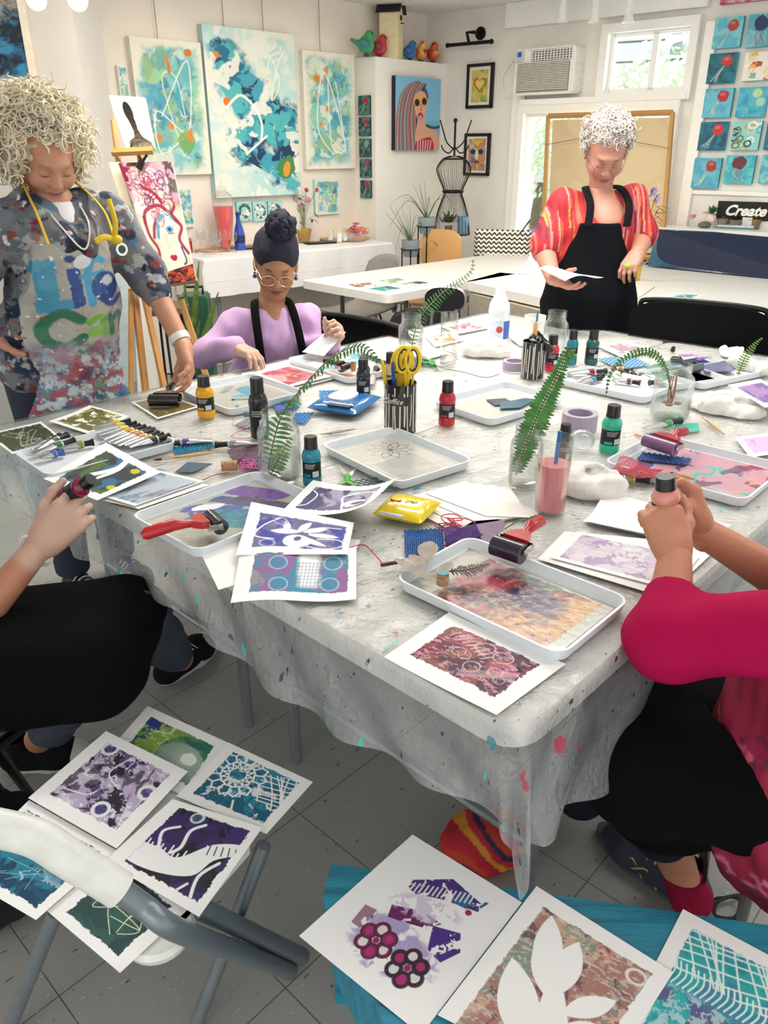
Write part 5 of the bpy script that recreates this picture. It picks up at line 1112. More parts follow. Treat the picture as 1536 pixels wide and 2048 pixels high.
a=smear(240,160,'#a9aaa2',[(.05,.22,.55,.05,'#6a3f92',.12),(.1,.42,.8,.18,'#3a4878',.09),(.25,.3,.9,.1,'#453a62',.07),(.1,.65,.45,.45,'#3f4fa0',.11),(.4,.62,.95,.28,'#22708e',.16),(.3,.8,.9,.5,'#27788a',.09),(.15,.6,.26,.5,'#e8e2ec',.09),(.2,.7,.3,.72,'#57429a',.04),(.5,.75,.62,.68,'#d9d32c',.065),(.6,.6,.7,.55,'#6f9a3f',.03),(.35,.2,.4,.2,'#2c2c38',.04)],8)
T7=tray('white tray streaked with purple, teal and yellow paint under the red roller',(258,1028),(393,1103),(625,985),a)
a=Art(260,160,'#a5a69c',9);a.clip=a.rag(.16,.06,.93,.97,.03)
a.put(a.clip,'#7d473c');a.wash(['#b04a5c','#a33a50'],5,soft=.08,reg=ss(.55,.4,a.X));a.put(ss(.62,.75,a.X+.25*(a.nz(5)-.5)+.2*(a.Y-.5)),'#b07c3c');a.put(ss(.6,.66,a.nz(6))*ss(.5,.7,a.X),'#c8985a',.6)
a.put(ss(.1,.02,abs(a.Y-.12+.1*(a.nz(5)-.5)))*ss(.3,.42,a.X)*ss(.72,.6,a.X),'#3f9f92');a.put(ss(.2,.12,abs(a.Y-.42)+.2*(a.nz(5)-.5))*ss(.42,.5,a.X)*ss(.86,.74,a.X),'#372f52');a.put(ss(.12,.04,abs(a.Y-.72+.3*(a.X-.3))+.14*(a.nz(6)-.5))*ss(.62,.5,a.X),'#33263f')
a.put(ss(.62,.64,a.nz(9)),'#4f3a58',.7);a.put(ss(.58,.62,a.nz(50,16)),'#d8a880',.35);a.put(ss(.6,.63,a.nz(14,50)),'#2a2038',.4);a.clip=None;a.put((a.Y>.97)*1.,'#cfd0cc')
T8=tray('large white tray with maroon, navy and gold ink, nearest the camera',(784,1154),(1123,1312),(1261,1195),a)
a=Art(220,150,'#b5b0b0',10);a.wash(['#9fb0b0','#b39ab5','#a39fb4','#c08f9f'],4,soft=.1);a.put(ss(.68,.72,a.nz(5))*ss(.3,.6,a.X),'#a02c4a');a.put(ss(.6,.7,a.nz(6))*ss(.5,.9,a.X),'#d89888',.6);a.put(ss(.76,.8,a.nz(6)),'#4fb0a0');a.put(ss(.64,.66,a.nz(7)),'#5a3560',.8)
T9=tray('white tray of mauve and coral ink at the right, beside the hands',(1205,922),(1491,1001),(1580,930),a)
T10=tray('white tray heaped with dark paint tubes, right of the far striped cup',(1100,754),(1291,796),(1345,765),None)
T12=tray('white tray under scraps and a dark roller at the far right',(1325,745),(1408,768),(1485,722),None)
T11=tray('small white tray of green mesh behind the right glass jar',(1268,742),(1345,770),(1400,735),None)
def ontray(x,y,z=None):return P(x,y,ZT+.008 if z is None else z)
# ---- paint bottles
BLK=mat('#141416',.3,coat=.2)
def bottle(lb,x,y,hpx,wpx,col,z=None,lab='#17181b',panel='#c9ced4',nm='paint_bottle',loc=None,M=None,txt=None,rz=0.,dark=False):
 p=P(x,y,ZT if z is None else z)if loc is None else Vector(loc);s=depth(p)/F;r=wpx/2*s;h=hpx*s/.93
 t=T(nm,lb,'paint bottle',p,rz,M=M);bc=mat(col,.25,coat=.4)
 mk('bottle_body',MB().lathe([(.001,0),(r*.93,0),(r,h*.03),(r,h*.16),(r*.95,h*.18),(r*.95,h*.52),(r,h*.54),(r,h*.62),(r*.86,h*.70),(r*.66,h*.74),(r*.6,h*.77),(.001,h*.77)],28),bc,t,world=False)
 mk('cap',MB().lathe([(.001,h*.76),(r*.72,h*.76),(r*.72,h*.8),(r*.68,h*.82),(r*.68,h*.97),(r*.62,h),(.001,h)],24),BLK,t,world=False)
 lbm=mk('label',MB().lathe([(r*.962,h*.19),(r*.962,h*.51)],28,cap=False),mat(lab,.5),t,world=False)
 def pan(a0,a1,z0,z1,c,rr=.968,nm='label_panel'):
  mb=MB().sheet(lambda u,v:(r*rr*math.sin(a0+(a1-a0)*u),-r*rr*math.cos(a0+(a1-a0)*u),z0+(z1-z0)*v),8,1);mk(nm,mb,mat(c,.5),lbm,world=False)
 pan(.15,.9,h*.21,h*.33,panel);pan(-.9,-.05,h*.21,h*.27,col,.967)
 for k in range(3):pan(-.7,.5-.12*k,h*(.46-.035*k),h*(.475-.035*k),'#b9bcc0',.969,'label_line')
 return t
B=[('yellow paint bottle with black cap in front of the standing woman with curly hair',414,833,77,35,'#e2a314'),('tall black paint bottle left of the fern jar',521,873,112,38,'#1a1a1d'),('teal blue paint bottle in front of the fern jar',625,968,94,38,'#147f9c'),('dark navy paint bottle behind the blue wipes pack',727,797,74,28,'#1b2036'),('dark paint bottle just behind the navy one',728,778,60,26,'#20243c'),('red paint bottle with black cap standing alone at the centre of the table',893,849,83,33,'#b51f30'),('cream and black paint bottle behind the scissors cup',780,792,82,24,'#cbb27a'),('small red paint bottle behind the scissors cup',817,770,66,23,'#c22c40'),('crimson paint bottle beside the far striped cup',1101,741,66,27,'#c22743'),('turquoise paint bottle behind the leaning fern',1141,728,62,23,'#147c92'),('dark green paint bottle at the far side, right of the turquoise one',1181,728,62,26,'#155a57'),('mint green paint bottle right of the lilac tape roll',1217,903,90,39,'#2cb493'),('navy paint bottle half hidden behind the pink glass',1124,930,80,31,'#1c2440')]
for lb,x,y,h,w_,c in B:bottle(lb,x,y,h,w_,c)
# white medium bottle
p=P(995,682,ZT);s=depth(p)/F;r=21.5*s;h=104*s/.93;t=T('medium_bottle','large white bottle of painting medium with blue label, at the far edge','bottle',p)
mk('bottle_body',MB().lathe([(.001,0),(r*.95,0),(r,h*.03),(r,h*.42),(r*.92,h*.46),(r,h*.52),(r*.9,h*.66),(r*.5,h*.8),(r*.38,h*.84),(.001,h*.84)],28),mat('#dfe4e8',.3),t,world=False)
mk('cap',MB().lathe([(.001,h*.83),(r*.44,h*.83),(r*.44,h*.97),(.001,h)],20),mat('#f0f0ee',.4),t,world=False)
lb_=mk('label',MB().sheet(lambda u,v:(r*1.01*math.sin(-.9+2.2*u),-r*1.01*math.cos(-.9+2.2*u),h*(.06+.33*v)),12,1),mat('#cdd8ea',.5),t,world=False)
mk('label_stripe',MB().sheet(lambda u,v:(r*1.02*math.sin(.35+.85*u),-r*1.02*math.cos(.35+.85*u),h*(.07+.31*v)),8,1),mat('#3f66b8',.5),lb_,world=False)
mk('label_emblem',MB().lathe([(.001,0),(r*.3,0),(r*.3,.001),(.001,.001)],20,c=(-.002,-r*1.02,h*.24),M=Matrix.Rotation(PI/2,3,'X')),mat('#c04a4a',.5),lb_,world=False)
# ---- striped cups
def striped(lb,x,y,hpx,wpx,word=None):
 p=P(x,y,ZT);s=depth(p)/F;r=wpx/2*s;h=hpx*s/.93;t=T('striped_cup',lb,'cup',p,group='black and white striped pottery cups')
 a=Art(220,110,'#121212',int(x));rg=random.Random(int(x))
 for k in range(26):
  xx=(k+.5*rg.random())/26;y0,y1=rg.uniform(0,.25),rg.uniform(.8,1.1);a.line([(xx,y0),(xx+rg.uniform(-.006,.006),.5),(xx+rg.uniform(-.01,.01),y1)],rg.uniform(.007,.014),'#e6e2d6')
 if word:a.put(a.inside([(.66,.22),(.86,.22),(.86,.4),(.66,.4)]),'#121212')
 n,m_=220,110;th_=np.linspace(0,2*PI,n);zz_=np.linspace(h,0,m_);TT,ZZ=np.meshgrid(th_,zz_)
 rr=r*(1+.0*ZZ);v=np.stack([rr*np.cos(TT),rr*np.sin(TT),ZZ],-1).reshape(-1,3);i=np.arange(n*m_).reshape(m_,n);q=np.stack([i[:-1,:-1],i[1:,:-1],i[1:,1:],i[:-1,1:]],-1).reshape(-1,4)
 me=npmesh('striped_wall',v,q);setpig(me,a.p);link('striped_wall',me,vcol(.15,coat=.6),t)
 mk('inside',MB().lathe([(r,h),(r*.97,h*1.01),(r*.92,h),(r*.9,.01),(.001,.008)],32,cap=False),mat('#1a1918',.3),t,world=False);mk('base',MB().lathe([(.001,.0005),(r*.99,.0005)],32,cap=False),mat('#141414'),t,world=False)
 if word:text3d(word,h*.15,.0006,mat('#ece8dc',.4),t,(-r*.5,-r*.9,h*.70),(PI/2,0,-.42),'handwritten_word',shear=.4)
 return t,p,r,h
sc1,p1,r1,h1_=striped('black cup with white stripes and handwriting, holding scissors, at the centre',800,861,92,64,'Coffice')
sc2,p2,r2,h2_=striped('black cup with white stripes at the far side, holding rollers',1064,753,66,47)
def scissors(lb,M,hc='#e3c22a',ic='#1c1c1c',ln=.13,hl=.075,op=.16,blades=True):
 t=T('scissors',lb,'scissors',M.translation,M=M.to_3x3())
 for sg in(-1,1):
  rot=Matrix.Rotation(sg*op,3,'Z')
  def tr(q):return rot@Vector(q)
  if blades:mk('blade',MB().add([tr(q)for q in((0,sg*.006,sg*.0015),(0,-sg*.006,sg*.0015),(ln*.5,-sg*.006,sg*.001),(ln,-sg*.001,0),(ln,sg*.001,0),(0,sg*.006,sg*.0025),(0,-sg*.006,sg*.0025),(ln*.5,-sg*.006,sg*.002),(ln,-sg*.001,.0005),(ln,sg*.001,.0005))],[(0,1,2,3,4),(9,8,7,6,5),(0,5,6,1),(1,6,7,2),(2,7,8,3),(4,9,5,0)]),mat('#c8c8c4',.2,1.),t,world=False,smooth=False)
  c=(-hl*.72,sg*.012,0);e=[tr((c[0]+hl*.42*math.cos(a),c[1]+sg*.004+.019*math.sin(a),0))for a in np.linspace(0,2*PI,25)]
  mk('handle',MB().tube([tr((.01,0,0)),tr((-hl*.32,sg*.008,0))],.0065,8).tube(e,.0055,8,cap=False),mat(hc,.35),t,world=False)
  mk('grip_lining',MB().tube([tr((c[0]+hl*.34*math.cos(a),c[1]+sg*.004+.0145*math.sin(a),0))for a in np.linspace(0,2*PI,25)],.003,6,cap=False),mat(ic,.5),t,world=False)
 mk('pivot',MB().ball((0,0,0),.0045,8),mat('#b0b0ac',.3,1.),t,world=False);return t
def upright(p,lean=(0,0),yaw=0.):
 z=Vector((lean[0],lean[1],1)).normalized();x=-z;y=Vector((math.cos(yaw),math.sin(yaw),0));y=(y-x*y.dot(x)).normalized();M=Matrix((x,y,x.cross(y))).transposed().to_4x4();M.translation=p;return M
scissors('yellow handled scissors standing in the striped cup, right side',upright(p1+Vector((.016,-.002,h1_+.0)),(.06,0)),ln=.07,hl=.085,op=.05)
scissors('yellow handled scissors standing in the striped cup, behind the others',upright(p1+Vector((-.002,.018,h1_-.012)),(.12,.1),.5),ln=.07,hl=.085,op=.05)
def handle(lb,a,b,w_,col,cat='knife',nm='craft_knife',d=.012):
 a,b=Vector(a),Vector(b);o=mk(nm,MB().tube([a,a.lerp(b,.1),a.lerp(b,.9),b],[w_*.7,w_,w_,w_*.6],8,flat=.6),mat(col,.35));own(o,a);return tag(o,lb,cat)
q=p1+Vector((-.025,0,0));handle('yellow knife handle leaning left in the scissors cup',q+Vector((.0,0,.02)),q+Vector((-.025,0,h1_+.062)),.009,'#e0c230')
q=p1+Vector((-.010,-.006,0));handle('blue knife handle in the scissors cup',q+Vector((.0,0,.02)),q+Vector((-.012,-.002,h1_+.058)),.009,'#24408c')
q=p1+Vector((.03,.0,0));handle('short yellow handle at the right rim of the scissors cup',q+Vector((-.004,0,.02)),q+Vector((.004,0,h1_+.02)),.007,'#d8b82a')
q=p2+Vector((-.006,-.006,0));handle('pale wooden roller handle standing in the far striped cup',q+Vector((0,0,.02)),q+Vector((.003,0,h2_+.066)),.0135,'#cda36a','handle','wooden_handle')
q=p2+Vector((-.004,.012,0));handle('blue brush handle behind the wooden handle in the far cup',q+Vector((0,0,.02)),q+Vector((.008,0,h2_+.10)),.006,'#2f78b8','brush handle','brush_handle')
# ---- rollers (brayers)
def brayer(lb,loc,rz,hcol,rcol,rl=.07,rr=.016,hl=.1,tilt=0.,M=None,frame='#b9bbbd',z=None):
 t=T('brayer',lb,'ink roller',loc,rz,M=M)
 z0=rr
 mk('roller',MB().tube([(0,-rl/2,z0),(0,rl/2,z0)],rr,20),mat(rcol,.25,coat=.4),t,world=False,ang=.9)
 fr=MB()
 for sg in(-1,1):fr.box((rr*.6+.002,sg*(rl/2+.003),z0+.004),(rr*1.8,.0025,.012));fr.tube([(0,sg*(rl/2+.001),z0),(0,sg*(rl/2+.006),z0)],.004,8)
 fr.box((rr*1.45,0,z0+.006),(.003,rl+.008,.014));mk('metal_frame',fr,mat(frame,.2,1.),t,world=False,smooth=False)
 mk('yoke',MB().prism([(rr*1.2,-rl*.42),(rr*1.2,rl*.42),(rr*2.2,rl*.36),(rr*3.1,rl*.12),(rr*3.1,-rl*.12),(rr*2.2,-rl*.36)],.015,c=(0,0,z0+.002)),mat(hcol,.25,coat=.4),t,world=False,smooth=False)
 mk('handle',MB().tube([(rr*2.8,0,z0+.009),(rr*3.2+.01,0,z0+.012),(rr*3+hl*.35,0,z0+.016+tilt*.4),(rr*3+hl*.9,0,z0+.012+tilt*.9),(rr*3+hl,0,z0+.010+tilt)],[.008,.009,.0125,.0125,.007],14),mat(hcol,.25,coat=.4),t,world=False);return t
def rzof(a,b,z=ZT):p_,q_=P(*a,z),P(*b,z);return math.atan2((q_-p_).y,(q_-p_).x)
p=P(432,1058,ZT+.022);brayer('red-handled roller lying across the purple tray at the left',p,rzof((432,1055),(335,1080)),'#b51a22','#1f2a30',rl=.06,hl=.10)
p=P(1015,1118,ZT+.025);brayer('red-handled roller inked dark purple at the top of the nearest tray',p,rzof((1015,1110),(1075,1066)),'#b3202a','#241b30',rl=.062,rr=.02,hl=.07)
p=P(1318,902,ZT+.025);brayer('red-handled roller with a mauve cylinder on the right tray',p,rzof((1318,900),(1395,872)),'#a51f2a','#7a5578',rl=.09,rr=.017,hl=.06)
p=P(330,812,ZT+.004);brayer('wide black roller pressed onto the olive plate by the standing woman',p,rzof((330,810),(352,780)),'#151517','#141414',rl=.09,rr=.018,hl=.085,frame='#26272a')
p=P(1388,745,ZT+.02);brayer('dark roller among the scraps on the far right tray',p,2.2,'#2a2a30','#57555f',rl=.07,rr=.015,hl=.05)
for lb,q,ln,yw in(('black roller sticking out left from the far striped cup',p2+Vector((-.012,0,h2_+.012)),(-.9,.2),1.2),('black and silver roller sticking out right from the far striped cup',p2+Vector((.018,0,h2_+.008)),(.8,.1),1.0)):
 M=upright(q,ln,yw);brayer(lb,q,0,'#1a1b1e','#17171a',rl=.045,rr=.011,hl=.05,M=M.to_3x3()@Matrix.Rotation(.3,3,'X'),frame='#a9b4b8')
p=P(690,742,ZT+.02);brayer('black roller lying on the tray beside the seated woman',p,2.6,'#17181a','#1b1b1e',rl=.05,rr=.013,hl=.05)
# ---- tubes of paint
TUB=mat('#c3c5c8',.28,.75,var=.05)
def tubep(lb,a,b,col,z=None,group=None,r=.0105,cap='#131315'):
 z=ZT+.008 if z is None else z
 A,Bp=P(*a,z),P(*b,z);d=Bp-A;L=d.length;rz=math.atan2(d.y,d.x);t=T('paint_tube',lb,'paint tube',A,rz,group)
 body=L*.74;vs=[];n=12
 for i,(x,w_,h_)in enumerate(((0,1.35,.12),(body*.06,1.32,.14),(body*.5,1.1,.65),(body*.88,1.,1.),(body*.94,1.,1.),(body,.5,.5))):
  vs+=[(x,r*w_*math.cos(2*PI*k/n),r*h_*math.sin(2*PI*k/n)+r)for k in range(n)]
 fs=[(i*n+k,i*n+(k+1)%n,(i+1)*n+(k+1)%n,(i+1)*n+k)for i in range(5)for k in range(n)]+[tuple(range(n))[::-1],tuple(5*n+k for k in range(n))]
 mk('metal_tube',MB().add(vs,fs),TUB,t,world=False);mk('colour_band',MB().tube([(body*.70,0,r*.98),(body*.9,0,r)],[r*1.02,r*1.05],12,cap=False),mat(col,.4),t,world=False)
 mk('cap',MB().tube([(body*.96,0,r),(L*.9,0,r),(L,0,r)],[r*.7,r*.75,r*1.02],12),mat(cap,.35),t,world=False);return t
G='paint tubes lying in the left tray'
L1=[((58,905),(122,880),'#2a4f3a'),((66,915),(150,889),'#2f6a44'),((70,905),(136,878),'#4a4f30'),((120,905),(188,892),'#7f8f3a'),((80,924),(128,912),'#3f68b0'),((188,862),(262,850),'#c8a52e'),((190,866),(275,855),'#d9c03a'),((198,876),(282,860),'#d8cc3a'),((206,884),(292,862),'#c9862c'),((215,890),(302,866),'#cf9a3a'),((225,893),(310,868),'#b8743a'),((235,897),(318,874),'#c08a3a'),((248,896),(328,878),'#caa04a'),((258,900),(340,880),'#2a2a2a')]
nm_=['green-banded','dark green-banded','olive-black','olive-banded','blue-capped','mustard','yellow','bright yellow','ochre','amber','brown-orange','sand','gold','black']
for(a_,b_,c_),n_ in zip(L1,nm_):tubep('%s metal paint tube in the left tray'%n_,a_,b_,c_,group=G,cap='#3a5fa8' if 'blue' in n_ else '#131315')
G='paint tubes heaped in the right tray'
L2=[((1150,765),(1205,757),'#7a2030'),((1135,752),(1212,748),'#8a2030'),((1158,772),(1200,762),'#2f86b8'),((1200,748),(1240,740),'#c0603a'),((1300,755),(1240,752),'#1f2a4a'),((1310,765),(1262,754),'#26304a'),((1225,765),(1280,772),'#6a3a2a'),((1330,770),(1298,772),'#b03a30'),((1215,738),(1262,748),'#a05a34')]
nm_=['burgundy','dark red','bright blue','copper','navy','indigo','brown','scarlet-capped','rust']
for(a_,b_,c_),n_ in zip(L2,nm_):tubep('%s metal paint tube in the tray right of the far cup'%n_,a_,b_,c_,group=G)
tubep('purple-capped metal tube by the blue bubble wrap at the left',(425,887),(335,895),'#5f3f8a',z=ZT,cap='#2a2030')
tubep('silver metal tube with black cap lying left of the fern jar',(520,892),(430,897),'#8a8d90',z=ZT)
tubep('metal tube with a gold band pointing at the pink bottle',(1200,962),(1297,968),'#a8904a',z=ZT)
tubep('metal tube with a green cap beside the right jar',(1290,865),(1360,848),'#3f9a5a',z=ZT,cap='#1a2a20')
tubep('small silver tube behind the navy bottle',(740,775),(752,745),'#c88a6a',z=ZT)
tubep('small silver tube right of the navy bottle',(790,765),(752,742),'#d8d4c8',z=ZT)
# ---- glass jars, tumblers
WAT=glassmat('#dfe9dc',.15,body=.04,name='cloudy_water')
def jar(lb,x,y,hpx,wpx,fill=.45,nm='glass_jar',tint='#e6f0ea',water=None):
 p=P(x,y,ZT);s=depth(p)/F;r=wpx/2*s;h=hpx*s/.93;t=T(nm,lb,'jar',p)
 mk('jar_glass',MB().lathe([(.001,.002),(r*.8,0),(r*.97,h*.05),(r,h*.12),(r,h*.7),(r*.95,h*.76),(r*.76,h*.83),(r*.72,h*.86),(r*.78,h*.865),(r*.76,h*.9),(r*.76,h),(r*.72,h),(r*.7,h*.86),(r*.9,h*.75),(r*.95,h*.7),(r*.95,h*.1),(r*.85,h*.05),(.001,h*.03)],36,cap=False),glassmat(tint,.15,body=.025),t,world=False)
 if fill:mk('water',MB().lathe([(.001,h*.035),(r*.86,h*.05),(r*.94,h*.1),(r*.94,h*fill),(.001,h*fill)],32,cap=False),water or WAT,t,world=False)
 return t,p,r,h
J1=jar('clear glass jar holding a long fern, left of the teal bottle',563,958,132,84,.42)
J2=jar('clear glass jar holding an upright fern beside the pink glass',1047,973,118,64,.5)
J3=jar('clear glass jar of water with a drooping fern, at the right',1337,838,105,76,.35)
J4=jar('clear embossed glass jar holding a thin fern behind the scissors cup',821,730,94,50,.5)
J5=jar('large empty glass jar with blue paint streaks behind the far cup',1106,722,92,48,.0)
p=P(896,732,ZT);s=depth(p)/F;r=17*s;h=98*s/.93;t=T('glass_tumbler','tall faceted clear glass of water right of the embossed jar','glass',p)
mk('glass',MB().lathe([(.001,0),(r*.92,0),(r*.95,h*.5),(r,h),(r*.94,h),(r*.88,h*.05),(.001,h*.04)],24,wob=lambda a,z:1+.03*math.cos(a*10),cap=False),GLg,t,world=False)
p=P(1099,1022,ZT);s=depth(p)/F;r=33*s;h=146*s/.93;t=T('drinking_glass','tall glass of pink lemonade with a blue straw','glass',p)
mk('glass',MB().lathe([(.001,0),(r*.88,0),(r*.93,h*.3),(r,h),(r*.95,h),(r*.87,h*.05),(.001,h*.04)],40,wob=lambda a,z:1+.02*math.cos(a*12),cap=False),GLg,t,world=False)
mk('lemonade',MB().lathe([(.001,h*.05),(r*.86,h*.05),(r*.89,h*.3),(r*.92,h*.66),(.001,h*.66)],36,cap=False),mat('#e58a90',.3,var=.06,alpha=.93),t,world=False)
pg=p;o=mk('drinking_straw',MB().tube([(0,0,.015),(.004,-.004,h*1.08)],.0042,10),mat('#2a6fb0',.3));o.location=p;tag(o,'blue straw standing in the glass of pink lemonade','straw')
p=P(1066,690,ZT);s=depth(p)/F;t=lathething('tape_roll','upright white cup-like roll behind the wooden handle','roll',p,[('roll',[(.001,0),(20*s,0),(21*s,58*s),(19*s,58*s),(18*s,.01),(.001,.01)],mat('#e4e4e0',.5))])
# ---- ferns
m_fern=mat('#3f7a32',.45,var=.35,scale=40.);m_fern2=mat('#6f9a4a',.45,var=.3,scale=40.);m_rach=mat('#5c5a2c',.6)
def fern(lb,pts,lw,step=.009,m=None,taper=True,seed=0,base=.15,side=None,thin=.0045,droop=.25):
 P_=arc(pts,12);L=sum((P_[i+1]-P_[i]).length for i in range(len(P_)-1));t=T('fern_frond',lb,'fern',P_[0]);rg=random.Random(seed)
 mk('stem',MB().tube(P_,[.0022*(1-.6*i/len(P_))for i in range(len(P_))],6),m_rach,t);mb=MB();acc=0;d=0;k=0
 for i in range(len(P_)-1):
  seg=P_[i+1]-P_[i];sl=seg.length;tn=seg.normalized()
  while d<acc+sl:
   f=(d-acc)/sl;q=P_[i]+seg*f;u=d/L
   if u>base*0+.02:
    w_=lw*min(1,.45+u*2.2)*(1-max(0,u-.45)/.55*.8)if taper else lw*(.7+.3*rg.random())
    sd_=side or Vector((1,-.2,.1));s_=(sd_-tn*sd_.dot(tn)).normalized();nn2=tn.cross(s_).normalized()
    for sg in(-1,1):
     dr=(s_*sg*.95+tn*(.35+.1*rg.random())+nn2*rg.uniform(-.12,.12)).normalized()
     leafm(mb,q,q+dr*w_*(.9+.2*rg.random()),thin*(.5+.5*w_/lw),nn2,droop=w_*droop)
   d+=step
  acc+=sl
 mk('leaflets',mb,m or m_fern,t,smooth=False);return t
j1=J1[1];Y1=j1.y;sv=Vector((1,0,.2))
fern('long arching fern frond from the left jar, bending over to the right',[j1+Vector((-.03,-.005,.03)),R(560,840,Y1+.0),R(605,775,Y1+.05),R(665,715,Y1+.12),R(720,693,Y1+.18),R(757,722,Y1+.2)],.042,step=.0115,seed=1,side=Vector((.6,0,.8)))
fern('short fern frond standing in the water of the left jar',[j1+Vector((-.025,-.02,.012)),j1+Vector((.0,-.02,.06)),j1+Vector((.03,-.01,.11))],.025,m=m_fern2,seed=2,side=Vector((1,0,.3)))
j2=J2[1]
fern('dense upright fern frond leaning right out of the jar by the pink glass',[j2+Vector((-.02,0,.03)),R(1055,880,j2.y),R(1085,810,j2.y+.03),R(1118,745,j2.y+.05),R(1135,700,j2.y+.06),R(1150,718,j2.y+.05)],.034,step=.0075,seed=3,side=Vector((1,0,.25)),thin=.0055)
j3=J3[1]
fern('thin fern frond drooping left out of the right jar',[j3+Vector((0,0,.06)),R(1332,735,j3.y),R(1300,702,j3.y-.01),R(1255,712,j3.y-.03),R(1222,745,j3.y-.06),R(1212,790,j3.y-.08)],.016,step=.011,seed=4,side=Vector((0,.4,1)))
mb=MB()
for x,y in((1218,750),(1232,748),(1222,760),(1240,738)):q=R(x,y,j3.y-.06);leafm(mb,q,q+Vector((.02,0,-.012)),.01)
o=mk('leaf_sprig',mb,mat('#7fa83f',.5),smooth=False);own(o,R(1222,755,j3.y-.06));tag(o,'bright green leaf sprig on the drooping frond','leaves')
j4=J4[1]
fern('slender fern frond rising right from the embossed jar',[j4+Vector((0,0,.05)),R(838,640,j4.y+.02),R(880,590,j4.y+.1),R(920,562,j4.y+.15),R(944,540,j4.y+.18),R(945,518,j4.y+.18)],.03,step=.014,seed=5,side=Vector((.7,0,-.7)),thin=.0028)
q=P(1475,752,ZT);fern('bright young fern frond standing at the far right by the rolled towel',[q,R(1490,715,q.y+.02),R(1508,690,q.y+.03),R(1524,676,q.y+.04)],.02,step=.009,m=m_fern2,seed=6,side=Vector((1,0,.4)),thin=.003)
q=[P(x,y,ZT+.03)for x,y in((895,1142),(930,1140),(978,1128))];fern('purple-inked fern frond lying on the nearest tray',q,.022,step=.006,m=mat('#4a3a40',.5),seed=7,side=Vector((-.5,1,0)),thin=.0028,droop=.1)
mb=MB();rt=random.Random(3)
for k in range(4):x0=rt.uniform(-.02,.02);mb.tube(arc([j3+Vector((x0,0,.13)),j3+Vector((x0*1.3,.0,.08)),j3+Vector((x0*.5,.005,.045))]),.0018,5)
for k in range(3):a_=2.1*k;mb.ball(j3+Vector((.02*math.cos(a_),.015*math.sin(a_),.048)),(.012,.01,.005),8)
o=mk('plant_roots',mb,mat('#b0705a',.6));own(o,j3+Vector((0,0,.05)));tag(o,'reddish stems and roots hanging in the right jar','roots')
# ================================================================ prints, cloths, packs and small tools on the main table
def tset(a,cols,f=4,soft=.06):return a.wash(cols,f,soft=soft)
def pr_art(w,h,m,base,cols,seed,f=5,rough=.02,soft=.06,dash=0.):
 a=Art(w,h,'#f3f3f4',seed);a.clip=a.rag(*m,rough);a.put(a.clip,base);a.wash(cols,f,soft=soft)
 if dash:a.put(ss(.62,.68,a.nz(f*3))*dash,'#f0f0f2')
 return a
def curl(amp,k='u',p=2.2,side=0):
 def f(U,V):
  t={'u':U,'v':V}[k];q=np.clip((1-t)if side else t,0,1)**p;z=np.stack([0*U,0*U,amp*q],-1);return z
 return f
G_='monotype prints drying on the main table'
W_P='#f1f1f3'
a=pr_art(200,140,(.13,.16,.88,.82),'#5f3346',['#3a2233','#9a3f58','#7d2f48','#2f2230','#b0607a','#8a5a50','#58404f'],11,4,.03)
a.put(ss(.62,.68,a.nz(26,40)),'#d8a8bc',.7)
for x,y,r in((.38,.5,.05),(.44,.52,.045),(.56,.62,.06),(.72,.55,.05),(.5,.3,.07),(.66,.32,.07),(.79,.62,.04)):a.ring(x,y,r,r*1.3,.1,'#e2b6c6',op=.8)
for k in range(9):a.line([(.2+.045*k,.3+.02*k),(.24+.045*k,.22+.02*k)],.008,'#e6c8d4',.8)
for k in range(26):a.line([(.52+.013*k,.72-.012*k),(.535+.013*k,.80-.010*k)],.0035,'#e9d2dc',.8)
for k in range(14):a.line([(.2+.02*k,.18+.005*k),(.205+.02*k,.25)],.0025,'#d8b8c8',.5)
prt('maroon and black textured print on white paper at the near corner of the table',[(898,1228),(1132,1328),(993,1430),(768,1318)],a,ZT+.0008,G_,bend=lambda U,V:np.stack([0*U,0*U,.006*np.sin(U*PI)*np.sin(V*PI)+.004*(1-U)**4],-1))
a=pr_art(200,130,(.10,.17,.87,.86),'#6f668c',['#8f86a8','#574f82','#a79fb8','#4a4870'],12,4,.02)
a.line([(.62,.25),(.5,.4),(.55,.6),(.62,.85),(.68,.88)],.018,W_P);a.line([(.5,.38),(.68,.28),(.84,.38),(.86,.62),(.76,.72),(.6,.6)],.016,W_P);a.line([(.12,.3),(.2,.42),(.18,.7),(.1,.78)],.012,W_P);a.ell(.7,.68,.14,.12,W_P,.2,rough=.2);a.ell(.74,.7,.08,.05,'#6f5f80',.2,rough=.4);a.line([(.86,.55),(.93,.4),(.97,.3)],.014,W_P)
prt('violet print with curled right edge resting on the yellow wipes',[(626,960),(796,996),(745,1047),(563,1023)],a,ZT+.026,G_,bend=curl(.05,'u',3))
a=pr_art(190,120,(.12,.17,.94,.86),'#5a568f',['#4750a0','#7d78a6','#3b46a0','#6a6490'],13,4,.02)
for q in((.25,.5,.55,.45),(.5,.48,.62,.2),(.55,.46,.78,.3),(.6,.5,.9,.5),(.5,.55,.8,.78),(.5,.55,.55,.9),(.42,.5,.38,.24)):a.leaf(*q,.06,W_P)
a.ell(.52,.68,.13,.15,W_P);a.ell(.52,.62,.03,.06,'#5a568f',.8);a.line([(.9,.25),(.7,.3),(.62,.48)],.01,W_P);a.line([(.33,.2),(.18,.4),(.12,.62),(.3,.66)],.011,W_P);a.line([(.7,.6),(.9,.58),(.94,.75),(.8,.85),(.62,.8)],.011,W_P);a.ring(.25,.75,.07,.07,.2,'#a8a8d8');a.ring(.33,.27,.06,.07,.2,'#a8a8d8')
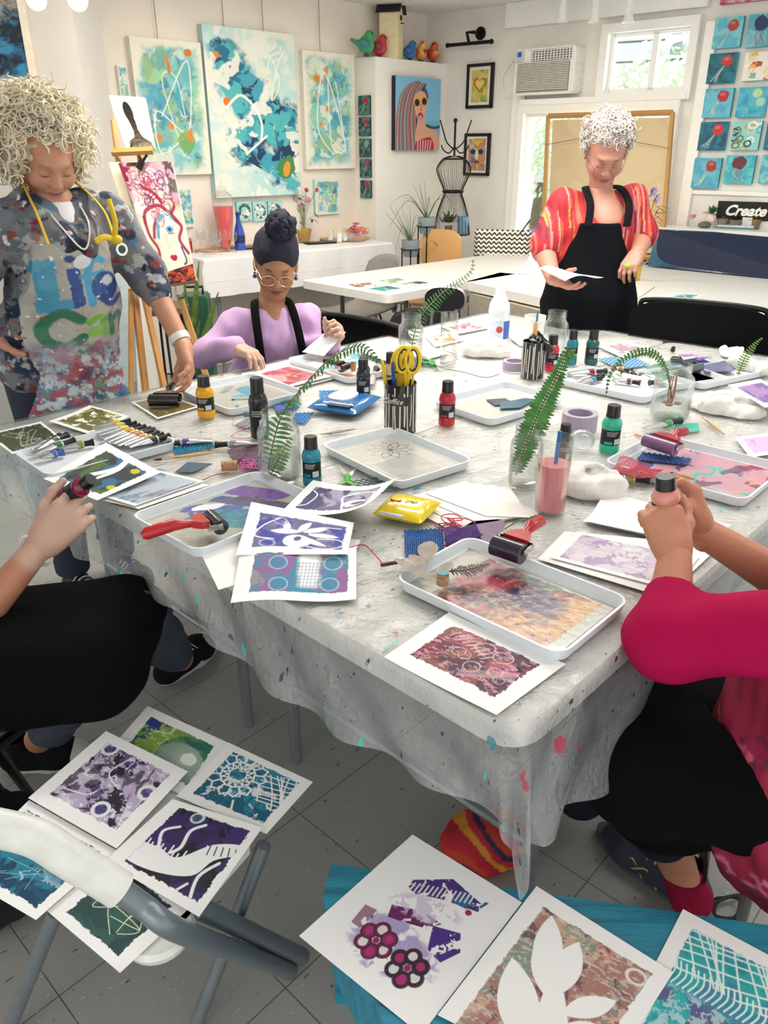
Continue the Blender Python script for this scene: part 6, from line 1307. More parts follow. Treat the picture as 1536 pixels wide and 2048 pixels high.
prt('indigo print with white leaf silhouettes, in the middle of the overlapping three',[(503,1012),(708,1054),(694,1108),(471,1110)],a,ZT+.020,G_,bend=curl(.01,'v',2,1))
a=pr_art(200,130,(.13,.12,.93,.84),'#63789a',['#2f7f9f','#7d6a8f','#8f8a94','#2a86a4','#8a5f96'],14,4,.015)
for x,y in((.34,.3),(.8,.28),(.36,.7),(.78,.68)):a.ell(x,y,.075,.12,'#2b83a4',rough=.2,op=.8);a.ring(x,y,.075,.12,.12,'#a8c8d4',op=.7)
a.put(ss(.12,.06,abs(a.X-.6)+.05*(a.nz(6)-.5))*ss(.1,.14,a.Y)*ss(.78,.7,a.Y),W_P)
for j in range(8):a.line([(.5,.3+.06*j),(.72,.28+.06*j)],.004,'#55708f',.8)
for j in range(7):a.line([(.52+.03*j,.26),(.5+.03*j,.74)],.004,'#55708f',.8)
prt('teal and grey print with a white mesh patch, lowest of the overlapping three',[(482,1108),(713,1104),(712,1197),(461,1206)],a,ZT+.008,G_,bend=lambda U,V:np.stack([0*U,0*U,.004*np.sin(U*6)+.012*(1-V)**2],-1))
def blank(lb,cs,z,cat='paper',h='#f2f1ef',grp=None,nm='blank_paper',bend=None,seed=1):
 a=Art(24,20,h,seed);return prt(lb,cs,a,z,grp,nm,cat,bend)
blank('blank white sheet poking out left under the prints, hanging over the table edge',[(392,1086),(480,1082),(560,1140),(437,1180)],ZT+.005,bend=None)
blank('blank white sheet under the leaf print, seen at its right',[(560,1060),(722,1080),(700,1120),(540,1115)],ZT+.004)
a=Art(30,20,'#c9c6bf',9)
for k,(x,y)in enumerate(((1180,1042),(1183,1040),(1186,1037),(1190,1033))):
 blank('blank white sheet in the stack behind the pink bottle, %s'%('lowest','second from the bottom','third from the bottom','topmost')[k],[(1226-6*k,986),(1462,1050),(1405,1098-2*k),(1166+3*k,1043)],ZT+.001+.0025*k,grp=None)
for k in range(4):
 blank('sheet of thin tracing paper fanned under the lace tray, %s'%('lowest','second','third','topmost')[k],[(790+18*k,1002-6*k),(930+30*k,962+4*k),(1085-8*k,1026+3*k),(905+22*k,1062-10*k)],ZT+.001+.0015*k,h='#ebe9e5',nm='tracing_paper',seed=4+k)
a=pr_art(190,120,(.06,.08,.94,.92),'#c9c4cf',['#d8d4da','#b9a8c4','#cfcad4','#c2b2cc'],15,4,.012);a.put(ss(.62,.66,a.nz(9)),'#9a78a8',.8)
prt('pale lilac gel plate print right of the nearest tray',[(1155,1062),(1400,1112),(1345,1180),(1100,1115)],a,ZT+.006,G_,m=V_GLOSS)
blank('white sheet under the pale lilac print',[(1130,1062),(1440,1092),(1330,1195),(1075,1118)],ZT+.003)
a=pr_art(120,70,(.1,.14,.92,.9),'#b06a70',['#c87a80','#a85058','#c9a0a0'],16,5,.02)
for k in range(14):a.line([(.3+.03*k,.35+.01*k),(.42+.03*k,.6)],.007,'#d2b98a',.8)
for k in range(9):a.line([(.3+.03*k,.65-.01*k),(.55+.03*k,.5)],.007,'#c03a48',.8)
prt('pink gel print under the seated woman\'s gloved hand',[(505,745),(568,728),(665,752),(575,775)],a,ZT+.012,G_,m=V_GLOSS)
blank('white sheet under the pink gel print',[(482,747),(572,722),(690,752),(560,785)],ZT+.003)
a=pr_art(120,80,(.05,.06,.95,.94),'#77742c',['#8a8432','#5f5f2a','#6f5f48'],17,4,.01)
prt('olive gel plate under the wide black roller',[(262,804),(335,790),(402,813),(315,838)],a,ZT+.002,G_,m=V_GLOSS)
a=pr_art(130,80,(.1,.12,.95,.9),'#7d7f38',['#55582c','#9a9a4a','#6a6430'],18,4,.03);a.put(ss(.66,.68,a.nz(14)),W_P)
prt('olive print, second from the left at the far left edge of the table',[(97,842),(180,818),(258,840),(178,868)],a,ZT+.004,G_,bend=curl(.012,'u',2))
a=pr_art(130,80,(.05,.08,.95,.92),'#4a5038',['#5f6348','#3a4030'],19,4,.03);scrib(a,'#c9cfb8',.006,3);
prt('dark olive print with pale scribbles, leftmost on the table',[(-30,868),(82,843),(128,880),(25,908)],a,ZT+.004,G_)
a=pr_art(150,100,(.15,.13,.9,.88),'#3c4a3c',['#2a3530','#4f6a35','#2f3a40','#39688a'],20,4,.03);a.ell(.78,.22,.06,.07,'#c8b82a',rough=.5);a.ell(.86,.68,.06,.05,'#c8c02a',rough=.5);a.ell(.6,.86,.06,.05,'#c8c02a',rough=.5);a.ell(.74,.6,.09,.1,'#2f6f94',rough=.4)
a.line([(.52,.1),(.56,.3),(.5,.5),(.42,.66),(.44,.9)],.055,W_P);a.line([(.52,.1),(.6,.35),(.56,.6)],.045,W_P)
prt('dark green print with a white winding shape, by the gloved hand holding a bottle',[(212,885),(322,940),(192,986),(85,948)],a,ZT+.027,G_,bend=lambda U,V:np.stack([0*U,0*U,-.012*V-.006*U],-1))
a=pr_art(150,90,(.04,.06,.96,.94),'#7d9ab8',['#5f86aa','#a8b4c4','#4f789f','#8f8fa8','#b8c4d0'],21,4,.01,.1)
prt('cloudy blue gel print between the dark green print and the purple tray',[(316,940),(410,962),(270,1012),(205,993)],a,ZT+.006,G_,m=V_GLOSS)
blank('white sheet with dark edges under the cloudy blue print',[(300,938),(418,970),(278,1018),(196,998)],ZT+.002)
for k,(cs,c1,c2,lb)in enumerate((([(850,672),(905,662),(930,680),(870,694)],'#e0a04a','#d97a3a','print with an orange patch behind the tall clear glass'),([(880,652),(950,640),(985,655),(915,668)],'#c04060','#d98a9a','print with a raspberry patch at the far edge of the table'),([(1190,690),(1250,680),(1310,700),(1245,716)],'#a8868c','#8f8a98','faded mauve print at the far edge behind the green bottle'),([(800,700),(850,690),(900,706),(850,720)],'#e0b8c0','#d88aa0','print with pink swirls beside the embossed jar'),([(1470,875),(1560,862),(1600,900),(1500,915)],'#b08fc0','#c8a8cc','lilac print cut by the right edge above the mauve tray'),([(1455,770),(1520,758),(1600,800),(1530,815)],'#9a78a8','#6f5f98','curved lilac print lying on the white towel at the right'))):
 a=pr_art(80,60,(.12,.14,.88,.86),c1,[c2,'#e8e2e0' if k<4 else c2],30+k,4,.02);prt(lb,cs,a,ZT+(.002+.001*k if k!=5 else .05),G_)
blank('blank white sheets on the far tray in front of the embossed jar',[(712,700),(775,682),(860,705),(790,728)],ZT+.024)
blank('thin white sheet behind the far striped cup',[(1010,668),(1060,655),(1100,680),(1040,692)],ZT+.002)
# ---- white towels
m_tow=mat('#dcdad6',.95,var=.05,scale=200.,bump=.15,sheen=.3)
def towel(lb,c,size,seed,rz=0.,roll=False,nm='towel'):
 c=Vector(c);sx,sy,sz=size;d=SDF((-sx-.02,-sy-.02,-.01),(sx+.02,sy+.02,sz*1.5+.02),.0045);rg=random.Random(seed)
 if roll:
  d.cap((-sx*.8,0,sz*.5),(sx*.8,0,sz*.5),sz*.48,k=.01)
 else:
  for i in range(9):d.ell((rg.uniform(-.55,.55)*sx,rg.uniform(-.5,.5)*sy,sz*rg.uniform(.2,.5)),(sx*rg.uniform(.25,.5),sy*rg.uniform(.25,.5),sz*rg.uniform(.3,.5)),k=.03)
  d.ell((0,0,sz*.2),(sx*.85,sy*.8,sz*.35),k=.03)
  for i in range(5):a_=rg.random()*3;x,y=rg.uniform(-.3,.3)*sx,rg.uniform(-.3,.3)*sy;d.cap((x-math.cos(a_)*sx*.5,y-math.sin(a_)*sy*.5,sz*.35),(x+math.cos(a_)*sx*.5,y+math.sin(a_)*sy*.5,sz*.7),sz*.14,sz*.2,k=.012)
  for i in range(4):a_=rg.random()*3;x,y=rg.uniform(-.3,.3)*sx,rg.uniform(-.3,.3)*sy;d.cap((x-math.cos(a_)*sx*.5,y-math.sin(a_)*sy*.5,sz*.9),(x+math.cos(a_)*sx*.5,y+math.sin(a_)*sy*.5,sz*.8),.006,.006,k=.012,op=-1)
 d.folds(.0032,26,seed);d.folds(.0013,75,seed+9);d.inter(lambda x,y,z:-z+.0008+0*x+0*y)
 o=sdfobj(nm,[d],m_tow,None);o.matrix_basis=Matrix.Translation(c)@Matrix.Rotation(rz,4,'Z');return tag(o,lb,'towel')
towel('crumpled white towel between the clear glass and the far striped cup',P(972,708,ZT),(.105,.075,.075),1,.2)
towel('crumpled white towel right of the pink glass',P(1178,985,ZT),(.085,.06,.06),2,-.6)
towel('large white towel folded under the curved lilac print at the right',P(1452,822,ZT),(.13,.07,.05),3,-.5)
towel('rolled white towel at the far right edge of the table',P(1498,745,ZT),(.07,.03,.055),4,-1.0,True,'rolled_towel')
towel('bunched white cloth beside the rolled towel',P(1462,712,ZT),(.04,.035,.045),5,.3)
o=mk('plastic_wrap',MB().ball((0,0,0),(.035,.03,.028),14),glassmat('#dfe6ea',.3,body=.25,name='crumpled_film'));o.location=P(1165,905,ZT)+Vector((0,.02,.028));tag(o,'crumpled clear plastic behind the navy bottle and pink glass','plastic wrap')
# ---- tape rolls
for lb,x,y,w_,h_ in(('wide roll of lilac tape lying flat near the mint green bottle',1157,858,70,36),('roll of mauve tape lying flat left of the far striped cup',1029,738,48,20)):
 p=P(x,y,ZT);s=depth(p)/F;r=w_/2*s;hh=.048 if w_>60 else .03;o=mk('tape_roll',MB().lathe([(r*.72,0),(r,0),(r,hh),(r*.72,hh),(r*.70,hh),(r*.70,0)],40,cap=False),mat('#a79cb0',.6));o.location=p;tag(o,lb,'tape roll')
def lyingM(tip,hnd,z=ZT+.006):a,b=P(*hnd,z),P(*tip,z);x=(b-a).normalized();M=Matrix((x,Vector((-x.y,x.x,0)),Vector((0,0,1)))).transposed().to_4x4();M.translation=a.lerp(b,.42);return M
scissors('green scissors with grey grips lying open in front of the lace tray',lyingM((700,912),(690,990)),'#4fae3a','#77797a',.085,.1,.3)
scissors('green scissors lying by the tall clear glass',lyingM((890,742),(850,722)),'#3f9a4a','#55585a',.07,.075,.2)
# ---- wipes packs
def pack(lb,cs,hh,ca,cb,z=ZT,flap='#e8ecf0'):
 pts=[P(x,y,z)for x,y in cs];c=sum(pts,Vector())/4;x=(pts[1]-pts[0]+pts[2]-pts[3])/2;L=x.length;x.normalize();y=Vector((-x.y,x.x,0));W=abs((pts[3]-pts[0]).dot(y));t=T('wipes_pack',lb,'wipes pack',c,math.atan2(x.y,x.x))
 def f(sg):
  def g(u,v):
   a,b=(u-.5)*2,(v-.5)*2;k=(1-abs(a)**5)*(1-abs(b)**4);wv=.0015*math.sin(a*22+b*9)*abs(a)
   return(a*L/2,b*W/2*(1-.06*(1-abs(a))),hh*.5+sg*hh*.5*k**.6+wv*k+.0005)
  return g
 mb=MB().sheet(f(1),30,20).sheet(f(-1),30,20);mk('wrapper',mb,mat(ca,.18,coat=.5),t,world=False);return t,L,W
t,L,W=pack('blue packet of wipes with a white lid near the centre, before the bubble wrap',[(622,828),(722,838),(752,808),(665,792)],.034,'#1f6aa8',None)
mk('lid',MB().prism([(L*.24*math.copysign(abs(math.cos(a_))**.6,math.cos(a_)),W*.26*math.copysign(abs(math.sin(a_))**.7,math.sin(a_)))for a_ in np.linspace(0,2*PI,33)[:-1]],.005,c=(-.01,.01,.033)),mat('#e4e9ec',.3),t,world=False,smooth=False)
mk('dark_panel',MB().prism([(-L*.12,-W*.44),(L*.36,-W*.44),(L*.36,-W*.22),(-L*.12,-W*.22)],.003,c=(0,0,.0305)),mat('#1c3550',.4),t,world=False,smooth=False)
text3d('Cottonelle',.019,.0007,mat('#f4f6f8',.4),t,(L*.13,-W*.33,.0345),(0,0,0),bold=.0004)
t,L,W=pack('yellow packet of wipes lying under the curled violet print',[(750,1042),(842,1060),(882,1020),(785,1000)],.03,'#e3c818',None)
mk('blue_print_panel',MB().prism([(-L*.38,-W*.48),(L*.12,-W*.48),(L*.12,-W*.36),(-L*.38,-W*.36)],.006,c=(0,0,.017)),mat('#c3d0de',.4),t,world=False,smooth=False)
text3d('yes',.02,.0006,mat('#3f8a3a',.4),t,(L*.08,W*.05,.0305),(0,0,0),bold=.0004);mk('red_smile',MB().tube([(-L*.24+.012*math.cos(a_),.006*math.sin(a_),.031)for a_ in np.linspace(PI,2*PI,9)],.0018,6),mat('#c83a2a',.4),t,world=False)
# ---- bubble wrap, mesh and net scraps
def bumpy(lb,cs,col,c2,nx,ny,r=.0032,z=ZT,nm='bubble_wrap',cat='bubble wrap',hgt=.0035):
 pts=[P(x,y,z)for x,y in cs];mb=MB();c=sum(pts,Vector())/4;rg=random.Random(nx)
 mb.add([p_+Vector((0,0,.001))for p_ in pts],[(0,1,2,3)][::-1]);ba=MB()
 for i in range(nx):
  for j in range(ny):
   u,v=(i+.5)/nx,(j+.5+.5*(i%2)-.25)/ny;q=(pts[0].lerp(pts[1],u)).lerp(pts[3].lerp(pts[2],u),min(.97,v));ba.lathe([(r,0),(r*.8,hgt*.7),(.0005,hgt)],6,c=q+Vector((0,0,.001)),cap=False)
 t=T(nm,lb,cat,c);mk('backing_film',mb,mat(c2,.3),t,smooth=False);mk('bubbles',ba,mat(col,.15,coat=.6,var=.3,scale=60.),t)['kind']='stuff';return t
bumpy('bright blue bubble wrap behind the blue wipes pack',[(638,782),(698,780),(700,800),(642,806)],'#2f8fcf','#1f78b8',14,6)
bumpy('bright blue bubble wrap left of the wipes, under the fern',[(590,826),(628,826),(610,848),(585,846)],'#2f86c0','#1a6aa8',9,5)
bumpy('teal and green bubble wrap strip behind the paint brush at the left',[(345,895),(425,882),(430,895),(350,912)],'#1f8f96','#1a5f9a',16,4)
bumpy('blue and purple bubble wrap on the right tray',[(1285,905),(1385,918),(1370,930),(1272,920)],'#3f5f9a','#3a4a86',18,5,z=ZT+.01)
bumpy('teal and violet mesh scrap above the nearest tray',[(808,1062),(885,1058),(888,1102),(810,1112)],'#2f78b0','#3a4a9a',18,10,.0022,nm='mesh_scrap',cat='mesh scrap')
bumpy('blue netting piece by the dark green bottle',[(1195,718),(1262,712),(1300,730),(1240,740)],'#2f7fc0','#7fa8c4',12,8,.0025,nm='mesh_scrap',cat='mesh scrap')
def netm(lb,cs,n,m_,w_,col,z=ZT,nm='netting',bump=.0,z2=None):
 pts=[P(x,y,z)for x,y in cs];mb=MB();c=sum(pts,Vector())/4
 def q(u,v):r_=pts[0].lerp(pts[1],u).lerp(pts[3].lerp(pts[2],u),v);r_.z+=w_+.003+bump*math.sin(u*7)*math.sin(v*6+1);return r_
 for i in range(-m_,n+1):
  L_=[q(*(max(0,min(1,(i+k)/n)),k/m_))for k in range(m_+1)if 0<=i+k<=n]
  if len(L_)>1:mb.tube(L_,w_,4,cap=False)
 for i in range(0,n+m_+1):
  L_=[q((i-k)/n,k/m_)for k in range(m_+1)if 0<=i-k<=n]
  if len(L_)>1:mb.tube(L_,w_,4,cap=False)
 o=mk(nm,mb,mat(col,.5));own(o,c);return tag(o,lb,'netting')
netm('coral red netting hanging over the edge of the right tray',[(1240,915),(1325,945),(1300,960),(1222,950)],14,8,.0012,'#c03a50',ZT+.02,bump=.006)
netm('green netting on the small white tray behind the right jar',[(1290,738),(1345,720),(1395,742),(1325,765)],14,10,.0011,'#4f8a6a',ZT+.008,bump=.003)
netm('dark teal netting by the cork at the left',[(455,905),(520,880),(535,910),(470,932)],12,8,.0012,'#6a4060',ZT,bump=.005)
netm('violet netting draped across the plum stencil',[(885,1062),(950,1052),(965,1075),(895,1092)],16,8,.0013,'#5f3f86',ZT+.004,bump=.004)
netm('green netting tucked at the base of the tall black bottle',[(560,805),(590,795),(605,812),(575,822)],8,6,.0011,'#2f7f5f',ZT,bump=.003)
netm('dark web stencil lying under the green scissors',[(700,965),(770,955),(800,980),(735,1000)],6,5,.0013,'#3f5a60',ZT)
def stencil(lb,poly_,col,z=ZT+.001,th=.0015,nm='stencil_sheet',cat='stencil'):
 pts=[P(x,y,z)for x,y in poly_];c=sum(pts,Vector())/len(pts);return tag(own(mk(nm,MB().prism([(p_.x,p_.y)for p_ in pts],th,c=(0,0,z)),mat(col,.35,var=.2,scale=50.),smooth=False),c),lb,cat)
stencil('plum stencil sheet beside the roller above the nearest tray',[(890,1075),(960,1036),(1010,1042),(985,1120),(930,1125),(885,1120)],'#5a3a66')
stencil('blue-black mesh triangle between the brush and the dark green print',[(375,925),(425,928),(385,946),(350,945)],'#2f4f66')
stencil('grey leaf-shaped stencil left of the black bottle',[(470,850),(500,835),(520,850),(490,858)],'#6a7a78')
stencil('navy cutout under the tangled pink string',[(470,925),(530,912),(560,930),(500,942)],'#2a3f7a')
stencil('dark leaf stencil lying in the empty tray right of centre, left one',[(972,800),(1010,797),(1030,808),(990,812)],'#3a3f5a',ZT+.008)
stencil('teal leaf stencil lying in the empty tray right of centre, right one',[(1000,806),(1050,797),(1072,799),(1040,816),(1000,818)],'#2f5f70',ZT+.011)
stencil('dark blue scrap on the far right tray',[(1340,725),(1400,715),(1440,735),(1380,748)],'#4a5590',ZT+.012)
stencil('slate purple scrap in front on the far right tray',[(1395,728),(1450,722),(1470,742),(1410,745)],'#6a6a8a',ZT+.02)
stencil('royal blue scrap behind the tall black bottle',[(545,812),(575,800),(600,815),(560,828)],'#2f4f9a')
stencil('small turquoise paint patch by the wooden brush at the right',[(1350,850),(1395,845),(1400,862),(1360,868)],'#4fb8a8',th=.0006,nm='paint_patch',cat='paint patch')
# pale dried leaves and cork stamp by the nearest tray
mb=MB()
for a_,b_,w_ in(((790,1118),(862,1168),.012),((850,1120),(862,1088),.02),((838,1150),(900,1168),.015),((820,1110),(850,1140),.012),((880,1150),(905,1130),.012)):leafm(mb,P(*a_,ZT+.03),P(*b_,ZT+.03)+Vector((0,0,.006)),w_)
o=mk('dried_leaves',mb,mat('#9a8f86',.6,var=.25),smooth=False);own(o,P(850,1140,ZT+.03));tag(o,'pale dried leaves at the left corner of the nearest tray','leaves')
def cork(lb,x,y,r,h,up=True,rz=0.,top=None):
 p=P(x,y,ZT+(.02 if up else 0));t=T('cork_stamp',lb,'cork',p,rz);M=Matrix.Identity(3)if up else Matrix.Rotation(PI/2,3,'Y')
 mk('cork_body',MB().lathe([(.001,0),(r*.95,0),(r,h*.1),(r,h*.9),(r*.95,h),(.001,h)],20,c=(0,0,0 if up else r),M=M),mat('#b08a60',.8,var=.3,scale=150.,bump=.5),t,world=False)
 if top:mk('painted_top',MB().lathe([(.001,h),(r*.97,h),(r*.97,h+.002),(.001,h+.002)],20),mat(top,.4),t,world=False)
 return t
cork('upright cork stamp with teal paint on top, on the nearest tray',885,1168,.011,.022,top='#2f7f8a')
cork('wine cork lying among pink string left of the fern jar',443,942,.0125,.04,False,.2)
cork('small cork stamp beside the black roller by the seated woman',707,742,.009,.03,top='#9a3a30')
def brush(lb,a,b,col='#c8a678',tip='#7a3a3a',z=ZT+.006,r=.0045,hb=None):
 A,Bq=P(*a,z),P(*b,z);t=T('paint_brush',lb,'paint brush',A)
 mk('handle',MB().tube([A,A.lerp(Bq,.3),A.lerp(Bq,.72)],[r*.5,r*1.1,r*.9],10),mat(col,.5),t);mk('ferrule',MB().tube([A.lerp(Bq,.72),A.lerp(Bq,.86)],r*.9,10),mat('#b9b5ad',.25,.9),t);mk('bristles',MB().tube([A.lerp(Bq,.86),A.lerp(Bq,.93),Bq],[r*.85,r*.8,r*.15],10),mat(tip,.8),t);return t
brush('pale wooden brush with red-brown tip lying left of the cork',(430,905),(306,920))
brush('pale wooden brush lying on the teal tray behind the yellow bottle',(505,797),(462,800),tip='#2a5a4a')
brush('light wooden brush at the right below the white towel',(1448,868),(1403,832),tip='#c8a27a')
brush('short brush with a rust ferrule on the edge of the mauve tray',(1388,958),(1340,945),'#b08a60','#6a3a30',z=ZT+.024)
brush('pale brush handle behind the red roller, pointing to the yellow wipes',(1068,1052),(1005,1086),'#d8cbb4','#8a4a4a')
for lb,a_,b_,c_,z_ in(('maroon pencil lying behind the hands, along the mauve tray',(1385,978),(1490,1003),'#7a2030',ZT+.004),('dark maroon pencil end poking from the dried leaves',(762,1130),(808,1122),'#5a1f2a',ZT+.012)):
 A,Bq=P(*a_,z_),P(*b_,z_);tag(own(mk('pencil',MB().tube([A,Bq],.004,6),mat(c_,.4),smooth=False),A),lb,'pencil')
def string(lb,pts,col,r=.0013,loops=0,seed=0,z=ZT+.004):
 rg=random.Random(seed);q=[P(x,y,z)for x,y in pts];c=sum(q,Vector())/len(q)
 if loops:
  q=[]
  for k in range(loops):a0=rg.random()*6.28;rr=rg.uniform(.008,.03);cc=c+Vector((rg.gauss(0,.02),rg.gauss(0,.02),rg.uniform(0,.012)));q+=[cc+Vector((rr*math.cos(a0+t),rr*.7*math.sin(a0+t),.003*math.sin(3*t)))for t in(0,1.5,3,4.5)]
 o=mk('string',MB().tube(arc(q,6),r,5),mat(col,.7));own(o,c);return tag(o,lb,'string')
string('tangled pink string around the wine cork',[(490,930),(500,935)],'#d86aa0',loops=9,seed=1)
string('pink string loop in front of the tall black bottle',[(462,872),(480,862),(505,866),(498,876),(470,876),(462,872)],'#e07aa8')
string('pink string loop left of the grey stencil',[(470,838),(465,850),(488,852),(500,840)],'#e07aa8')
string('red string end hanging from the purple tray corner',[(405,960),(430,950),(458,945)],'#b05060')
string('red string trailing from the print to the dried leaves',[(700,1095),(728,1090),(750,1110),(768,1130)],'#c03a48')
string('grey wire loop behind the pale papers',[(1000,985),(1030,1005),(1045,1030),(1010,1058)],'#6a5a50')
string('bright pink string across the plum stencil',[(888,1090),(910,1088),(935,1095),(940,1110)],'#d04a70')
string('red threads on top of the mesh scrap',[(900,1055),(930,1050)],'#c8405a',loops=6,seed=2)
string('pink string loop near the far tracing sheets',[(860,700),(900,705),(915,718),(880,728)],'#d07a90',r=.002)
string('tangle of lilac ribbon on the far right tray',[(1385,715),(1395,718)],'#c09ad0',r=.003,loops=6,seed=3,z=ZT+.02)
string('dark thread from the green scissors to the far cup',[(893,738),(930,745),(970,755),(1000,748)],'#5a5560')
o=mk('glue_stick_cap',MB().lathe([(.001,0),(.009,0),(.009,.02),(.001,.022)],16,M=Matrix.Rotation(PI/2,3,'Y')),mat('#5f7a78',.4));o.location=P(488,828,ZT+.009);tag(o,'small grey-green bottle cap left of the tall black bottle','cap')
o=mk('tube_cap',MB().lathe([(.001,0),(.009,0),(.007,.018),(.001,.02)],16),mat('#131313',.4));o.location=P(1345,702,ZT+.0);o.rotation_euler.x=.3;tag(o,'loose black tube cap on the far right of the table','cap')
o=mk('knife_blade',MB().prism([(0,0),(.06,.006),(.11,-.004),(.05,-.01)],.002),mat('#8a8d90',.25,.9),smooth=False);o.location=P(640,870,ZT+.001);o.rotation_euler.z=.5;tag(o,'small metal palette knife behind the lace tray','palette knife')
# ================================================================ foreground: chair with prints, painted bench, bag
ZC_=.43
t=T('folding_stool_chair','grey tubular folding chair with white plastic trim in the near left, prints spread on its seat','chair',P(350,1750,0))
t['label']='grey tubular folding chair with white trim, prints spread on its seat'
gm_=mat('#7d868c',.35,.5,var=.06);wp_=mat('#dfe0dc',.35)
foot=P(580,1942,.03);bend=P(350,1858,.47);joint=P(215,1762,.56);top_=P(60,1672,.64);end_=P(-90,1640,.68)
mk('frame_tube',MB().tube(arc([foot,foot.lerp(bend,.5),bend,bend.lerp(joint,.5),joint],8),.0165,16),gm_,t)
side_=Vector((.30,.33,0));f2=foot+Vector((.02,.03,0));f2.z=.03;b2=P(395,1815,.42)
mk('frame_tube',MB().tube([f2,b2],.0165,14),gm_,t)
mk('plastic_trim',MB().tube(arc([bend.lerp(joint,.72),joint,joint.lerp(top_,.6),top_,top_.lerp(end_,.6),end_],6),[.024]*6+[.027]*20+[.03]*5,16,flat=1.15),wp_,t,ang=1.2)if False else mk('plastic_trim',MB().tube(arc([bend.lerp(joint,.8),joint.lerp(top_,.5),top_,end_],6),.023,16,flat=1.2),wp_,t,ang=1.2)
mk('leg',MB().tube([P(528,1690,.41),P(388,2062,.015)],.0125,14),gm_,t);mk('leg',MB().tube([P(112,1822,.41),P(12,2075,.015)],.0125,14),gm_,t)
sp=[P(x,y,.41)for x,y in((200,1560),(430,1560),(500,1700),(345,1880),(215,1870),(60,1720))]
mk('seat',MB().prism([(p_.x,p_.y)for p_ in sp],.018,c=(0,0,.402)),wp_,t,smooth=False)
def ball_seat(x,y,r):p_=P(x,y,.40);return p_
mk('seat_edge',MB().lathe([(.001,0),(.05,0),(.055,.014),(.05,.022),(.001,.022)],28,c=P(318,1868,.398)),wp_,t)
Gc='prints spread over the seat of the grey folding chair';zc=lambda k:.4245+.0035*k
def fprt(lb,cs,a,k,grp,z=None,bend=None):return prt(lb,cs,a,(zc(k)if z is None else z),grp,bend=bend)
def base_pr(m,base,cols,seed,w=300,h=230,f=5,rough=.02,soft=.07,dash=.0):
 a=pr_art(w,h,m,base,cols,seed,f,rough,soft,dash);return a
a=base_pr((.12,.14,.88,.84),'#2f6a58',['#1f5a5f','#3f7f4a','#27507a','#7fa04a'],41,260,200);a.put(ss(.6,.64,a.nz(22))*ss(.55,.4,a.X),'#b8cf6a',.8);a.ell(.18,.2,.09,.08,'#27408a',rough=.5)
m_=ss(1.02,.98,a.em(.66,.62,.27,.32));a.put(m_,'#d0dcd4',.75)
for k in range(13):a.ring(.72,.56,.05+.022*k,.06+.028*k,.045,'#2f6f5a',op=.75*1)
a.line([(.28,.3),(.4,.26),(.42,.16)],.01,'#dfe8e0',.8);a.ell(.74,.5,.08,.09,'#eef2ee',rough=.4)
fprt('green print with concentric white arcs, farthest on the chair',[(295,1412),(460,1487),(385,1600),(205,1515)],a,0,Gc)
def lace(a,cx,cy,r):
 for k in range(14):
  t0=2*PI*k/14;p_=lambda t_,q:(cx+q*math.cos(t_)/a.asp,cy+q*math.sin(t_));a.line([p_(t0,r*.55),p_(t0,r*.85),p_(t0+.22,r)],.011,W_P,sm=False);a.line([p_(t0+.22,r),p_(t0+.449,r*.85)],.011,W_P,sm=False);a.line([p_(t0,r*.55),p_(t0+.449,r*.6)],.011,W_P,sm=False)
  a.line([p_(t0,r*.3),p_(t0+.22,r*.55)],.009,W_P,sm=False);a.line([p_(t0,r*.3),p_(t0-.22,r*.55)],.009,W_P,sm=False);a.line([p_(t0,r*.3),p_(t0+.45,r*.3)],.008,W_P,sm=False)
def mesh_(a,reg,n=22,w=.0055,c=W_P,sk=.25):
 a2=a.clip;a.clip=(a2 if a2 is not None else 1)*a.inside(reg)
 for k in range(-n,2*n):x=k/n*1.1;a.line([(x,-.02),(x+sk+.1*math.sin(k),.5),(x+sk*2,1.02)],w,c);a.line([(-.02,x),(.5,x-.08+.03*math.sin(k)),(1.02,x-.2)],w,c)
 a.clip=a2
a=base_pr((.12,.10,.90,.88),'#1f6a86',['#17506f','#2a86a0','#1b5f7a'],42,280,230);lace(a,.34,.38,.36);mesh_(a,[(.55,.2),(.95,.05),(.95,.7),(.62,.6)],16,.008);a.line([(.5,.75),(.56,.9)],.012,W_P);a.put(ss(.7,.74,a.nz(14)),W_P,.8)
fprt('teal print with a white lace wheel, rightmost on the chair',[(457,1485),(626,1564),(533,1668),(352,1592)],a,1,Gc)
a=base_pr((.13,.12,.88,.86),'#46316f',['#2a2347','#5f3f8a','#3a2c5a','#6a5a8f','#241f38','#b8a8cc'],43,300,250,6);a.put(ss(.58,.64,a.nz(9,14)),'#d9cfe2',.65);a.put(ss(.6,.64,a.nz(30)),'#efeaf4',.8);a.put(ss(.62,.66,a.nz(7)),'#1e1a30',.8)
for x,y in((.62,.76),(.84,.4),(.2,.16)):a.ring(x,y,.07,.075,.3,'#e9e4ee');a.ell(x,y,.05,.055,'#3f3f80',rough=.4,op=.8)
a.line([(.45,.15),(.4,.4),(.6,.5)],.008,'#ece6f0');a.line([(.18,.75),(.4,.7),(.45,.62)],.007,'#ece6f0');a.line([(.82,.7),(.86,.85),(.78,.92)],.007,'#ece6f0')
fprt('purple and black textured print with small rings, second from the left on the chair',[(212,1462),(376,1543),(233,1697),(56,1596)],a,4,Gc)['label']='purple and black textured print with small rings, on the chair'
a=base_pr((.14,.08,.92,.90),'#1f1d33',['#2a2247','#16151f','#33245a','#3a2a6a'],44,280,260)
a.line([(.5,.18),(.42,.3),(.46,.5),(.42,.6)],.018,W_P);a.line([(.3,.3),(.2,.42),(.3,.62)],.016,W_P);a.ring(.38,.13,.055,.06,.35,'#cfd6e0');a.ell(.38,.13,.05,.05,'#3f5a70',rough=.7,op=.8)
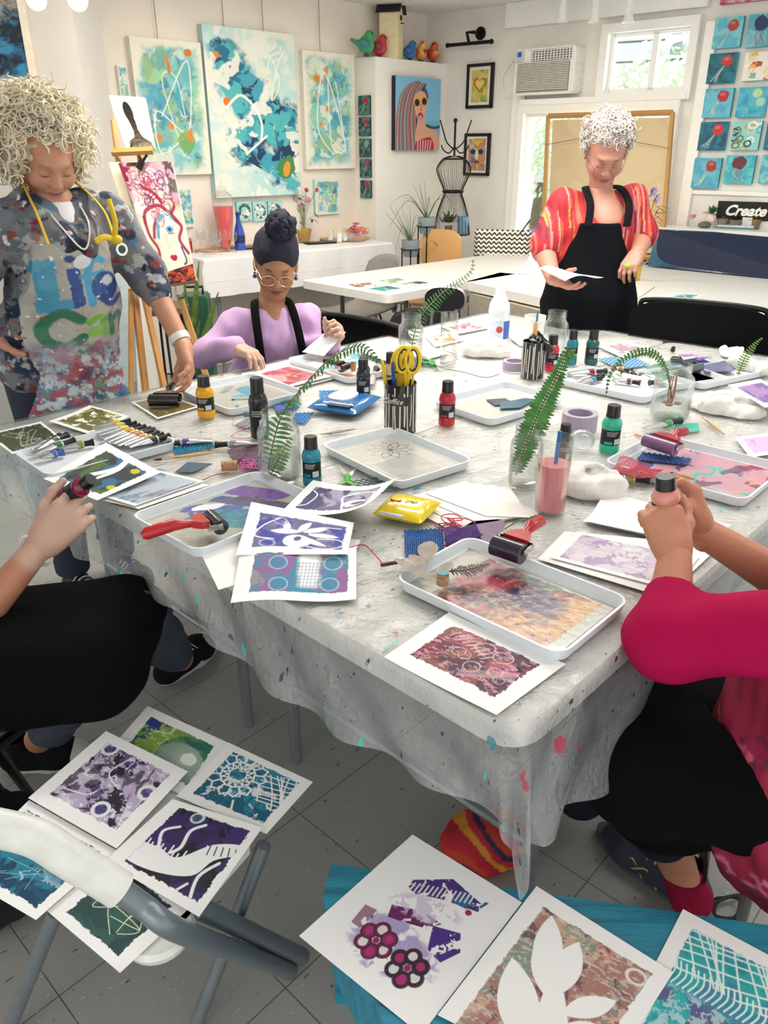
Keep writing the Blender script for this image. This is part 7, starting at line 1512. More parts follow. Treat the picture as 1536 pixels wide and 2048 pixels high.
a.poly([(.1,.62),(.3,.6),(.5,.62),(.7,.35),(.95,.25),(.95,.36),(.8,.5),(.72,.72),(.4,.85),(.1,.85)],W_P,sm=True)
for k in range(11):a.line([(.14+.045*k,.66),(.12+.046*k,.52+.03*(k%3))],.008,W_P);a.line([(.66+.028*k,.38-.008*k),(.68+.03*k,.48-.01*k)],.006,'#1f1d33' if k%2 else W_P)
a.line([(.86,.5),(.78,.7),(.86,.95)],.016,W_P);a.line([(.74,.8),(.66,.98)],.012,W_P)
fprt('black and violet print with white combed shapes, nearest the chair leg',[(345,1598),(525,1655),(398,1834),(208,1722)],a,3,Gc)
a=base_pr((.06,.1,.9,.9),'#1a5f80',['#123f5f','#1f7a96','#17506a'],45,280,230);mesh_(a,[(0,.0),(1,0),(1,.22),(.55,.3),(0,.55)],16,.009);a.ell(.86,.3,.06,.06,'#cfe4ec',rough=.6,op=.8);a.put(ss(.68,.7,a.nz(9))*ss(.5,.7,a.Y),'#b8d4de',.7);scrib(a,'#8fc0d0',.003,3,.2,.8,.55,.85,4)
fprt('dark teal print with a white mesh edge, leftmost on the chair',[(58,1600),(232,1700),(72,1840),(-90,1745)],a,2,Gc)
a=base_pr((.16,.12,.86,.88),'#24403f',['#1d2c2c','#3a2f4a','#2f5a55','#27484a'],46,260,220);a.ell(.75,.25,.05,.05,'#2f50a8',rough=.4);scrib(a,'#d8dcc0',.005,3,.3,.85,.3,.85,4)
fprt('dark green print with pale scratches, partly under the chair tube',[(235,1700),(380,1815),(240,1946),(94,1822)],a,0,Gc)
# bench
tb_pts=[P(x,y,.42)for x,y in((662,1727),(646,1792),(652,1815),(800,2110),(1620,2110),(1620,1862))]
def paintwood():
 m,nt,b=nodes('brushed_teal_paint');L=nt.links.new;tc=nn(nt,'ShaderNodeTexCoord');mp=nn(nt,'ShaderNodeMapping');mp.inputs['Scale'].default_value=(2,22,8);mp.inputs['Rotation'].default_value=(0,0,.1);L(tc.outputs['Object'],mp.inputs[0])
 n=nn(nt,'ShaderNodeTexNoise',Scale=2.2,Detail=8.,Roughness=.65);L(mp.outputs[0],n.inputs['Vector']);r=nn(nt,'ShaderNodeValToRGB');e=r.color_ramp.elements;e[0].position=.3;e[0].color=(*C('#1d5f7a'),1);e[1].position=.8;e[1].color=(*C('#6f8890'),1);k=e.new(.5);k.color=(*C('#2585a0'),1);k=e.new(.66);k.color=(*C('#2f8fae'),1)
 L(n.outputs['Fac'],r.inputs[0]);L(r.outputs[0],b.inputs['Base Color']);b.inputs['Roughness'].default_value=.45;bp=nn(nt,'ShaderNodeBump',Strength=.15,Distance=.01);L(n.outputs['Fac'],bp.inputs['Height']);L(bp.outputs[0],b.inputs['Normal']);return m
m_bn=paintwood();bc=P(1100,1950,0);t=T('bench','distressed teal painted wooden bench at the bottom right carrying three prints','bench',bc)
slab('bench_top',tb_pts,.385,.42,m_bn,0,t);ce_=sum(tb_pts,Vector())/6;ins=[p_.lerp(ce_,.035)for p_ in tb_pts];slab('side_board',ins,.26,.384,m_bn,0,t)
for x,y in((690,1790),(1560,1900),(840,2080),(1560,2080)):q=P(x,y,.27);mk('leg',MB().box((q.x,q.y,.13),(.045,.045,.26)),m_bn,t,smooth=False)
Gb='prints on the teal bench';zb_=.4225
a=Art(330,400,W_P,51);a.put(ss(1.05,.8,a.em(.5,.72,.36,.17,0,.5))*ss(.35,.5,a.nz(9)),'#a08cc8',.85)
a.put(a.inside([(.28,.28),(.5,.12),(.78,.16),(.8,.22),(.55,.28),(.3,.38)])*ss(.36,.42,a.nz(14)),'#46307a');a.put(a.inside([(.6,.16),(.82,.13),(.78,.24),(.62,.26)])*ss(.4,.45,a.nz(12)),'#2f6a90');a.put(a.inside([(.3,.5),(.5,.42),(.66,.42),(.6,.5),(.45,.55),(.34,.58)])*ss(.3,.36,a.nz(12)),'#6a2058');a.put(a.inside([(.62,.46),(.8,.4),(.88,.5),(.82,.62),(.7,.6)])*ss(.35,.42,a.nz(12)),'#4a2f86');a.put(a.inside([(.16,.6),(.28,.58),(.26,.74),(.18,.74)])*ss(.35,.4,a.nz(10)),'#7a2a5a',.8)
a.put(ss(.55,.6,a.nz(16))*ss(1.,.7,a.em(.5,.4,.3,.1,-.3)),'#c8b8dc',.7);a.ell(.75,.26,.025,.02,'#a8203a',rough=.6)
for k in range(14):a.line([(.32+.03*k,.36-.012*k),(.31+.03*k,.29-.012*k)],.004,W_P)
for cx,cy,c1,c2 in((.40,.74,'#8a1f5a','#e8e0ee'),(.68,.76,'#d8cfe6','#3a2030')):
 for k in range(6):
  t_=2*PI*k/6+.3;x,y=cx+.085*math.cos(t_),cy+.075*math.sin(t_);a.ell(x,y,.052,.05,c2 if cx>.5 else c1,rough=.2);a.ring(x,y,.052,.048,.18,'#3a2032',op=.9);a.ell(x,y,.03,.03,'#b8307a' if(k%2)else W_P,rough=.5,op=.8)
 a.ell(cx,cy,.02,.02,'#a01f4a')
fprt('print with violet flowers and feather strokes, left one on the teal bench',[(825,1669),(1044,1805),(842,2070),(598,1872)],a,0,Gb,z=zb_)
a=base_pr((.12,.1,.9,1.05),'#a98a78',['#b89a86','#9a7468','#8f8f80','#c8a890','#7f9488','#a87a70'],52,330,380,6,.012,.1);a.put(ss(.58,.64,a.nz(26,60)),'#d8cfc8',.6);a.put(ss(.66,.7,a.nz(12)),'#5a2f50',.7)
for q in((.42,.55,.2,.12,.085),(.5,.62,.22,.30,.07),(.56,.5,.42,.2,.09)if 0 else(.5,.6,.44,.18,.085),(.6,.66,.82,.4,.07),(.62,.78,.95,.62,.09),(.55,.95,.16,.5,.11),(.78,1.15,.5,.6,.09)):a.leaf(q[0],q[1],q[2],q[3],q[4],W_P)
a.poly([(.42,.5),(.56,.55),(.9,1.1),(.6,1.1)],W_P,sm=True);a.ring(.84,.18,.06,.05,.25,'#e4dcd6');a.ring(.6,.14,.05,.04,.2,'#d88a80')
fprt('rust and grey print with large white leaves, middle one on the teal bench',[(1073,1772),(1347,1945),(1190,2190),(875,2030)],a,0,Gb,z=zb_+.0035)
a=base_pr((.12,.1,.92,1.),'#2a9fa6',['#39b8b8','#1f8f9c','#3f86a8','#2fa8ae'],53,300,320,6,.012,.1);mesh_(a,[(.1,.0),(1,0),(1,.42),(.1,.42)],18,.006,'#dff2f0',.35)
for k in range(24):a.line([(.02+.045*k,.36),(.05+.045*k,.44),(.02+.045*k,.52)],.006,'#dff2f0')
a.put(ss(.56,.62,a.nz(5))*ss(.5,.6,a.Y),'#5f4a8a',.85);a.put(ss(.54,.6,a.nz(26))*ss(.5,.56,a.Y),'#c8e4e8',.6)
fprt('turquoise print with white wavy grid lines, right one on the teal bench',[(1366,1818),(1640,1965),(1500,2230),(1235,2075)],a,0,Gb,z=zb_+.0)
# bag behind the bench
def striped_pig(v):
 u=(v[:,0]*.9+v[:,1]*.5+v[:,2]*1.2)*38+np.sin(v[:,0]*40)*.8;k=np.floor(u).astype(int)%6;pal=np.array([C(c)for c in('#c81f33','#b81a30','#e0902a','#c81f33','#3a2452','#d0402c')],np.float32);return pal[k]
d=SDF((-.13,-.12,-.01),(.13,.12,.16),.006);d.ell((0,0,.05),(.095,.075,.06));d.ell((.02,-.01,.09),(.06,.05,.05),k=.04);d.folds(.006,30,2);d.inter(lambda x,y,z:-z+.002+0*x+0*y)
o=sdfobj('cloth_bag',[d],vcol(.7),None,striped_pig);o.matrix_basis=Matrix.Translation(P(972,1735,0)+Vector((0,.02,0)));tag(o,'red and orange striped cloth bag on the floor behind the bench','bag')
d=SDF((-.2,-.2,-.01),(.2,.2,.3),.008);d.ell((0,0,.12),(.16,.15,.13));d.folds(.006,20,3);d.inter(lambda x,y,z:-z+.002+0*x+0*y)
o=sdfobj('black_bag',[d],mat('#131315',.7),None);o.matrix_basis=Matrix.Translation(P(-5,1800,0)+Vector((-.02,.0,0)));tag(o,'black bag on the floor under the chair at the left edge','bag')
# ================================================================ easel, stool and things behind the standing woman
def E_(x,y,Y):return R(x,y,Y)
wd=mat('#c08f55',.5,scale=10.,var=.15);t=T('easel','wooden tripod easel holding the red-haired face painting','easel',(E_(300,600,3.75).x,3.75,0))
for nm,pts,r in(('leg',[E_(226,240,3.72),E_(262,520,3.62),E_(262,560,3.6)],.013),('leg',[E_(266,560,3.62),E_(290,770,3.5)],.018),('leg',[E_(288,590,3.58),E_(332,790,3.45)],.016),('leg',[E_(362,600,3.6),E_(402,720,3.5)],.016),('mast',[E_(280,310,3.7),E_(284,350,3.68),E_(320,580,3.6)],.014),('crossbar',[E_(224,305,3.66),E_(306,301,3.66)],.016),('crossbar',[E_(258,577,3.56),E_(395,560,3.56)],.014)):
 q=pts[-1]
 if nm=='leg' and q.z>.1:dd2=(pts[-1]-pts[-2]).normalized();pts=pts+[q+dd2*(q.z/abs(dd2.z))*.98]
 mk(nm,MB().tube(pts,r,4),wd,t,smooth=False)
mk('clamp',MB().tube([E_(278,338,3.6),E_(284,322,3.6)],.014,6).tube([E_(284,322,3.6),E_(277,310,3.6)],.006,6).tube([E_(286,322,3.6),E_(294,309,3.6)],.006,6),mat('#17171a',.4),t,smooth=False)
def tilted(lb,cs,Ys,art,nm,cat,th=.018,side='#d8cfc0',edge_m=None):
 q=[R(x,y,Y)for(x,y),Y in zip(cs,Ys)];t=T(nm,lb,cat,q[3]);n=(q[1]-q[0]).cross(q[3]-q[0]).normalized();n=n if n.y>0 else-n
 b=[p_+n*th for p_ in q];q2=[p_+n*.0012 for p_ in q];mk('canvas_edge',MB().add(q2+b,[(0,1,2,3),(7,6,5,4),(0,4,5,1),(1,5,6,2),(2,6,7,3),(3,7,4,0)]),mat(side,.6),t,smooth=False);quadsheet('painted_face',art,q,V_GLOSS,t);return t
a=Art(120,240,'#ecdccb',61);a.wash(['#f0e4d8','#e4cdb8'],3,soft=.2)
a.put(ss(.06,.03,a.Y+.03*(a.nz(5)-.5)),'#1d1418');a.put(ss(.17,.1,a.Y+.1*(a.nz(4)-.5))*ss(.3,.5,a.X),'#b08a98');a.put(ss(.16,.1,abs(a.X-.95)+.1*(a.nz(6)-.5))*ss(.45,.3,a.Y),'#35262c',.9);a.put(ss(.28,.16,a.X+a.Y*.6+.15*(a.nz(6)-.5)),'#7a1f3c')
rg=a.rng
a.put(ss(.62,.3,a.Y+.1*(a.nz(5)-.5))*ss(.45,.6,a.nz(9)),'#c8a0b8',.8)
for k in range(60):x,y=.15+.65*rg.random(),.10+.4*rg.random();a.ring(x,y,.04+.08*rg.random(),.025+.03*rg.random(),.16,['#8a3050','#e8d4d8','#5a3a6a','#b04a60'][k%4],rg.random()*3,.8)
for pts in([(.1,.5),(.2,.4),(.5,.36),(.7,.42),(.85,.5)],[(.12,.45),(.1,.6),(.2,.72),(.12,.85)],[(.85,.38),(.75,.46),(.92,.55),(.8,.66),(.95,.78)],[(.3,.2),(.5,.26),(.6,.34)],[(.2,.62),(.3,.52),(.45,.46)]):a.line(pts,.017,'#8f2342',.95)
a.poly([(.66,.38),(.78,.5),(.7,.48)],'#4fb0a8');a.line([(.3,.62),(.42,.48),(.55,.45)],.018,'#6a9ab0');a.ell(.62,.565,.09,.03,'#5f9ac8');a.ell(.62,.565,.03,.015,'#16324f');a.line([(.55,.6),(.7,.6)],.004,'#3a4a60')
a.ell(.5,.80,.06,.022,'#b8203a');a.ell(.58,.80,.05,.02,'#b8203a');a.ell(.54,.815,.07,.018,'#a81c34');a.line([(.8,.72),(.86,.84),(.78,.87)],.01,'#3a4a8a');a.line([(.5,.55),(.48,.7),(.52,.72)],.005,'#d8b8a0')
tilted('painting of a face with tangled crimson hair and red lips on the easel',[(236,326),(343,322),(391,556),(327,566)],(3.62,3.62,3.5,3.5),a,'face_painting','painting')
a=Art(60,30,'#5a2028',62);a.wash(['#a83a2a','#3a141c','#c85a30'],6,soft=.05);tilted('narrow dark red strip painting along the bottom of the easel ledge',[(330,545),(386,527),(392,560),(336,570)],(3.47,3.47,3.45,3.45),a,'small_painting','painting',.01)
a=Art(110,130,'#eceae6',63);a.ell(.42,.3,.13,.2,'#101011',-.15);a.poly([(.34,.4),(.54,.42),(.56,.68),(.44,.68)],'#101011',sm=True);a.poly([(.44,.62),(.56,.62),(.68,.78),(.92,.88),(1.,1.),(.14,1.),(.2,.86),(.4,.78)],'#101011')
tilted('white canvas with a black brush-shaped silhouette on top of the easel',[(217,190),(290,195),(310,297),(252,297)],(3.8,3.8,3.72,3.72),a,'silhouette_painting','painting')
for k in range(3):
 blank_=Art(12,30,['#e4d8c4','#d8c8b0','#c8b69a'][k],70+k);tilted('stretched canvas edge stacked behind the face painting, %s'%('nearest','middle','rearmost')[k],[(217+7*k,324),(240+3*k,324),(300,560),(290-4*k,560)],(3.66+.02*k,)*2+(3.56+.02*k,)*2,blank_,'stacked_canvas','canvas',.012)
pa_=E_(215,430,3.9);tilted('tall pale blue-grey panel leaning behind the easel',[(212,455),(262,440),(276,760),(218,800)],(4.1,4.1,3.85,3.85),Art(10,10,'#b9c6cb',1),'backdrop_board','board',.02,'#b9c6cb')
tilted('white panel leaning behind the easel legs',[(266,560),(292,556),(318,800),(276,800)],(4.0,4.0,3.8,3.8),Art(10,10,'#e0ddd8',1),'backdrop_board','board',.03,'#d0ccc6')
t=T('dresser','pale turquoise painted cabinet behind the standing woman at the left edge','cabinet',(-2.35,3.0,0));ct=mat('#8fc4c4',.5)
mk('body',MB().box((0,0,.48),(1.1,.45,.96),bev=.01),ct,t,world=False,smooth=False)
for i in range(3):
 o=mk('drawer',MB().box((0,-.232,.2+.28*i),(1.0,.02,.25),bev=.005),ct,t,world=False,smooth=False);mk('knob',MB().ball((0,-.25,.2+.28*i),.016,8),mat('#d8d8d4',.3),o,world=False)
q=E_(322,622,4.2);t=T('bar_stool','stool with wooden seat and black wire legs behind the easel','stool',(q.x,4.2,0));mk('seat',MB().lathe([(.001,0),(.15,0),(.15,.03),(.001,.03)],28,c=(0,0,q.z)),mat('#6f5440',.5),t,world=False)
for k in range(4):a_=PI/2*k+.4;mk('leg',MB().tube([(.1*math.cos(a_),.1*math.sin(a_),q.z),(.17*math.cos(a_),.17*math.sin(a_),0)],.007),mat('#1a1a1a',.4),t,world=False)
mk('foot_ring',MB().tube([(.14*math.cos(a_),.14*math.sin(a_),.3)for a_ in np.linspace(0,2*PI,25)],.005,6,cap=False),mat('#1a1a1a',.4),t,world=False)
q=E_(388,588,4.5);t=T('storage_box','dark green metal box with a black handle behind the easel','box',(q.x,4.5,0),.1);mk('body',MB().box((0,0,q.z/2),(.16,.2,q.z),bev=.01),mat('#2f5a45',.4),t,world=False,smooth=False);mk('handle',MB().tube([(-.05,0,q.z),(-.05,0,q.z+.04),(.05,0,q.z+.04),(.05,0,q.z)],.008),mat('#1a1a1a'),t,world=False)
q=E_(370,740,4.3);q.z=.3;t=T('potted_snake_plant','snake plant with striped upright leaves beside the easel','potted plant',(q.x,q.y,0));mk('pot',MB().lathe([(.001,0),(.07,0),(.08,.2),(.001,.2)],20,c=(q.x,q.y,.02)),mat('#c9c9c6',.6),t);mb=MB()
for x,y,b_ in((437,584,.05),(398,522,0),(370,560,0),(386,650,0),(400,640,0)):e=E_(x,y,4.25);leafm(mb,(q.x,q.y,.2),e,.02,Vector((0,-1,.2)))
mk('leaves',mb,mat('#5f7a3a',.4,var=.4),t,smooth=False)
# folding chair of the left person (tubes at the left edge) and chair of the right person
t=T('folding_chair','black folding chair under the seated person at the lower left edge','chair',P(0,1600,0));ft=mat('#151618',.3,.5)
for a_,b_ in((P(-60,1490,.47),P(120,1378,.46)),(P(-60,1535,.42),P(105,1410,.42))):mk('seat_rail',MB().tube([a_,b_],.011),ft,t)
mk('seat',MB().prism([(p_.x,p_.y)for p_ in(P(-260,1300,.46),P(60,1250,.46),P(150,1372,.46),P(-160,1540,.46))],.03,c=(0,0,.45)),mat('#1a1a1d',.6),t,smooth=False)
for a_,b_ in((P(-20,1480,.44),P(68,1600,.02)),(P(-60,1500,.44),P(40,1640,.02)),(P(60,1400,.44),P(-60,1560,.02))):mk('leg',MB().tube([a_,b_],.011),ft,t)
t=T('folding_chair','black folding chair under the seated person at the right edge','chair',P(1560,1700,0))
mk('seat',MB().prism([(p_.x,p_.y)for p_ in rr_]if False else[(p_.x,p_.y)for p_ in(P(1412,1600,.45),P(1500,1735,.45),P(1760,1700,.45),P(1700,1500,.45),P(1480,1480,.45))],.03,c=(0,0,.44)),mat('#17171a',.6),t,smooth=False)
mk('frame',MB().tube(arc([P(1402,1600,.43),P(1440,1690,.43),P(1560,1770,.43),P(1640,1780,.43)]),.012),ft,t)
for a_,b_ in((P(1505,1742,.42),P(1480,1850,.02)),(P(1620,1700,.42),P(1600,1900,.02)),(P(1420,1610,.42),P(1405,1750,.02))):mk('leg',MB().tube([a_,b_],.011),ft,t)
q=P(1410,1790,.01);tag(own(mk('apron_tie',MB().tube(arc([P(1408,1640,.38),P(1412,1720,.2),P(1408,1800,.02),P(1440,1795,.01),P(1480,1800,.02),P(1470,1835,.01),P(1430,1830,.01),P(1440,1800,.02),P(1500,1790,.01),P(1540,1810,.01)]),.004,6,flat=.5),mat('#141416',.7)),q),'black apron tie trailing to the floor beside the grey shoe','apron tie')
# ================================================================ people
def fr3(f,up=(0,0,1)):
 f=Vector(f).normalized();u=Vector(up);u=(u-f*u.dot(f)).normalized();r=f.cross(u).normalized();return r,f,u
class Fig:
 def __init__(s,lb,base):s.t=T('person',lb,'person',base);s.sd=[];s.pt=[]
 def grid(s,lo,hi,h):d=SDF(lo,hi,h);s.sd.append(d);return d
 def around(s,pts,m,h):a=np.array([list(p)for p in pts]);return s.grid(a.min(0)-m,a.max(0)+m,h)
 def paint(s,c,r,M,col,op=1.,soft=.35):s.pt.append((c,r,M,col,op,soft))
 def body(s,skin,m=None,glove=None):
  def pg(v):
   col=np.tile(np.array(C(skin),np.float32),(len(v),1));rg=np.random.default_rng(1)
   for c,r,M,cc,op,soft in s.pt:
    q=v-np.array(c);q=q@np.array(M,np.float32)if M is not None else q;d=np.sqrt(((q/np.array(r))**2).sum(1));w=(ss(1+soft,1-soft,d)*op)[:,None];col=col*(1-w)+np.array(C(cc),np.float32)*w
   return col
  return sdfobj('body',s.sd,m or vcol(.5,.12,220,sss=.08),s.t,pg)
 def head(s,c,f,up=(0,0,1),k=1.,neck=None,skin='#c98f74',lip='#a8545a',brow='#8a6a50',lash='#4a2f28',age=.4,open_=0.):
  r,f,u=fr3(f,up);c=Vector(c);M=Matrix((r,f,u)).transposed();P_=lambda x,y,z:c+(r*x+f*y+u*z)*k
  pts=[P_(x,y,z)for x in(-.1,.1)for y in(-.12,.13)for z in(-.14,.13)]+([neck]if neck else[]);d=s.around(pts,.03,.0034)
  E=lambda x,y,z,a,b,e,kk=.012,op=1:d.ell(P_(x,y,z),(a*k,b*k,e*k),M,kk,op)
  E(0,-.012,.03,.074,.092,.085);E(0,.022,-.03,.06,.068,.08,.03);E(0,.06,-.095,.027,.022,.019,.03)
  for sx in(-1,1):
   d.cap(P_(sx*.052,.0,-.055),P_(sx*.015,.058,-.098),.019*k,.017*k,.02);E(sx*.036,.062,-.032,.024,.022,.024,.03);E(sx*.014,.078,.024,.026,.013,.011,.02)
   E(sx*.031,.102,.0,.017,.020,.013,.014,-1);E(sx*.031,.0745,.0,.0155,.0145,.0135,.004);E(sx*.010,.095,-.032,.008,.009,.007,.006)
   E(sx*.076,-.006,-.008,.009,.019,.031,.008);E(sx*.081,-.002,-.004,.006,.009,.017,.006,-1)
   d.cap(P_(sx*.018,.092,-.036),P_(sx*.03,.078,-.064),.002,.002,.006,-1)
  d.cap(P_(0,.083,.014),P_(0,.104,-.026),.0065*k,.0115*k,.014)
  d.cap(P_(-.02,.082,-.059),P_(.02,.082,-.059),.0062*k,None,.006);E(0,.089,-.058,.012,.006,.0055,.006);E(0,.086,-.070,.017,.0075,.0065,.005);d.cap(P_(-.022,.089,-.0638),P_(.022,.089,-.0638),.0014,None,.003,-1)
  if open_:E(0,.094,-.065,.012,.008,.004,.002,-1)
  if neck:d.cap(P_(0,-.035,-.05),neck,.044*k,.052*k,.02)
  pa=s.paint
  for sx in(-1,1):
   pa(P_(sx*.032,.086,.026),(.021*k,.016*k,.0042*k),M,brow,.75);pa(P_(sx*.031,.09,-.0065),(.0155*k,.014*k,.0020*k),M,lash,.9);pa(P_(sx*.038,.07,-.034),(.022*k,.03*k,.018*k),M,lip,.18,.8);pa(P_(sx*.031,.088,.007),(.016*k,.016*k,.006*k),M,brow,.25,.6);pa(P_(sx*.008,.1,-.0385),(.0035*k,.006*k,.0025*k),M,lash,.7)
  pa(P_(0,.09,-.0595),(.023*k,.014*k,.0052*k),M,lip,.85,.25);pa(P_(0,.09,-.0700),(.019*k,.014*k,.0065*k),M,lip,.85,.25);pa(P_(0,.09,-.0640),(.021*k,.016*k,.0013*k),M,lash,.7)
  return P_,M
 def hand(s,w,d,n,side=1,curl=(.5,.7,.5),k=1.,thumb=None,spread=.1,h=.0026,per=None):
  """w wrist, d direction of the palm, n side the palm faces, side: +1 thumb towards d x n"""
  d=Vector(d).normalized();n=Vector(n);n=(n-d*n.dot(d)).normalized();l=d.cross(n)*side;w=Vector(w);S=s.around([w,w+d*.18*k],.075,h);L=(.070,.078,.072,.056);tips=[]
  for i in range(4):
   o=(1.5-i)*.0195*k;b0=w+l*o*.62+d*.012*k;kn=w+d*(.088-.005*abs(i-1))*k+l*o;S.cap(b0,kn,.0145*k,.0105*k,.016)
   dr=(d+l*(1.5-i)*spread).normalized();p=kn;c=(per[i]if per else curl);a=0
   for j,fr in enumerate((.44,.31,.25)):
    a+=c[j];v=dr*math.cos(a)+n*math.sin(a);q=p+v*L[i]*k*fr*1.05;S.cap(p,q,(.0093-.0012*j)*k,(.0085-.0013*j)*k,.004);p=q
   tips.append(p)
  S.ell(w+d*.05*k+n*.008,(.034*k,.045*k,.016*k),Matrix((l,d,n)).transposed(),.02)
  tb0=w+d*.022*k+l*.022*k+n*.006;td=thumb or(.55,.75,.35);p=tb0
  for j,(ln,r_)in enumerate(((.045,.0145),(.034,.011),(.027,.0098))):
   v=(d*td[0]+l*td[1]+n*td[2]).normalized();td=(td[0]+.25,td[1]-.22,td[2]+.12);q=p+v*ln*k;S.cap(p,q,r_*k,(r_-.0015)*k,.009);p=q
  S.cap(w-d*.018,w+d*.02,.023*k,.026*k,.015,fl=(l,1.12));return S,tips
 def cloth(s,name,m,lo,hi,h,build,pig=None,it=2):
  d=SDF(lo,hi,h);build(d);return sdfobj(name,[d],m,s.t,pig,it)
def box_of(pts,m):a=np.array([list(p)for p in pts]);return a.min(0)-m,a.max(0)+m
def shoe(fg,lb,heel,toe,up,m,sole,w=.045,h_=.075,lace='#c9c9c4',accents=None,nm='shoe'):
 heel,toe=Vector(heel),Vector(toe);f=(toe-heel);L=f.length;f.normalize();r,f,u=fr3(f,up);M=Matrix((r,f,u)).transposed();t=T(nm,lb,'shoe',heel,M=M)if fg is None else fg
 d=SDF((-.08,-.06,-.01),(.08,L+.06,.14),.0035);d.chain([(0,.02,.03),(0,L*.4,.032),(0,L*.72,.026),(0,L*.9,.022)],[.034,.034,.042,.03],.03,fl=((1,0,0),1.12));d.cap((0,.03,.04),(0,.045,.085),.033,.036,.02);d.cap((0,.05,.05),(0,L*.6,.04),.03,.024,.03)
 d.cap((0,.045,.075),(0,.04,.14),.028,.032,.006,-1);d.inter(lambda x,y,z:-z+.012+0*x+0*y);o=sdfobj('upper',[d],m,None);o.parent=t
 pts=[(.036*math.sin(a_)*(1.1 if math.cos(a_)>0 else .9)+0,L/2+.012+(L/2+.012)*math.cos(a_))for a_ in np.linspace(0,2*PI,33)[:-1]];mk('sole',MB().prism([(x*1.18,y)for x,y in pts],.022),sole,t,world=False,ang=1.)
 if lace:
  mb=MB()
  for k in range(5):y=L*(.34+.075*k);z=.084-.0065*k;mb.tube(arc([(-.032,y,z-.010),(-.012,y+.006,z+.003),(.012,y+.012,z+.003),(.032,y+.018,z-.010)],3),.003,6)
  mk('laces',mb,mat(lace,.7),t,world=False)
 if accents:
  mb=MB()
  for sg in(-1,1):
   for y0 in(.45,.6):mb.tube(arc([(sg*.044,L*y0-.03,.02),(sg*.043,L*y0,.05),(sg*.047,L*y0+.03,.03),(sg*.044,L*y0+.055,.018)],3),.002,5)
  mk('accent_piping',mb,mat(accents,.5),t,world=False)
 if nm=='sneaker':mk('toe_cap',MB().ball((0,L*.90,.024),(.043,.045,.034),12),mat('#c2c2be',.5),t,world=False)
 return t
def curls(fg,c,rad,n,col,seed,ln=.06,r=.0022,cr=.008,mask=None,sq=(1,1,1),name='hair'):
 rg=random.Random(seed);mb=MB();c=Vector(c)
 for i in range(n):
  while True:
   d=Vector((rg.gauss(0,1),rg.gauss(0,1),rg.gauss(0,1))).normalized()
   if mask is None or mask(d):break
  p=c+Vector((d.x*rad*sq[0],d.y*rad*sq[1],d.z*rad*sq[2]));a=d.orthogonal().normalized();b=d.cross(a);ph=rg.random()*6.28;tw=rg.choice((-1,1))*rg.uniform(8,15);L=ln*rg.uniform(.6,1.15);q=[];g=Vector((rg.gauss(0,.3),rg.gauss(0,.3),rg.gauss(-.25,.3)))
  rr=cr*rg.uniform(.6,1.5)
  for k in range(13):t_=k/12;q.append(p+(d+g*t_)*L*t_+(a*math.cos(ph+tw*t_)+b*math.sin(ph+tw*t_))*rr*min(1,t_*4))
  mb.tube(q,[r*1.2]*6+[r]*6+[r*.4],4,cap=False)
 return mk(name,mb,mat(col,.5,var=.22,scale=18.),fg.t,ang=3.)
def glasses(fg,P_,col,rim=.0012,rad=.021):
 mb=MB()
 for sx in(-1,1):
  mb.tube([P_(sx*.032+rad*1.1*math.cos(a),.106,-.006+rad*.85*math.sin(a))for a in np.linspace(0,2*PI,25)],rim,6,cap=False);mb.tube([P_(sx*.054,.104,-.002),P_(sx*.078,.03,.0),P_(sx*.079,-.01,.002)],rim,5)
 mb.tube([P_(-.009,.107,-.004),P_(0,.110,-.002),P_(.009,.107,-.004)],rim,5);return mk('glasses',mb,mat(col,.25,.8),fg.t)
def sampler(art,org,ax,az,W,H):
 org,ax,az=np.array(org),np.array(ax),np.array(az)
 def pg(v):
  q=v-org;u=np.clip((q@ax)/W+.5,0,.999);w=np.clip(-(q@az)/H,0,.999);return art.p[(w*art.h).astype(int),(u*art.w).astype(int)]
 return pg
SPLAT=None
def splat_mat():
 m,nt,b=nodes('paint_spattered_knit');L=nt.links.new;tc=nn(nt,'ShaderNodeTexCoord');prev=None;b.inputs['Roughness'].default_value=.85
 base=nn(nt,'ShaderNodeRGB');base.outputs[0].default_value=(*C('#77777a'),1);prev=base.outputs[0]
 for sc_,th,c in((14,.5,'#5f6670'),(12,.56,'#23304a'),(17,.6,'#a8a8a8'),(13,.62,'#1c2230'),(19,.64,'#7f3a35'),(15,.66,'#3f6f94'),(23,.67,'#a8683c'),(28,.66,'#d0ccc8'),(21,.69,'#7a2038')):
  mq=nn(nt,'ShaderNodeMapping');mq.inputs['Location'].default_value=(sc_,th*9,0);L(tc.outputs['Object'],mq.inputs[0]);n=nn(nt,'ShaderNodeTexNoise',Scale=float(sc_),Detail=5.);L(mq.outputs[0],n.inputs['Vector']);r=nn(nt,'ShaderNodeValToRGB');r.color_ramp.elements[0].position=th-.02;r.color_ramp.elements[1].position=th+.02;L(n.outputs['Fac'],r.inputs[0])
  x=nn(nt,'ShaderNodeMix',data_type='RGBA');L(r.outputs[0],x.inputs[0]);L(prev,x.inputs[6]);x.inputs[7].default_value=(*C(c),1);prev=x.outputs[2]
 L(prev,b.inputs['Base Color']);return m
nk=R(106,405,2.44);pv=R(120,720,2.50);hd_=R(90,308,2.42);fd=Vector((.725,-.688,0));sx_=Vector((.688,.725,0))
sR_,sL_=nk-sx_*.17+Vector((0,0,-.06)),nk+sx_*.165+Vector((0,0,-.055));el=R(292,548,2.56);wr=R(366,690,2.44);elr=R(-75,600,2.28);wrr=R(-22,655,2.34)
A_=Fig('woman with big curly blond hair and paint-smeared apron, standing at the left, reaching over the table',(pv.x,pv.y,0))
A_.t['label']='woman with big curly blond hair in a paint-smeared apron, standing at the left'
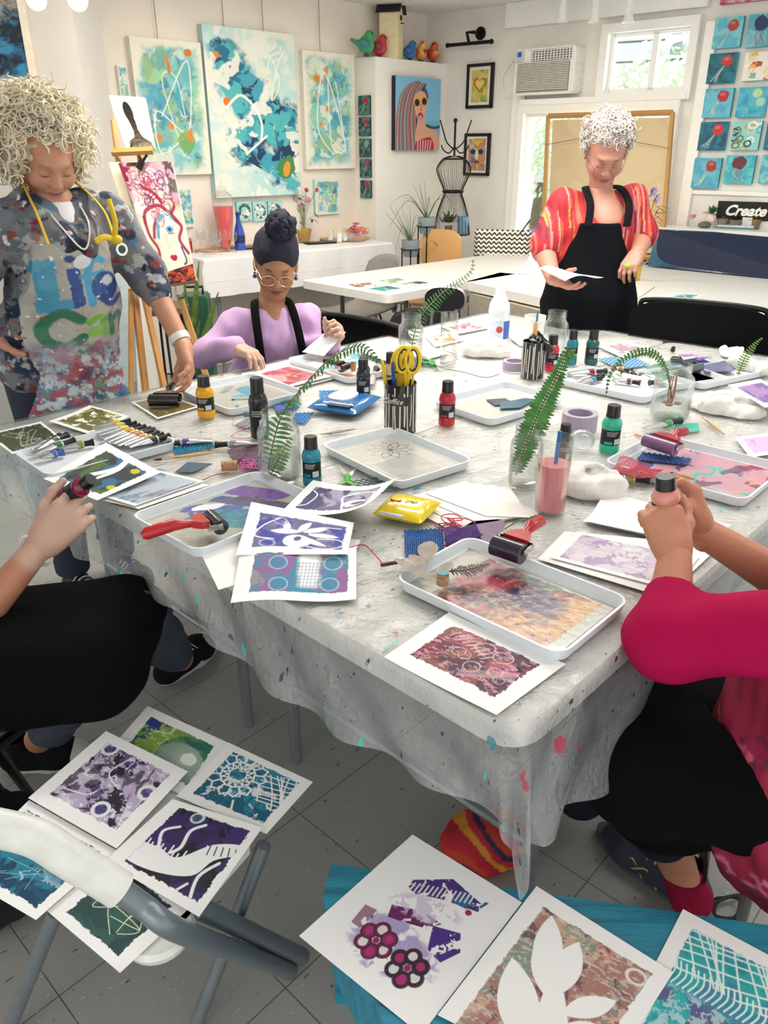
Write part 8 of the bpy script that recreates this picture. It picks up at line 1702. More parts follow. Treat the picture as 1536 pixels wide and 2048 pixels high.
PA,MA=A_.head(hd_,(.50,-.62,-.60),(.0,0,1),1.0,nk+Vector((0,0,-.02)),lip='#a8606a',brow='#9a7a60');hip=[pv-sx_*.08,pv+sx_*.08]
d=A_.around([nk,pv,el,wr,elr,wrr],.12,.0065);d.cap(nk+Vector((0,0,-.12)),pv,.10,.12,.03,fl=(sx_,1.35));d.chain([sL_,el,wr],[.048,.04,.028],.02);d.chain([sR_,elr,wrr],[.048,.04,.028],.02);d.cap(nk,nk+Vector((0,0,-.1)),.06,.09,.03)
_,tipA=A_.hand(wr,(R(388,765,2.36)-wr),(-.5,-.6,-.5),1,(.45,.5,.3),1.05,thumb=(.7,.5,.5));A_.hand(wrr,(.6,.3,-.2),(.4,-.5,.3),1,(1.,1.1,.6))
legs=A_.around([pv,(pv.x-.1,pv.y-.1,0),(pv.x+.1,pv.y+.1,0)],.16,.011)
for sg in(-1,1):q=pv+sx_*.09*sg;legs.chain([q,(q.x,q.y,.48),(q.x,q.y,.09)],[.085,.058,.04],.02)
A_.body('#c08a6e')
for sg in(-1,1):
 q=pv+sx_*.09*sg;o=A_.cloth('trouser_leg',mat('#2a3040',.8),(q.x-.12,q.y-.12,.05),(q.x+.12,q.y+.12,pv.z),.009,lambda d:(d.chain([q,(q.x,q.y,.48),(q.x,q.y,.1)],[.10,.075,.06],.02),d.inter(lambda x,y,z:.08-z+0*x+0*y)))
 shoe(None,'dark shoe of the standing curly-haired woman, %s foot'%('left' if sg>0 else 'right'),(q.x-.04*fd.x,q.y-.04*fd.y,.001),(q.x+fd.x*.2,q.y+fd.y*.2,.001),(0,0,1),mat('#1d1d20'),mat('#cfcfcb'))
cuff=el.lerp(wr,.26)
def shA(d):
 d.cap(nk+Vector((0,0,-.14)),pv,.118,.145,.03,fl=(sx_,1.35));d.chain([sL_,el,cuff],[.074,.062,.05],.03);d.chain([sR_,elr,wrr.lerp(elr,.2)],[.074,.062,.05],.03);d.chain([sR_,nk+Vector((0,0,-.045)),sL_],[.06,.065,.06],.04)
 for a_,b_ in((-.09,.0),(.09,.0)):d.cap(nk+sx_*a_+Vector((0,0,.01)),nk+sx_*a_*.4+fd*.11+Vector((0,0,-.10)),.03,.028,.03)
 d.cap(nk-fd*.06+sx_*-.06,nk-fd*.06+sx_*.06,.035,None,.03);d.cap(nk+fd*.06+Vector((0,0,.05)),nk+fd*.16+Vector((0,0,-.06)),.045,.02,.01,-1);d.folds(.0035,22,5)
A_.cloth('splattered_shirt',splat_mat(),*box_of([nk,pv,el,cuff,elr,wrr,sL_,sR_],.15),.0065,shA)
A_.cloth('white_undershirt',mat('#dcdce0',.8),*box_of([nk],.2),.006,lambda d:(d.cap(nk+Vector((0,0,-.02)),nk+fd*.03+Vector((0,0,-.14)),.066,.095,.02,fl=(sx_,1.1)),d.inter(lambda x,y,z:z-(nk.z+.005)+0*x+0*y)))
# apron
a=Art(190,330,'#a8a49a',77);a.wash(['#9c988e','#b4b0a6'],3,soft=.2,op=.6)
a.poly([(.22,.10),(.38,.09),(.40,.40),(.24,.41)],'#3f8fae');a.poly([(.22,.36),(.5,.35),(.5,.42),(.24,.43)],'#3f8fae');a.ell(.5,.10,.045,.022,'#1f3a7a');a.poly([(.46,.16),(.57,.16),(.6,.40),(.5,.42)],'#27468a')
a.line([(.78,.13),(.7,.11),(.64,.2),(.66,.4)],.022,'#3f9ac0');a.line([(.58,.22),(.78,.2)],.014,'#3f9ac0');a.ell(.80,.30,.14,.10,'#1f3f80');a.ell(.82,.26,.06,.03,'#b0b4bc',rough=.3);a.line([(.7,.33),(.84,.42),(.96,.38)],.02,'#1f3f80')
a.line([(.55,.5),(.4,.44),(.26,.52),(.28,.62),(.42,.67),(.56,.62)],.030,'#1f6a4f');a.line([(.62,.52),(.74,.5),(.78,.62)],.022,'#6fa83f');a.ell(.68,.59,.08,.04,'#7fb04a');a.line([(.84,.5),(.86,.63)],.018,'#2f7a50');a.line([(.86,.54),(.95,.5),(.98,.63)],.018,'#2f7a50')
a.line([(.5,.72),(.36,.69),(.28,.74),(.4,.79),(.52,.76)],.022,'#8a2f5a');a.line([(.7,.68),(.74,.8)],.022,'#a03a6a');a.line([(.62,.71),(.84,.69)],.014,'#a03a6a');a.line([(.56,.8),(.58,.95)],.03,'#a82838')
a.clip=ss(.6,.85,a.Y+.12*(a.nz(4)-.5))
for c in('#2f7a80','#8a98a0','#6a3050','#3f6fb0','#c8d0d4','#7a3a3a','#2f8a70','#45406a','#b8c8d0','#9a3040'):a.put(ss(.56,.62,a.nz(9)),c,.85)
a.clip=None;b_=Art(190,190,'#6f7d80',78)
for c in('#2f7a80','#8a98a0','#6a3050','#3f6fb0','#c8d0d4','#7a3a3a','#2f8a70','#45406a','#2a5f8a','#9a3040','#20705a','#b8c8d0'):b_.put(ss(.6,.65,b_.nz(8)),c,.9)
a.p=np.concatenate([a.p,b_.p]);a.h=520;a.X,a.Y=np.meshgrid(np.linspace(0,1,190),np.linspace(0,1,520));a.asp=190/520;a.specks(160,'#e4e8ea',.006);a.specks(60,'#2f7f90',.008);a.specks(40,'#7a2f40',.007)
def apA(d):
 d.cap(nk+Vector((0,0,-.14)),pv,.128,.158,.03,fl=(sx_,1.35));d.cap(pv,pv+Vector((0,0,-.35))+fd*.05,.158,.2,.03,fl=(sx_,1.3));d.folds(.003,14,9)
 n0,s0_,f0=np.array(nk),np.array(sx_),np.array(fd)
 def rg_(x,y,z):
  u=(x-n0[0])*s0_[0]+(y-n0[1])*s0_[1];f=(x-n0[0])*f0[0]+(y-n0[1])*f0[1];zt_=nk.z-.10;w=np.interp((zt_-z).ravel(),[0,.12,.22,.3,.7],[.11,.135,.19,.25,.30]).reshape(z.shape);return np.maximum(np.maximum(abs(u+.01)-w,z-zt_),-f+.02)
 d.inter(rg_)
ztop=Vector(nk)+Vector((0,0,-.10));A_.cloth('painted_apron',vcol(.4,.25,60,coat=.4),*box_of([nk,pv,pv+Vector((0,0,-.33))],.3),.0052,apA,sampler(a,ztop-sx_*.035,sx_,(0,0,1),.37,.72))
tk=nk+Vector((0,0,-.10))+fd*.145
for sg,c_ in((1,'#d8b82a'),(-1,'#d0a828')):mk('neck_strap',MB().tube(arc([tk+sx_*sg*.10,nk+fd*.105+sx_*sg*.10+Vector((0,0,-.02)),nk+sx_*sg*.075+Vector((0,0,.055)),nk-fd*.03+sx_*sg*.03+Vector((0,0,.07))]),.008,8,flat=.4),mat(c_,.7),A_.t)
k_=tk+sx_*.10;mk('strap_knot',MB().ball(k_+fd*.01,(.02,.018,.014),10).tube(arc([k_,k_+fd*.02-sx_*.04+Vector((0,0,.01)),k_+fd*.02-sx_*.07]),.009,8).tube(arc([k_,k_+fd*.02+Vector((0,0,.05)),k_+Vector((0,0,.11))]),.008,8),mat('#d8b82a',.7),A_.t)
mk('grommet',MB().lathe([(.012,0),(.019,0),(.019,.004),(.012,.004)],24,c=k_+fd*.012+sx_*.012+Vector((0,0,-.028)),M=fd.to_track_quat('Z','Y').to_matrix(),cap=False),mat('#c8c8c4',.2,1.),A_.t)
mk('necklace',MB().tube(arc([nk+sx_*.055+Vector((0,0,.03)),nk+sx_*.045+fd*.11+Vector((0,0,-.05)),nk+fd*.15+Vector((0,0,-.12)),nk-sx_*.045+fd*.11+Vector((0,0,-.05)),nk-sx_*.055+Vector((0,0,.03))]),.0028,6),mat('#e4e0d8',.4),A_.t)
wd_=(wr-el).normalized();t_=mk('wristwatch',MB().tube([wr-wd_*.035,wr-wd_*.012],.0325,20),mat('#dfe0dc',.5),A_.t);q=wr-wd_*.023+Vector((.6,-.75,.25)).normalized()*.034;mk('watch_face',MB().lathe([(.001,0),(.019,0),(.021,.004),(.019,.01),(.001,.01)],24,c=q,M=Vector((.6,-.75,.25)).to_track_quat('Z','Y').to_matrix()),mat('#2a2c30',.2,.3),t_)
mk('ring',MB().tube([tipA[2].lerp(wr,.35)+Vector((.0105*math.cos(a),0,.0105*math.sin(a)))for a in np.linspace(0,2*PI,17)],.0015,5,cap=False),mat('#d0d0cc',.2,1.),A_.t)
mb=MB()
for k in range(14):a_=2*PI*k/14;mb.ball(wrr+Vector((.034*math.cos(a_),.012*math.sin(a_),.034*math.sin(a_))),.0055,6)
mk('bead_bracelet',mb,mat('#b8c4c0',.3,var=.4,scale=60.),A_.t)
hc=PA(0,-.05,.02);fA=MA.col[1]
d=SDF(*box_of([hc],.19),.007);d.ell(hc,(.115,.115,.11));d.ell(PA(0,-.07,-.04),(.13,.10,.09));d.folds(.007,40,3);d.ell(PA(0,.09,-.035),(.062,.10,.095),MA,.02,-1);sdfobj('hair_volume',[d],mat('#cdbd9a',.8,var=.12,scale=30.),A_.t)
curls(A_,hc,.096,1500,'#e6dac0',1,.052,.0026,.012,mask=lambda v:not(v.dot(fA)>.45 and v.dot(MA.col[2])<.6 and abs(v.dot(MA.col[0]))<.62))
curls(A_,PA(0,.0,.085),.04,140,'#e4dac4',5,.045,.0024,.010,mask=lambda v:v.dot(MA.col[2])>.1)
# ---- B: seated woman with headwrap
nk=R(541,613,3.08);hd_=R(552,527,3.06);pv=R(525,800,3.15);sx_=Vector((.93,.36,0)).normalized();fd=Vector((sx_.y,-sx_.x,0))
sR_,sL_=nk-sx_*.145+Vector((0,0,-.055)),nk+sx_*.145+Vector((0,0,-.055));elr=R(408,712,2.93);wrr=R(468,692,2.76);ell_=R(620,700,3.10);wrl=R(658,688,2.92)
B_=Fig('seated woman in a navy headwrap, round glasses, lilac shirt and clear gloves',(pv.x,pv.y,0))
PB,MB_=B_.head(hd_,(.12,-.88,-.42),(.08,0,1),1.03,nk+Vector((0,0,-.02)),lip='#7a3a40',brow='#3a2218',lash='#21120e')
d=B_.around([nk,pv,elr,wrr,ell_,wrl],.1,.0065);d.cap(nk+Vector((0,0,-.12)),pv,.085,.11,.03,fl=(sx_,1.3));d.chain([sR_,elr,wrr],[.042,.036,.025],.02);d.chain([sL_,ell_,wrl],[.042,.036,.025],.02);d.cap(nk,nk+Vector((0,0,-.1)),.052,.085,.03)
_,tB=B_.hand(wrr,R(525,715,2.70)-wrr,(.1,-.2,-1),1,(.55,.45,.25),.95,thumb=(.7,.3,.6));B_.hand(wrl,(.35,-.2,.45),(-.6,-.6,.3),-1,(1.1,1.1,.7),.92,thumb=(.7,.3,.7))
for c_ in(wrr,wrl):B_.paint(c_+(Vector((.06,-.03,-.02))if c_ is wrr else Vector((.03,-.02,.05))),(.12,.12,.11),None,'#c9a898',.75,.2)
lg=B_.around([pv,pv+fd*.5,(pv.x,pv.y,0)],.2,.011)
for sg in(-1,1):q=pv+sx_*.09*sg;kn_=q+fd*.36+Vector((0,0,.05));lg.chain([q,kn_,kn_+Vector((0,0,-.48))+fd*.03],[.085,.058,.04],.02)
B_.body('#a67456')
B_.cloth('trousers',mat('#17181c',.8),*box_of([pv+fd*.42,pv,(pv.x,pv.y,.1)],.22),.01,lambda d:[d.chain([pv+sx_*.09*s_,pv+sx_*.09*s_+fd*.36+Vector((0,0,.05)),pv+sx_*.09*s_+fd*.38+Vector((0,0,-.4))],[.1,.072,.055],.02)for s_ in(-1,1)])
def shB(d):
 d.cap(nk+Vector((0,0,-.13)),pv,.102,.128,.03,fl=(sx_,1.3));d.chain([sR_,elr,wrr.lerp(elr,-.02)],[.052,.048,.039],.03);d.chain([sL_,ell_,wrl.lerp(ell_,-.02)],[.052,.048,.039],.03);d.chain([sR_,nk+Vector((0,0,-.05)),sL_],[.045,.055,.045],.04);d.cap(nk+fd*.05+Vector((0,0,.05)),nk+fd*.115+Vector((0,0,-.085)),.05,.012,.006,-1);d.folds(.0026,20,8)
B_.cloth('lilac_shirt',mat('#c39fcb',.8,var=.04),*box_of([nk,pv,elr,wrr,ell_,wrl],.13),.006,shB)
def apB(d):
 d.cap(nk+Vector((0,0,-.13)),pv,.110,.137,.03,fl=(sx_,1.3));n0,s0_,f0=np.array(nk),np.array(sx_),np.array(fd)
 def rg_(x,y,z):u=(x-n0[0])*s0_[0]+(y-n0[1])*s0_[1];f=(x-n0[0])*f0[0]+(y-n0[1])*f0[1];zt_=nk.z-.215;w=np.interp((zt_-z).ravel(),[0,.05,.2,.4],[.10,.12,.19,.2]).reshape(z.shape);return np.maximum(np.maximum(abs(u-.01)-w,z-zt_),-f+.02)
 d.inter(rg_)
B_.cloth('black_apron',mat('#0a0a0c',.85),*box_of([nk,pv],.25),.006,apB)
for sg in(-1,1):mk('apron_strap',MB().tube(arc([nk+sx_*(.01+sg*.085)+fd*.135+Vector((0,0,-.22)),nk+sx_*sg*.08+fd*.105+Vector((0,0,-.08)),nk+sx_*sg*.07+fd*.03+Vector((0,0,.012)),nk+sx_*sg*.045-fd*.05+Vector((0,0,.02))]),.0055,10,flat=3.),mat('#0a0a0c',.85),B_.t)
glasses(B_,PB,'#d8c8a0',.0014,.024)
for sg in(-1,1):mk('earring',MB().ball(PB(sg*.077,-.002,-.046),.005,8).ball(PB(sg*.077,-.002,-.060),.008,8),mat('#6a4a8a',.3),B_.t)
wr_m=mat('#15152b',.75,var=.5,scale=90.,bump=.3);hc=PB(0,-.02,.05)
d=SDF(*box_of([hc,PB(.03,0,.19)],.13),.0045);d.ell(PB(0,-.022,.045),(.088,.108,.092),MB_,.02);d.ell(PB(0,-.06,.0),(.082,.07,.07),MB_,.03);d.ell(PB(0,.105,-.03),(.085,.09,.095),MB_,.008,-1)
d.folds(.0018,55,2);sdfobj('headwrap',[d],wr_m,B_.t)
mb=MB();rg=random.Random(3);kc=PB(-.012,-.005,.148)
for k in range(22):
 dd_=Vector((rg.gauss(0,1),rg.gauss(0,1),rg.gauss(0,.7))).normalized();c_=kc+dd_*Vector((.045,.04,.025)).length*.62;a_=dd_.orthogonal().normalized();b_=dd_.cross(a_);mb.tube([c_+(a_*math.cos(x)+b_*math.sin(x))*.024+dd_*.006*math.sin(3*x)for x in np.linspace(0,2*PI,14)],.0115,7,cap=False)
mb.ball(kc,(.05,.045,.034),12);mk('wrap_knot',mb,wr_m,B_.t,ang=3.)
def rsheet(lb,q,a,nm='held_paper',bend=None):return tag(quadsheet(nm,a,[R(*c_)for c_ in q],V_PAPER,bend=bend,own_at=R(*q[0])),lb,'paper')
rsheet('white paper held up in the gloved fist of the seated woman',[(604,704,2.86),(655,660,2.93),(692,664,2.88),(648,712,2.80)],Art(20,20,'#e6e6ee',2))
# ---- C: woman in red
nk=R(1200,392,3.62);hd_=R(1212,303,3.58);pv=R(1172,640,3.60);sx_=Vector((.98,.12,0)).normalized();fd=Vector((sx_.y,-sx_.x,0))
sR_,sL_=R(1127,408,3.62),R(1262,400,3.68);elr=R(1088,500,3.56);wrr=R(1106,556,3.40);ell_=R(1284,478,3.64);wrl=R(1276,505,3.48)
C_=Fig('older woman with short white curls, red patterned blouse and black apron, standing at the far side',(pv.x,pv.y,0))
C_.t['label']='older woman with short white curls, red patterned blouse and black apron, standing'
PC,MC=C_.head(hd_,(-.05,-.80,-.60),(0,0,1),1.06,nk+Vector((0,0,-.02)),lip='#a0505a',brow='#7a5a4a',lash='#4a2f28',open_=1)
d=C_.around([nk,pv,elr,wrr,ell_,wrl],.12,.007);d.cap(nk+Vector((0,0,-.12)),pv,.12,.15,.03,fl=(sx_,1.2));d.chain([sR_,elr,wrr],[.055,.048,.032],.02);d.chain([sL_,ell_,wrl],[.055,.048,.032],.02);d.cap(nk,nk+fd*.05+Vector((0,0,-.12)),.062,.09,.03)
C_.hand(wrr,(.5,-.5,-.25),(.1,.2,1),1,(.35,.4,.3),1.,thumb=(.7,.4,.8),h=.003);C_.hand(wrl,(-.35,-.4,-.35),(.2,.3,-.8),-1,(.6,.7,.4),1.,h=.003)
lg=C_.around([pv,(pv.x,pv.y,0)],.22,.012)
for sg in(-1,1):q=pv+sx_*.09*sg;lg.chain([q,(q.x,q.y,.45),(q.x,q.y,.09)],[.1,.065,.045],.02)
C_.body('#b98370')
for sg in(-1,1):
 q=pv+sx_*.1*sg;C_.cloth('trouser_leg',mat('#1d2026',.8),(q.x-.13,q.y-.13,.05),(q.x+.13,q.y+.13,pv.z),.01,lambda d:(d.chain([q,(q.x,q.y,.48),(q.x,q.y,.1)],[.115,.085,.065],.02),d.inter(lambda x,y,z:.08-z+0*x+0*y)))
 shoe(None,'dark shoe of the woman in red, %s foot'%('left' if sg>0 else 'right'),(q.x-.04*fd.x,q.y-.04*fd.y,.001),(q.x+fd.x*.2,q.y+fd.y*.2,.001),(0,0,1),mat('#1d1d20'),mat('#3a3a3a'))
def shC(d):
 d.cap(nk+Vector((0,0,-.15)),pv+Vector((0,0,.1)),.14,.175,.03,fl=(sx_,1.22));e1,e2=sR_.lerp(elr,.92),sL_.lerp(ell_,.9);d.chain([sR_,e1],[.066,.074],.03);d.chain([sL_,e2],[.066,.072],.03);d.chain([sR_,nk+Vector((0,0,-.06)),sL_],[.055,.068,.055],.04);d.cap(nk+fd*.06+Vector((0,0,.05)),nk+fd*.15+Vector((0,0,-.13)),.065,.02,.006,-1);d.folds(.003,16,6)
a=Art(300,260,'#b3202c',81);rg=a.rng
for k in range(110):
 x=rg.random();y=rg.random()*.8;l_=.15+.4*rg.random();c_=['#d88a80','#e0a090','#8a1520','#d06a30','#2a2050','#d8a030','#c86058'][k%7];w_=.004 if k%7 in(4,5)else .006;a.line([(x,y),(x+.012*math.sin(y*9),y+l_/2),(x+.014*math.sin(y*7+1),y+(l_ if k%7<4 else .14))],w_,c_)
C_.cloth('red_blouse',vcol(.7),*box_of([nk,pv,elr,ell_,sR_,sL_],.17),.0062,shC,sampler(a,nk+Vector((0,0,.1)),sx_,(0,0,1),.66,.62))
def apC(d):
 d.cap(nk+Vector((0,0,-.15)),pv+Vector((0,0,.1)),.150,.187,.03,fl=(sx_,1.22));d.cap(pv+Vector((0,0,.1)),pv+Vector((0,0,-.3)),.187,.19,.03,fl=(sx_,1.15));n0,s0_,f0=np.array(nk),np.array(sx_),np.array(fd)
 def rg_(x,y,z):u=(x-n0[0])*s0_[0]+(y-n0[1])*s0_[1];f=(x-n0[0])*f0[0]+(y-n0[1])*f0[1];zt_=nk.z-.10;w=np.interp((zt_-z).ravel(),[0,.05,.2,.35,.9],[.085,.095,.17,.215,.22]).reshape(z.shape);return np.maximum(np.maximum(abs(u+.03)-w,z-zt_),-f+.02)
 d.inter(rg_)
C_.cloth('black_apron',mat('#090b11',.85),*box_of([nk,pv,pv+Vector((0,0,-.3))],.28),.0065,apC)
for sg in(-1,1):mk('apron_strap',MB().tube(arc([nk+sx_*(-.02+sg*.085)+fd*.17+Vector((0,0,-.11)),nk+sx_*sg*.085+fd*.12+Vector((0,0,-.03)),nk+sx_*sg*.08+fd*.03+Vector((0,0,.03)),nk+sx_*sg*.05-fd*.05+Vector((0,0,.035))]),.016,8,flat=.25),mat('#090b11',.85),C_.t)
glasses(C_,PC,'#8a7a70',.0010,.02);hc=PC(0,-.03,.05);fC=MC.col[1]
d=SDF(*box_of([hc],.15),.006);d.ell(hc,(.092,.095,.088));d.folds(.005,50,4);d.ell(PC(0,.1,-.03),(.062,.085,.07),MC,.015,-1);sdfobj('hair_volume',[d],mat('#b8aea8',.8,var=.1),C_.t)
curls(C_,hc,.082,800,'#c9c0ba',2,.030,.0024,.010,mask=lambda v:not(v.dot(fC)>.5 and v.dot(MC.col[2])<.22))
rsheet('white paper held level by the woman in red',[(1078,536,3.36),(1140,540,3.42),(1208,549,3.30),(1130,562,3.22)],Art(30,20,'#e9ebf0',2),bend=lambda U,V:np.stack([0*U,0*U,.012*np.sin(U*5)],-1))
o=mk('green_cloth_scrap',MB().ball((0,0,0),(.02,.012,.014),10),mat('#9ab03a',.6));o.location=wrl+Vector((-.05,-.06,-.05));tag(o,'yellow-green scrap in the hand of the woman in red','scrap')
# ---- D: seated person at the lower left, only arm, lap and feet in view
def bottle_axis(lb,a,b,r,h,col):
 a,b=Vector(a),Vector(b);z=(b-a).normalized();x=z.orthogonal().normalized();M=Matrix((x,z.cross(x),z)).transposed();s=depth(a)/F
 return bottle(lb,0,0,h*.93/s,2*r/s,col,loc=a,M=M)
W_=R(80,1092,1.42);Eb=R(-75,1275,1.28);Sh_=Vector((-1.06,1.2,.98));hp=Vector((-1.04,1.30,.50))
D_=Fig('seated person at the left edge',(hp.x,hp.y,0));D_.t['label']='person at the left edge in black apron, one gloved hand raised'
kn1,an1=P(262,1232,.55),P(362,1318,.12);kn2,an2=P(200,1318,.54),P(78,1478,.12);h1_p=hp+Vector((.04,.09,.0));h2_p=hp+Vector((.05,-.09,0))
bA,bB=R(132,996,1.49),R(182,958,1.47)
d=D_.around([W_,Eb,Sh_],.07,.0045);d.chain([Sh_,Eb,W_],[.05,.04,.027],.02);d.cap(hp,Sh_,.09,.055,.02)
_,tD=D_.hand(W_,R(158,1012,1.45)-W_,(.25,.9,.1),1,(.75,.8,.5),1.08,thumb=(.75,.55,.35),spread=.06);D_.paint(W_.lerp(R(150,1010,1.45),.6),(.115,.115,.115),None,'#c9a797',.8,.12)
nkD=Sh_+Vector((-.06,.12,.10));D_.head(nkD+Vector((.03,0,.15)),(.8,.1,-.5),(.2,0,1),1.,nkD);d=D_.around([nkD,Sh_],.1,.006);d.cap(nkD,nkD+Vector((0,0,-.1)),.055,.08);d.cap(nkD+Vector((0,0,-.06)),Sh_,.05)
lg=D_.around([hp,kn1,an1,kn2,an2],.13,.009);lg.chain([h1_p,kn1,an1],[.08,.055,.036],.02);lg.chain([h2_p,kn2,an2],[.08,.055,.036],.02)
D_.body('#b57a5e')
mk('glove_cuff',MB().tube([W_+(W_-Eb).normalized()*-.012+Vector((.034*math.cos(a)*.8,0,.034*math.sin(a)))+Vector((-.6*math.sin(a)*.02,0,0))for a in np.linspace(0,2*PI,25)],.0035,6,cap=False),mat('#e0d8d2',.4,alpha=.9),D_.t)
D_.cloth('trousers',mat('#4a515c',.85,scale=120.,var=.15),*box_of([hp,kn1,an1,kn2,an2],.14),.008,lambda d:(d.chain([h1_p,kn1,an1.lerp(kn1,.22)],[.09,.075,.056],.03),d.chain([h2_p,kn2,an2.lerp(kn2,.22)],[.09,.073,.054],.03),d.folds(.003,18,4)))
D_.cloth('dark_shirt',mat('#2b2d33',.85),*box_of([hp,nkD,Sh_,Eb],.2),.009,lambda d:(d.cap(hp,nkD+Vector((0,0,-.16)),.16,.14,.03),d.chain([Sh_+Vector((-.12,.24,0)),nkD+Vector((0,0,-.1)),Sh_,Sh_.lerp(Eb,.5)],[.07,.08,.08,.07],.03)))
for fg_,hc_ in((D_,nkD+Vector((-.0,0,.185))),):sdfobj('hair',[(lambda q:(q.ell(hc_+Vector((-.03,0,.01)),(.112,.1,.115)),q.folds(.004,40,3),q)[2])(SDF(hc_-Vector((.16,.16,.16)),hc_+Vector((.16,.16,.16)),.008))],mat('#5a4030',.6),fg_.t)
def apD(d):
 d.chain([h1_p,kn1.lerp(h1_p,.03)],[.10,.088],.05);d.chain([h2_p,kn2+Vector((.015,-.01,0))],[.095,.09],.05);d.cap(h1_p.lerp(h2_p,.5),kn1.lerp(kn2,.5),.09,.07,.06);d.cap(kn2+Vector((-.01,-.02,-.03)),h2_p+Vector((0,-.02,-.03)),.07,.075,.05);d.cap(hp,hp+Vector((-.02,0,.3)),.15,.14,.05);d.folds(.003,14,5)
D_.cloth('black_apron',mat('#060607',.95),*box_of([hp,kn1,kn2,hp+Vector((0,0,.3))],.18),.0075,apD)
bottle_axis('magenta paint bottle with black cap gripped in the gloved hand at the left',bA,bB,.021,.088,'#7d1440')
can=mat('#17181a',.85);sol=mat('#b8b8b4',.6)
shoe(None,'black canvas sneaker with white laces on the floor, right one of the pair',P(325,1372,.002),P(424,1290,.002),(0,0,1),can,sol,nm='sneaker')
shoe(None,'black canvas sneaker with white laces on the floor, left one half hidden by prints',P(15,1535,.002),P(165,1515,.002),(0,0,1),can,sol,nm='sneaker')
# ---- E: seated person at the right, arms, lap and one foot in view
W1,E1,S1=R(1350,1112,1.13),R(1332,1277,1.02),Vector((.80,.84,.91));W2,E2=R(1402,1062,1.22),R(1640,1205,1.14);S2=Vector((1.0,1.1,.96));hp=Vector((.71,.98,.52))
sm_=S1.lerp(S2,.5)
G_E=Fig('seated person at the right edge',(hp.x,hp.y,0));G_E.t['label']='person at the right edge in magenta sweater, hands around a pink bottle'
knE,anE=Vector((.415,.98,.53)),P(1352,1722,.13);kn3=Vector((.47,1.2,.53));an3=Vector((.46,1.35,.1));hpa,hpb=hp+Vector((-.03,-.07,0)),hp+Vector((-.01,.1,0))
d=G_E.around([W1,E1,S1,W2,E2,S2,hp],.1,.0048);d.chain([S1,E1,W1],[.05,.042,.027],.02);d.chain([S2,E2,W2],[.05,.042,.027],.02);d.chain([S1,S2,hp,S1],[.045,.045,.09,.045],.02)
G_E.hand(W1,R(1330,1048,1.16)-W1,(-.1,.95,.2),-1,(.95,1.05,.6),.88,thumb=(.75,.6,.4),spread=.05);G_E.hand(W2,R(1384,992,1.25)-W2,(-.95,.1,.1),1,(.75,.8,.5),.86,thumb=(.8,.35,.5),spread=.05)
nkE=sm_+Vector((.0,.0,.10));G_E.head(sm_+Vector((-.03,0,.26)),(-.8,.1,-.45),(-.2,0,1),1.,nkE);d=G_E.around([nkE,sm_],.1,.006);d.cap(nkE,sm_,.055,.07)
lg=G_E.around([hp,knE,anE,kn3,an3],.13,.009);fE=P(1382,1795,.06);lg.chain([hpa,knE,anE,fE],[.08,.055,.034,.034],.02);lg.chain([hpb,kn3,an3],[.08,.055,.036],.02);G_E.body('#c08468')
pk=mat('#a80c46',.85,var=.04)
c1,c2=E1.lerp(W1,.42),E2.lerp(W2,.12)
G_E.cloth('magenta_sweater',pk,*box_of([E1,S1,c1,S2,E2,c2,hp],.16),.0068,lambda d:(d.chain([S1,E1,c1],[.072,.06,.045],.03),d.chain([S2,E2,c2],[.07,.058,.046],.03),d.chain([S1,S2],[.08,.08],.03),d.folds(.0020,22,7)))
G_E.cloth('trousers',mat('#23262f',.9),*box_of([hp,knE,anE,kn3,an3],.12),.009,lambda d:(d.chain([hpa,knE,knE.lerp(anE,.62)],[.09,.07,.058],.03),d.chain([hpb,kn3,an3],[.09,.07,.06],.03)))
G_E.cloth('sock',mat('#8a1836',.9),*box_of([anE],.1),.005,lambda d:(d.chain([anE.lerp(fE,.45),fE],[.039,.044],.01),d.inter(lambda x,y,z:z-(anE.z-.022)+0*x+0*y)))
sm_=S1.lerp(S2,.5)
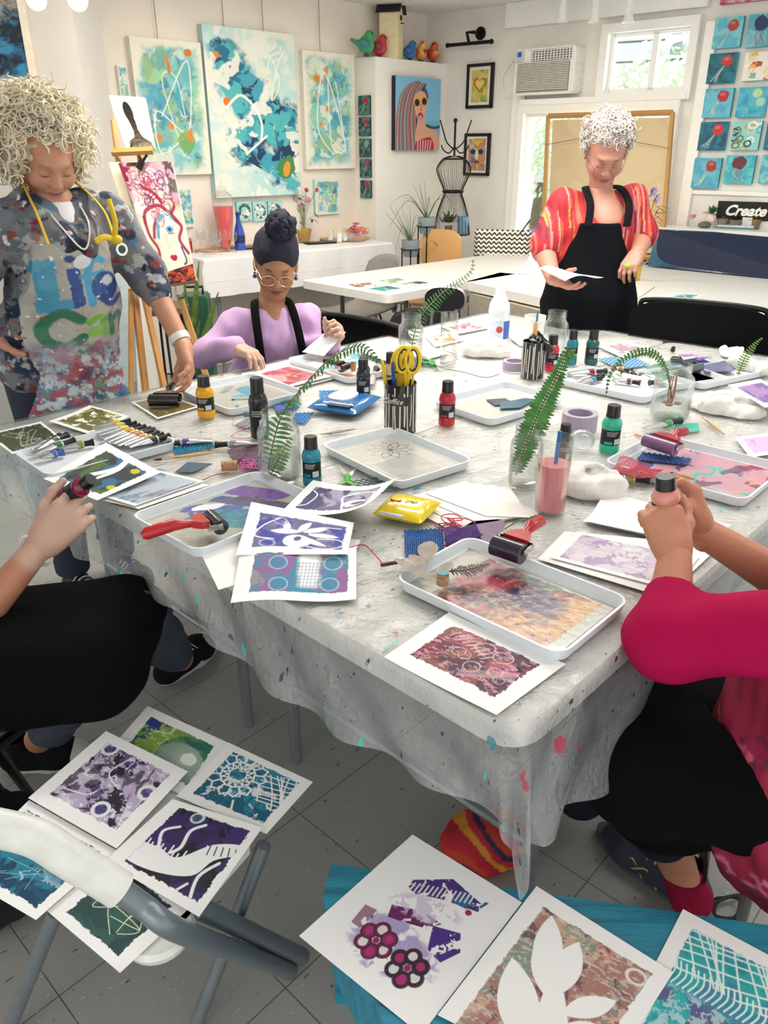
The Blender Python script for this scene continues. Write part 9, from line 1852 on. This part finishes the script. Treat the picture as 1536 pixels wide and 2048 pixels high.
def topE(d):d.cap(hp+Vector((.0,0,-.02)),hp+Vector((.06,.02,.30)),.17,.16,.03);d.cap(hp+Vector((.06,.02,.30)),sm_+Vector((.02,.0,.0)),.16,.10,.03);d.chain([S1,sm_,S2],[.06,.08,.06],.03);d.cap(hp+Vector((-.03,-.06,-.06)),hp+Vector((.0,-.02,.1)),.14,.14,.04);d.folds(.005,16,3)
a=Art(420,420,'#8a1238',91);rg=a.rng
for k in range(90):
 x,y=rg.random(2);c_=['#c86a82','#d88a96','#5a1438','#b84a6a'][k%4];t0=rg.random()*6.28;s_=.016+.010*rg.random();a.line([(x+s_*q*math.cos(t0+q*1.5)*.9,y+s_*q*math.sin(t0+q*1.5)*.9)for q in(.3,.8,1.3,1.8,2.3)],.0042,c_);
 for j in range(3):a.ell(x+s_*1.8*math.cos(t0+j),y-s_*1.8*math.sin(t0+j),.008,.008,c_)
G_E.cloth('paisley_top',vcol(.8),*box_of([hp,sm_,hp+Vector((0,0,-.12))],.24),.0055,topE,sampler(a,hp+Vector((0,0,.5)),Vector((.8,-.6,0)).normalized(),(0,0,1),.8,.8))
hc_=sm_+Vector((.015,0,.285));q=SDF(hc_-Vector((.16,.16,.16)),hc_+Vector((.16,.16,.16)),.008);q.ell(hc_,(.1,.1,.105));q.ell(hc_+Vector((.03,0,-.08)),(.08,.09,.09));q.folds(.004,40,3);sdfobj('hair',[q],mat('#6b4a32',.6),G_E.t)
def apE(d):
 d.chain([hpa,knE],[.105,.082],.05);d.chain([hpb,kn3],[.105,.085],.05);d.cap(hpa.lerp(hpb,.5),knE.lerp(kn3,.5),.10,.08,.08);d.cap(knE+Vector((.02,.01,-.03)),Vector((.48,1.02,.40)),.072,.07,.05);d.cap(knE+Vector((.2,-.02,-.05)),Vector((.53,1.03,.40)),.07,.065,.06);d.folds(.003,14,8);d.inter(lambda x,y,z:x-.545+.25*(y-1.0)+0*z)
G_E.cloth('black_apron',mat('#060607',.95),*box_of([hp,knE,kn3,anE],.2),.0075,apE)
bq=R(1332,1050,1.19);bottle_axis('pale pink paint bottle with a black cap held between two hands',bq,bq+Vector((-.014,.0,.085)),.024,.092,'#d98f84')
shoe(None,'grey and navy sport shoe with lime piping on the floor at the right',P(1402,1826,.002),P(1212,1672,.002),(0,0,1),mat('#34354a',.7),mat('#4a4b52',.6),lace='#9aa060',accents='#b8bc5a')
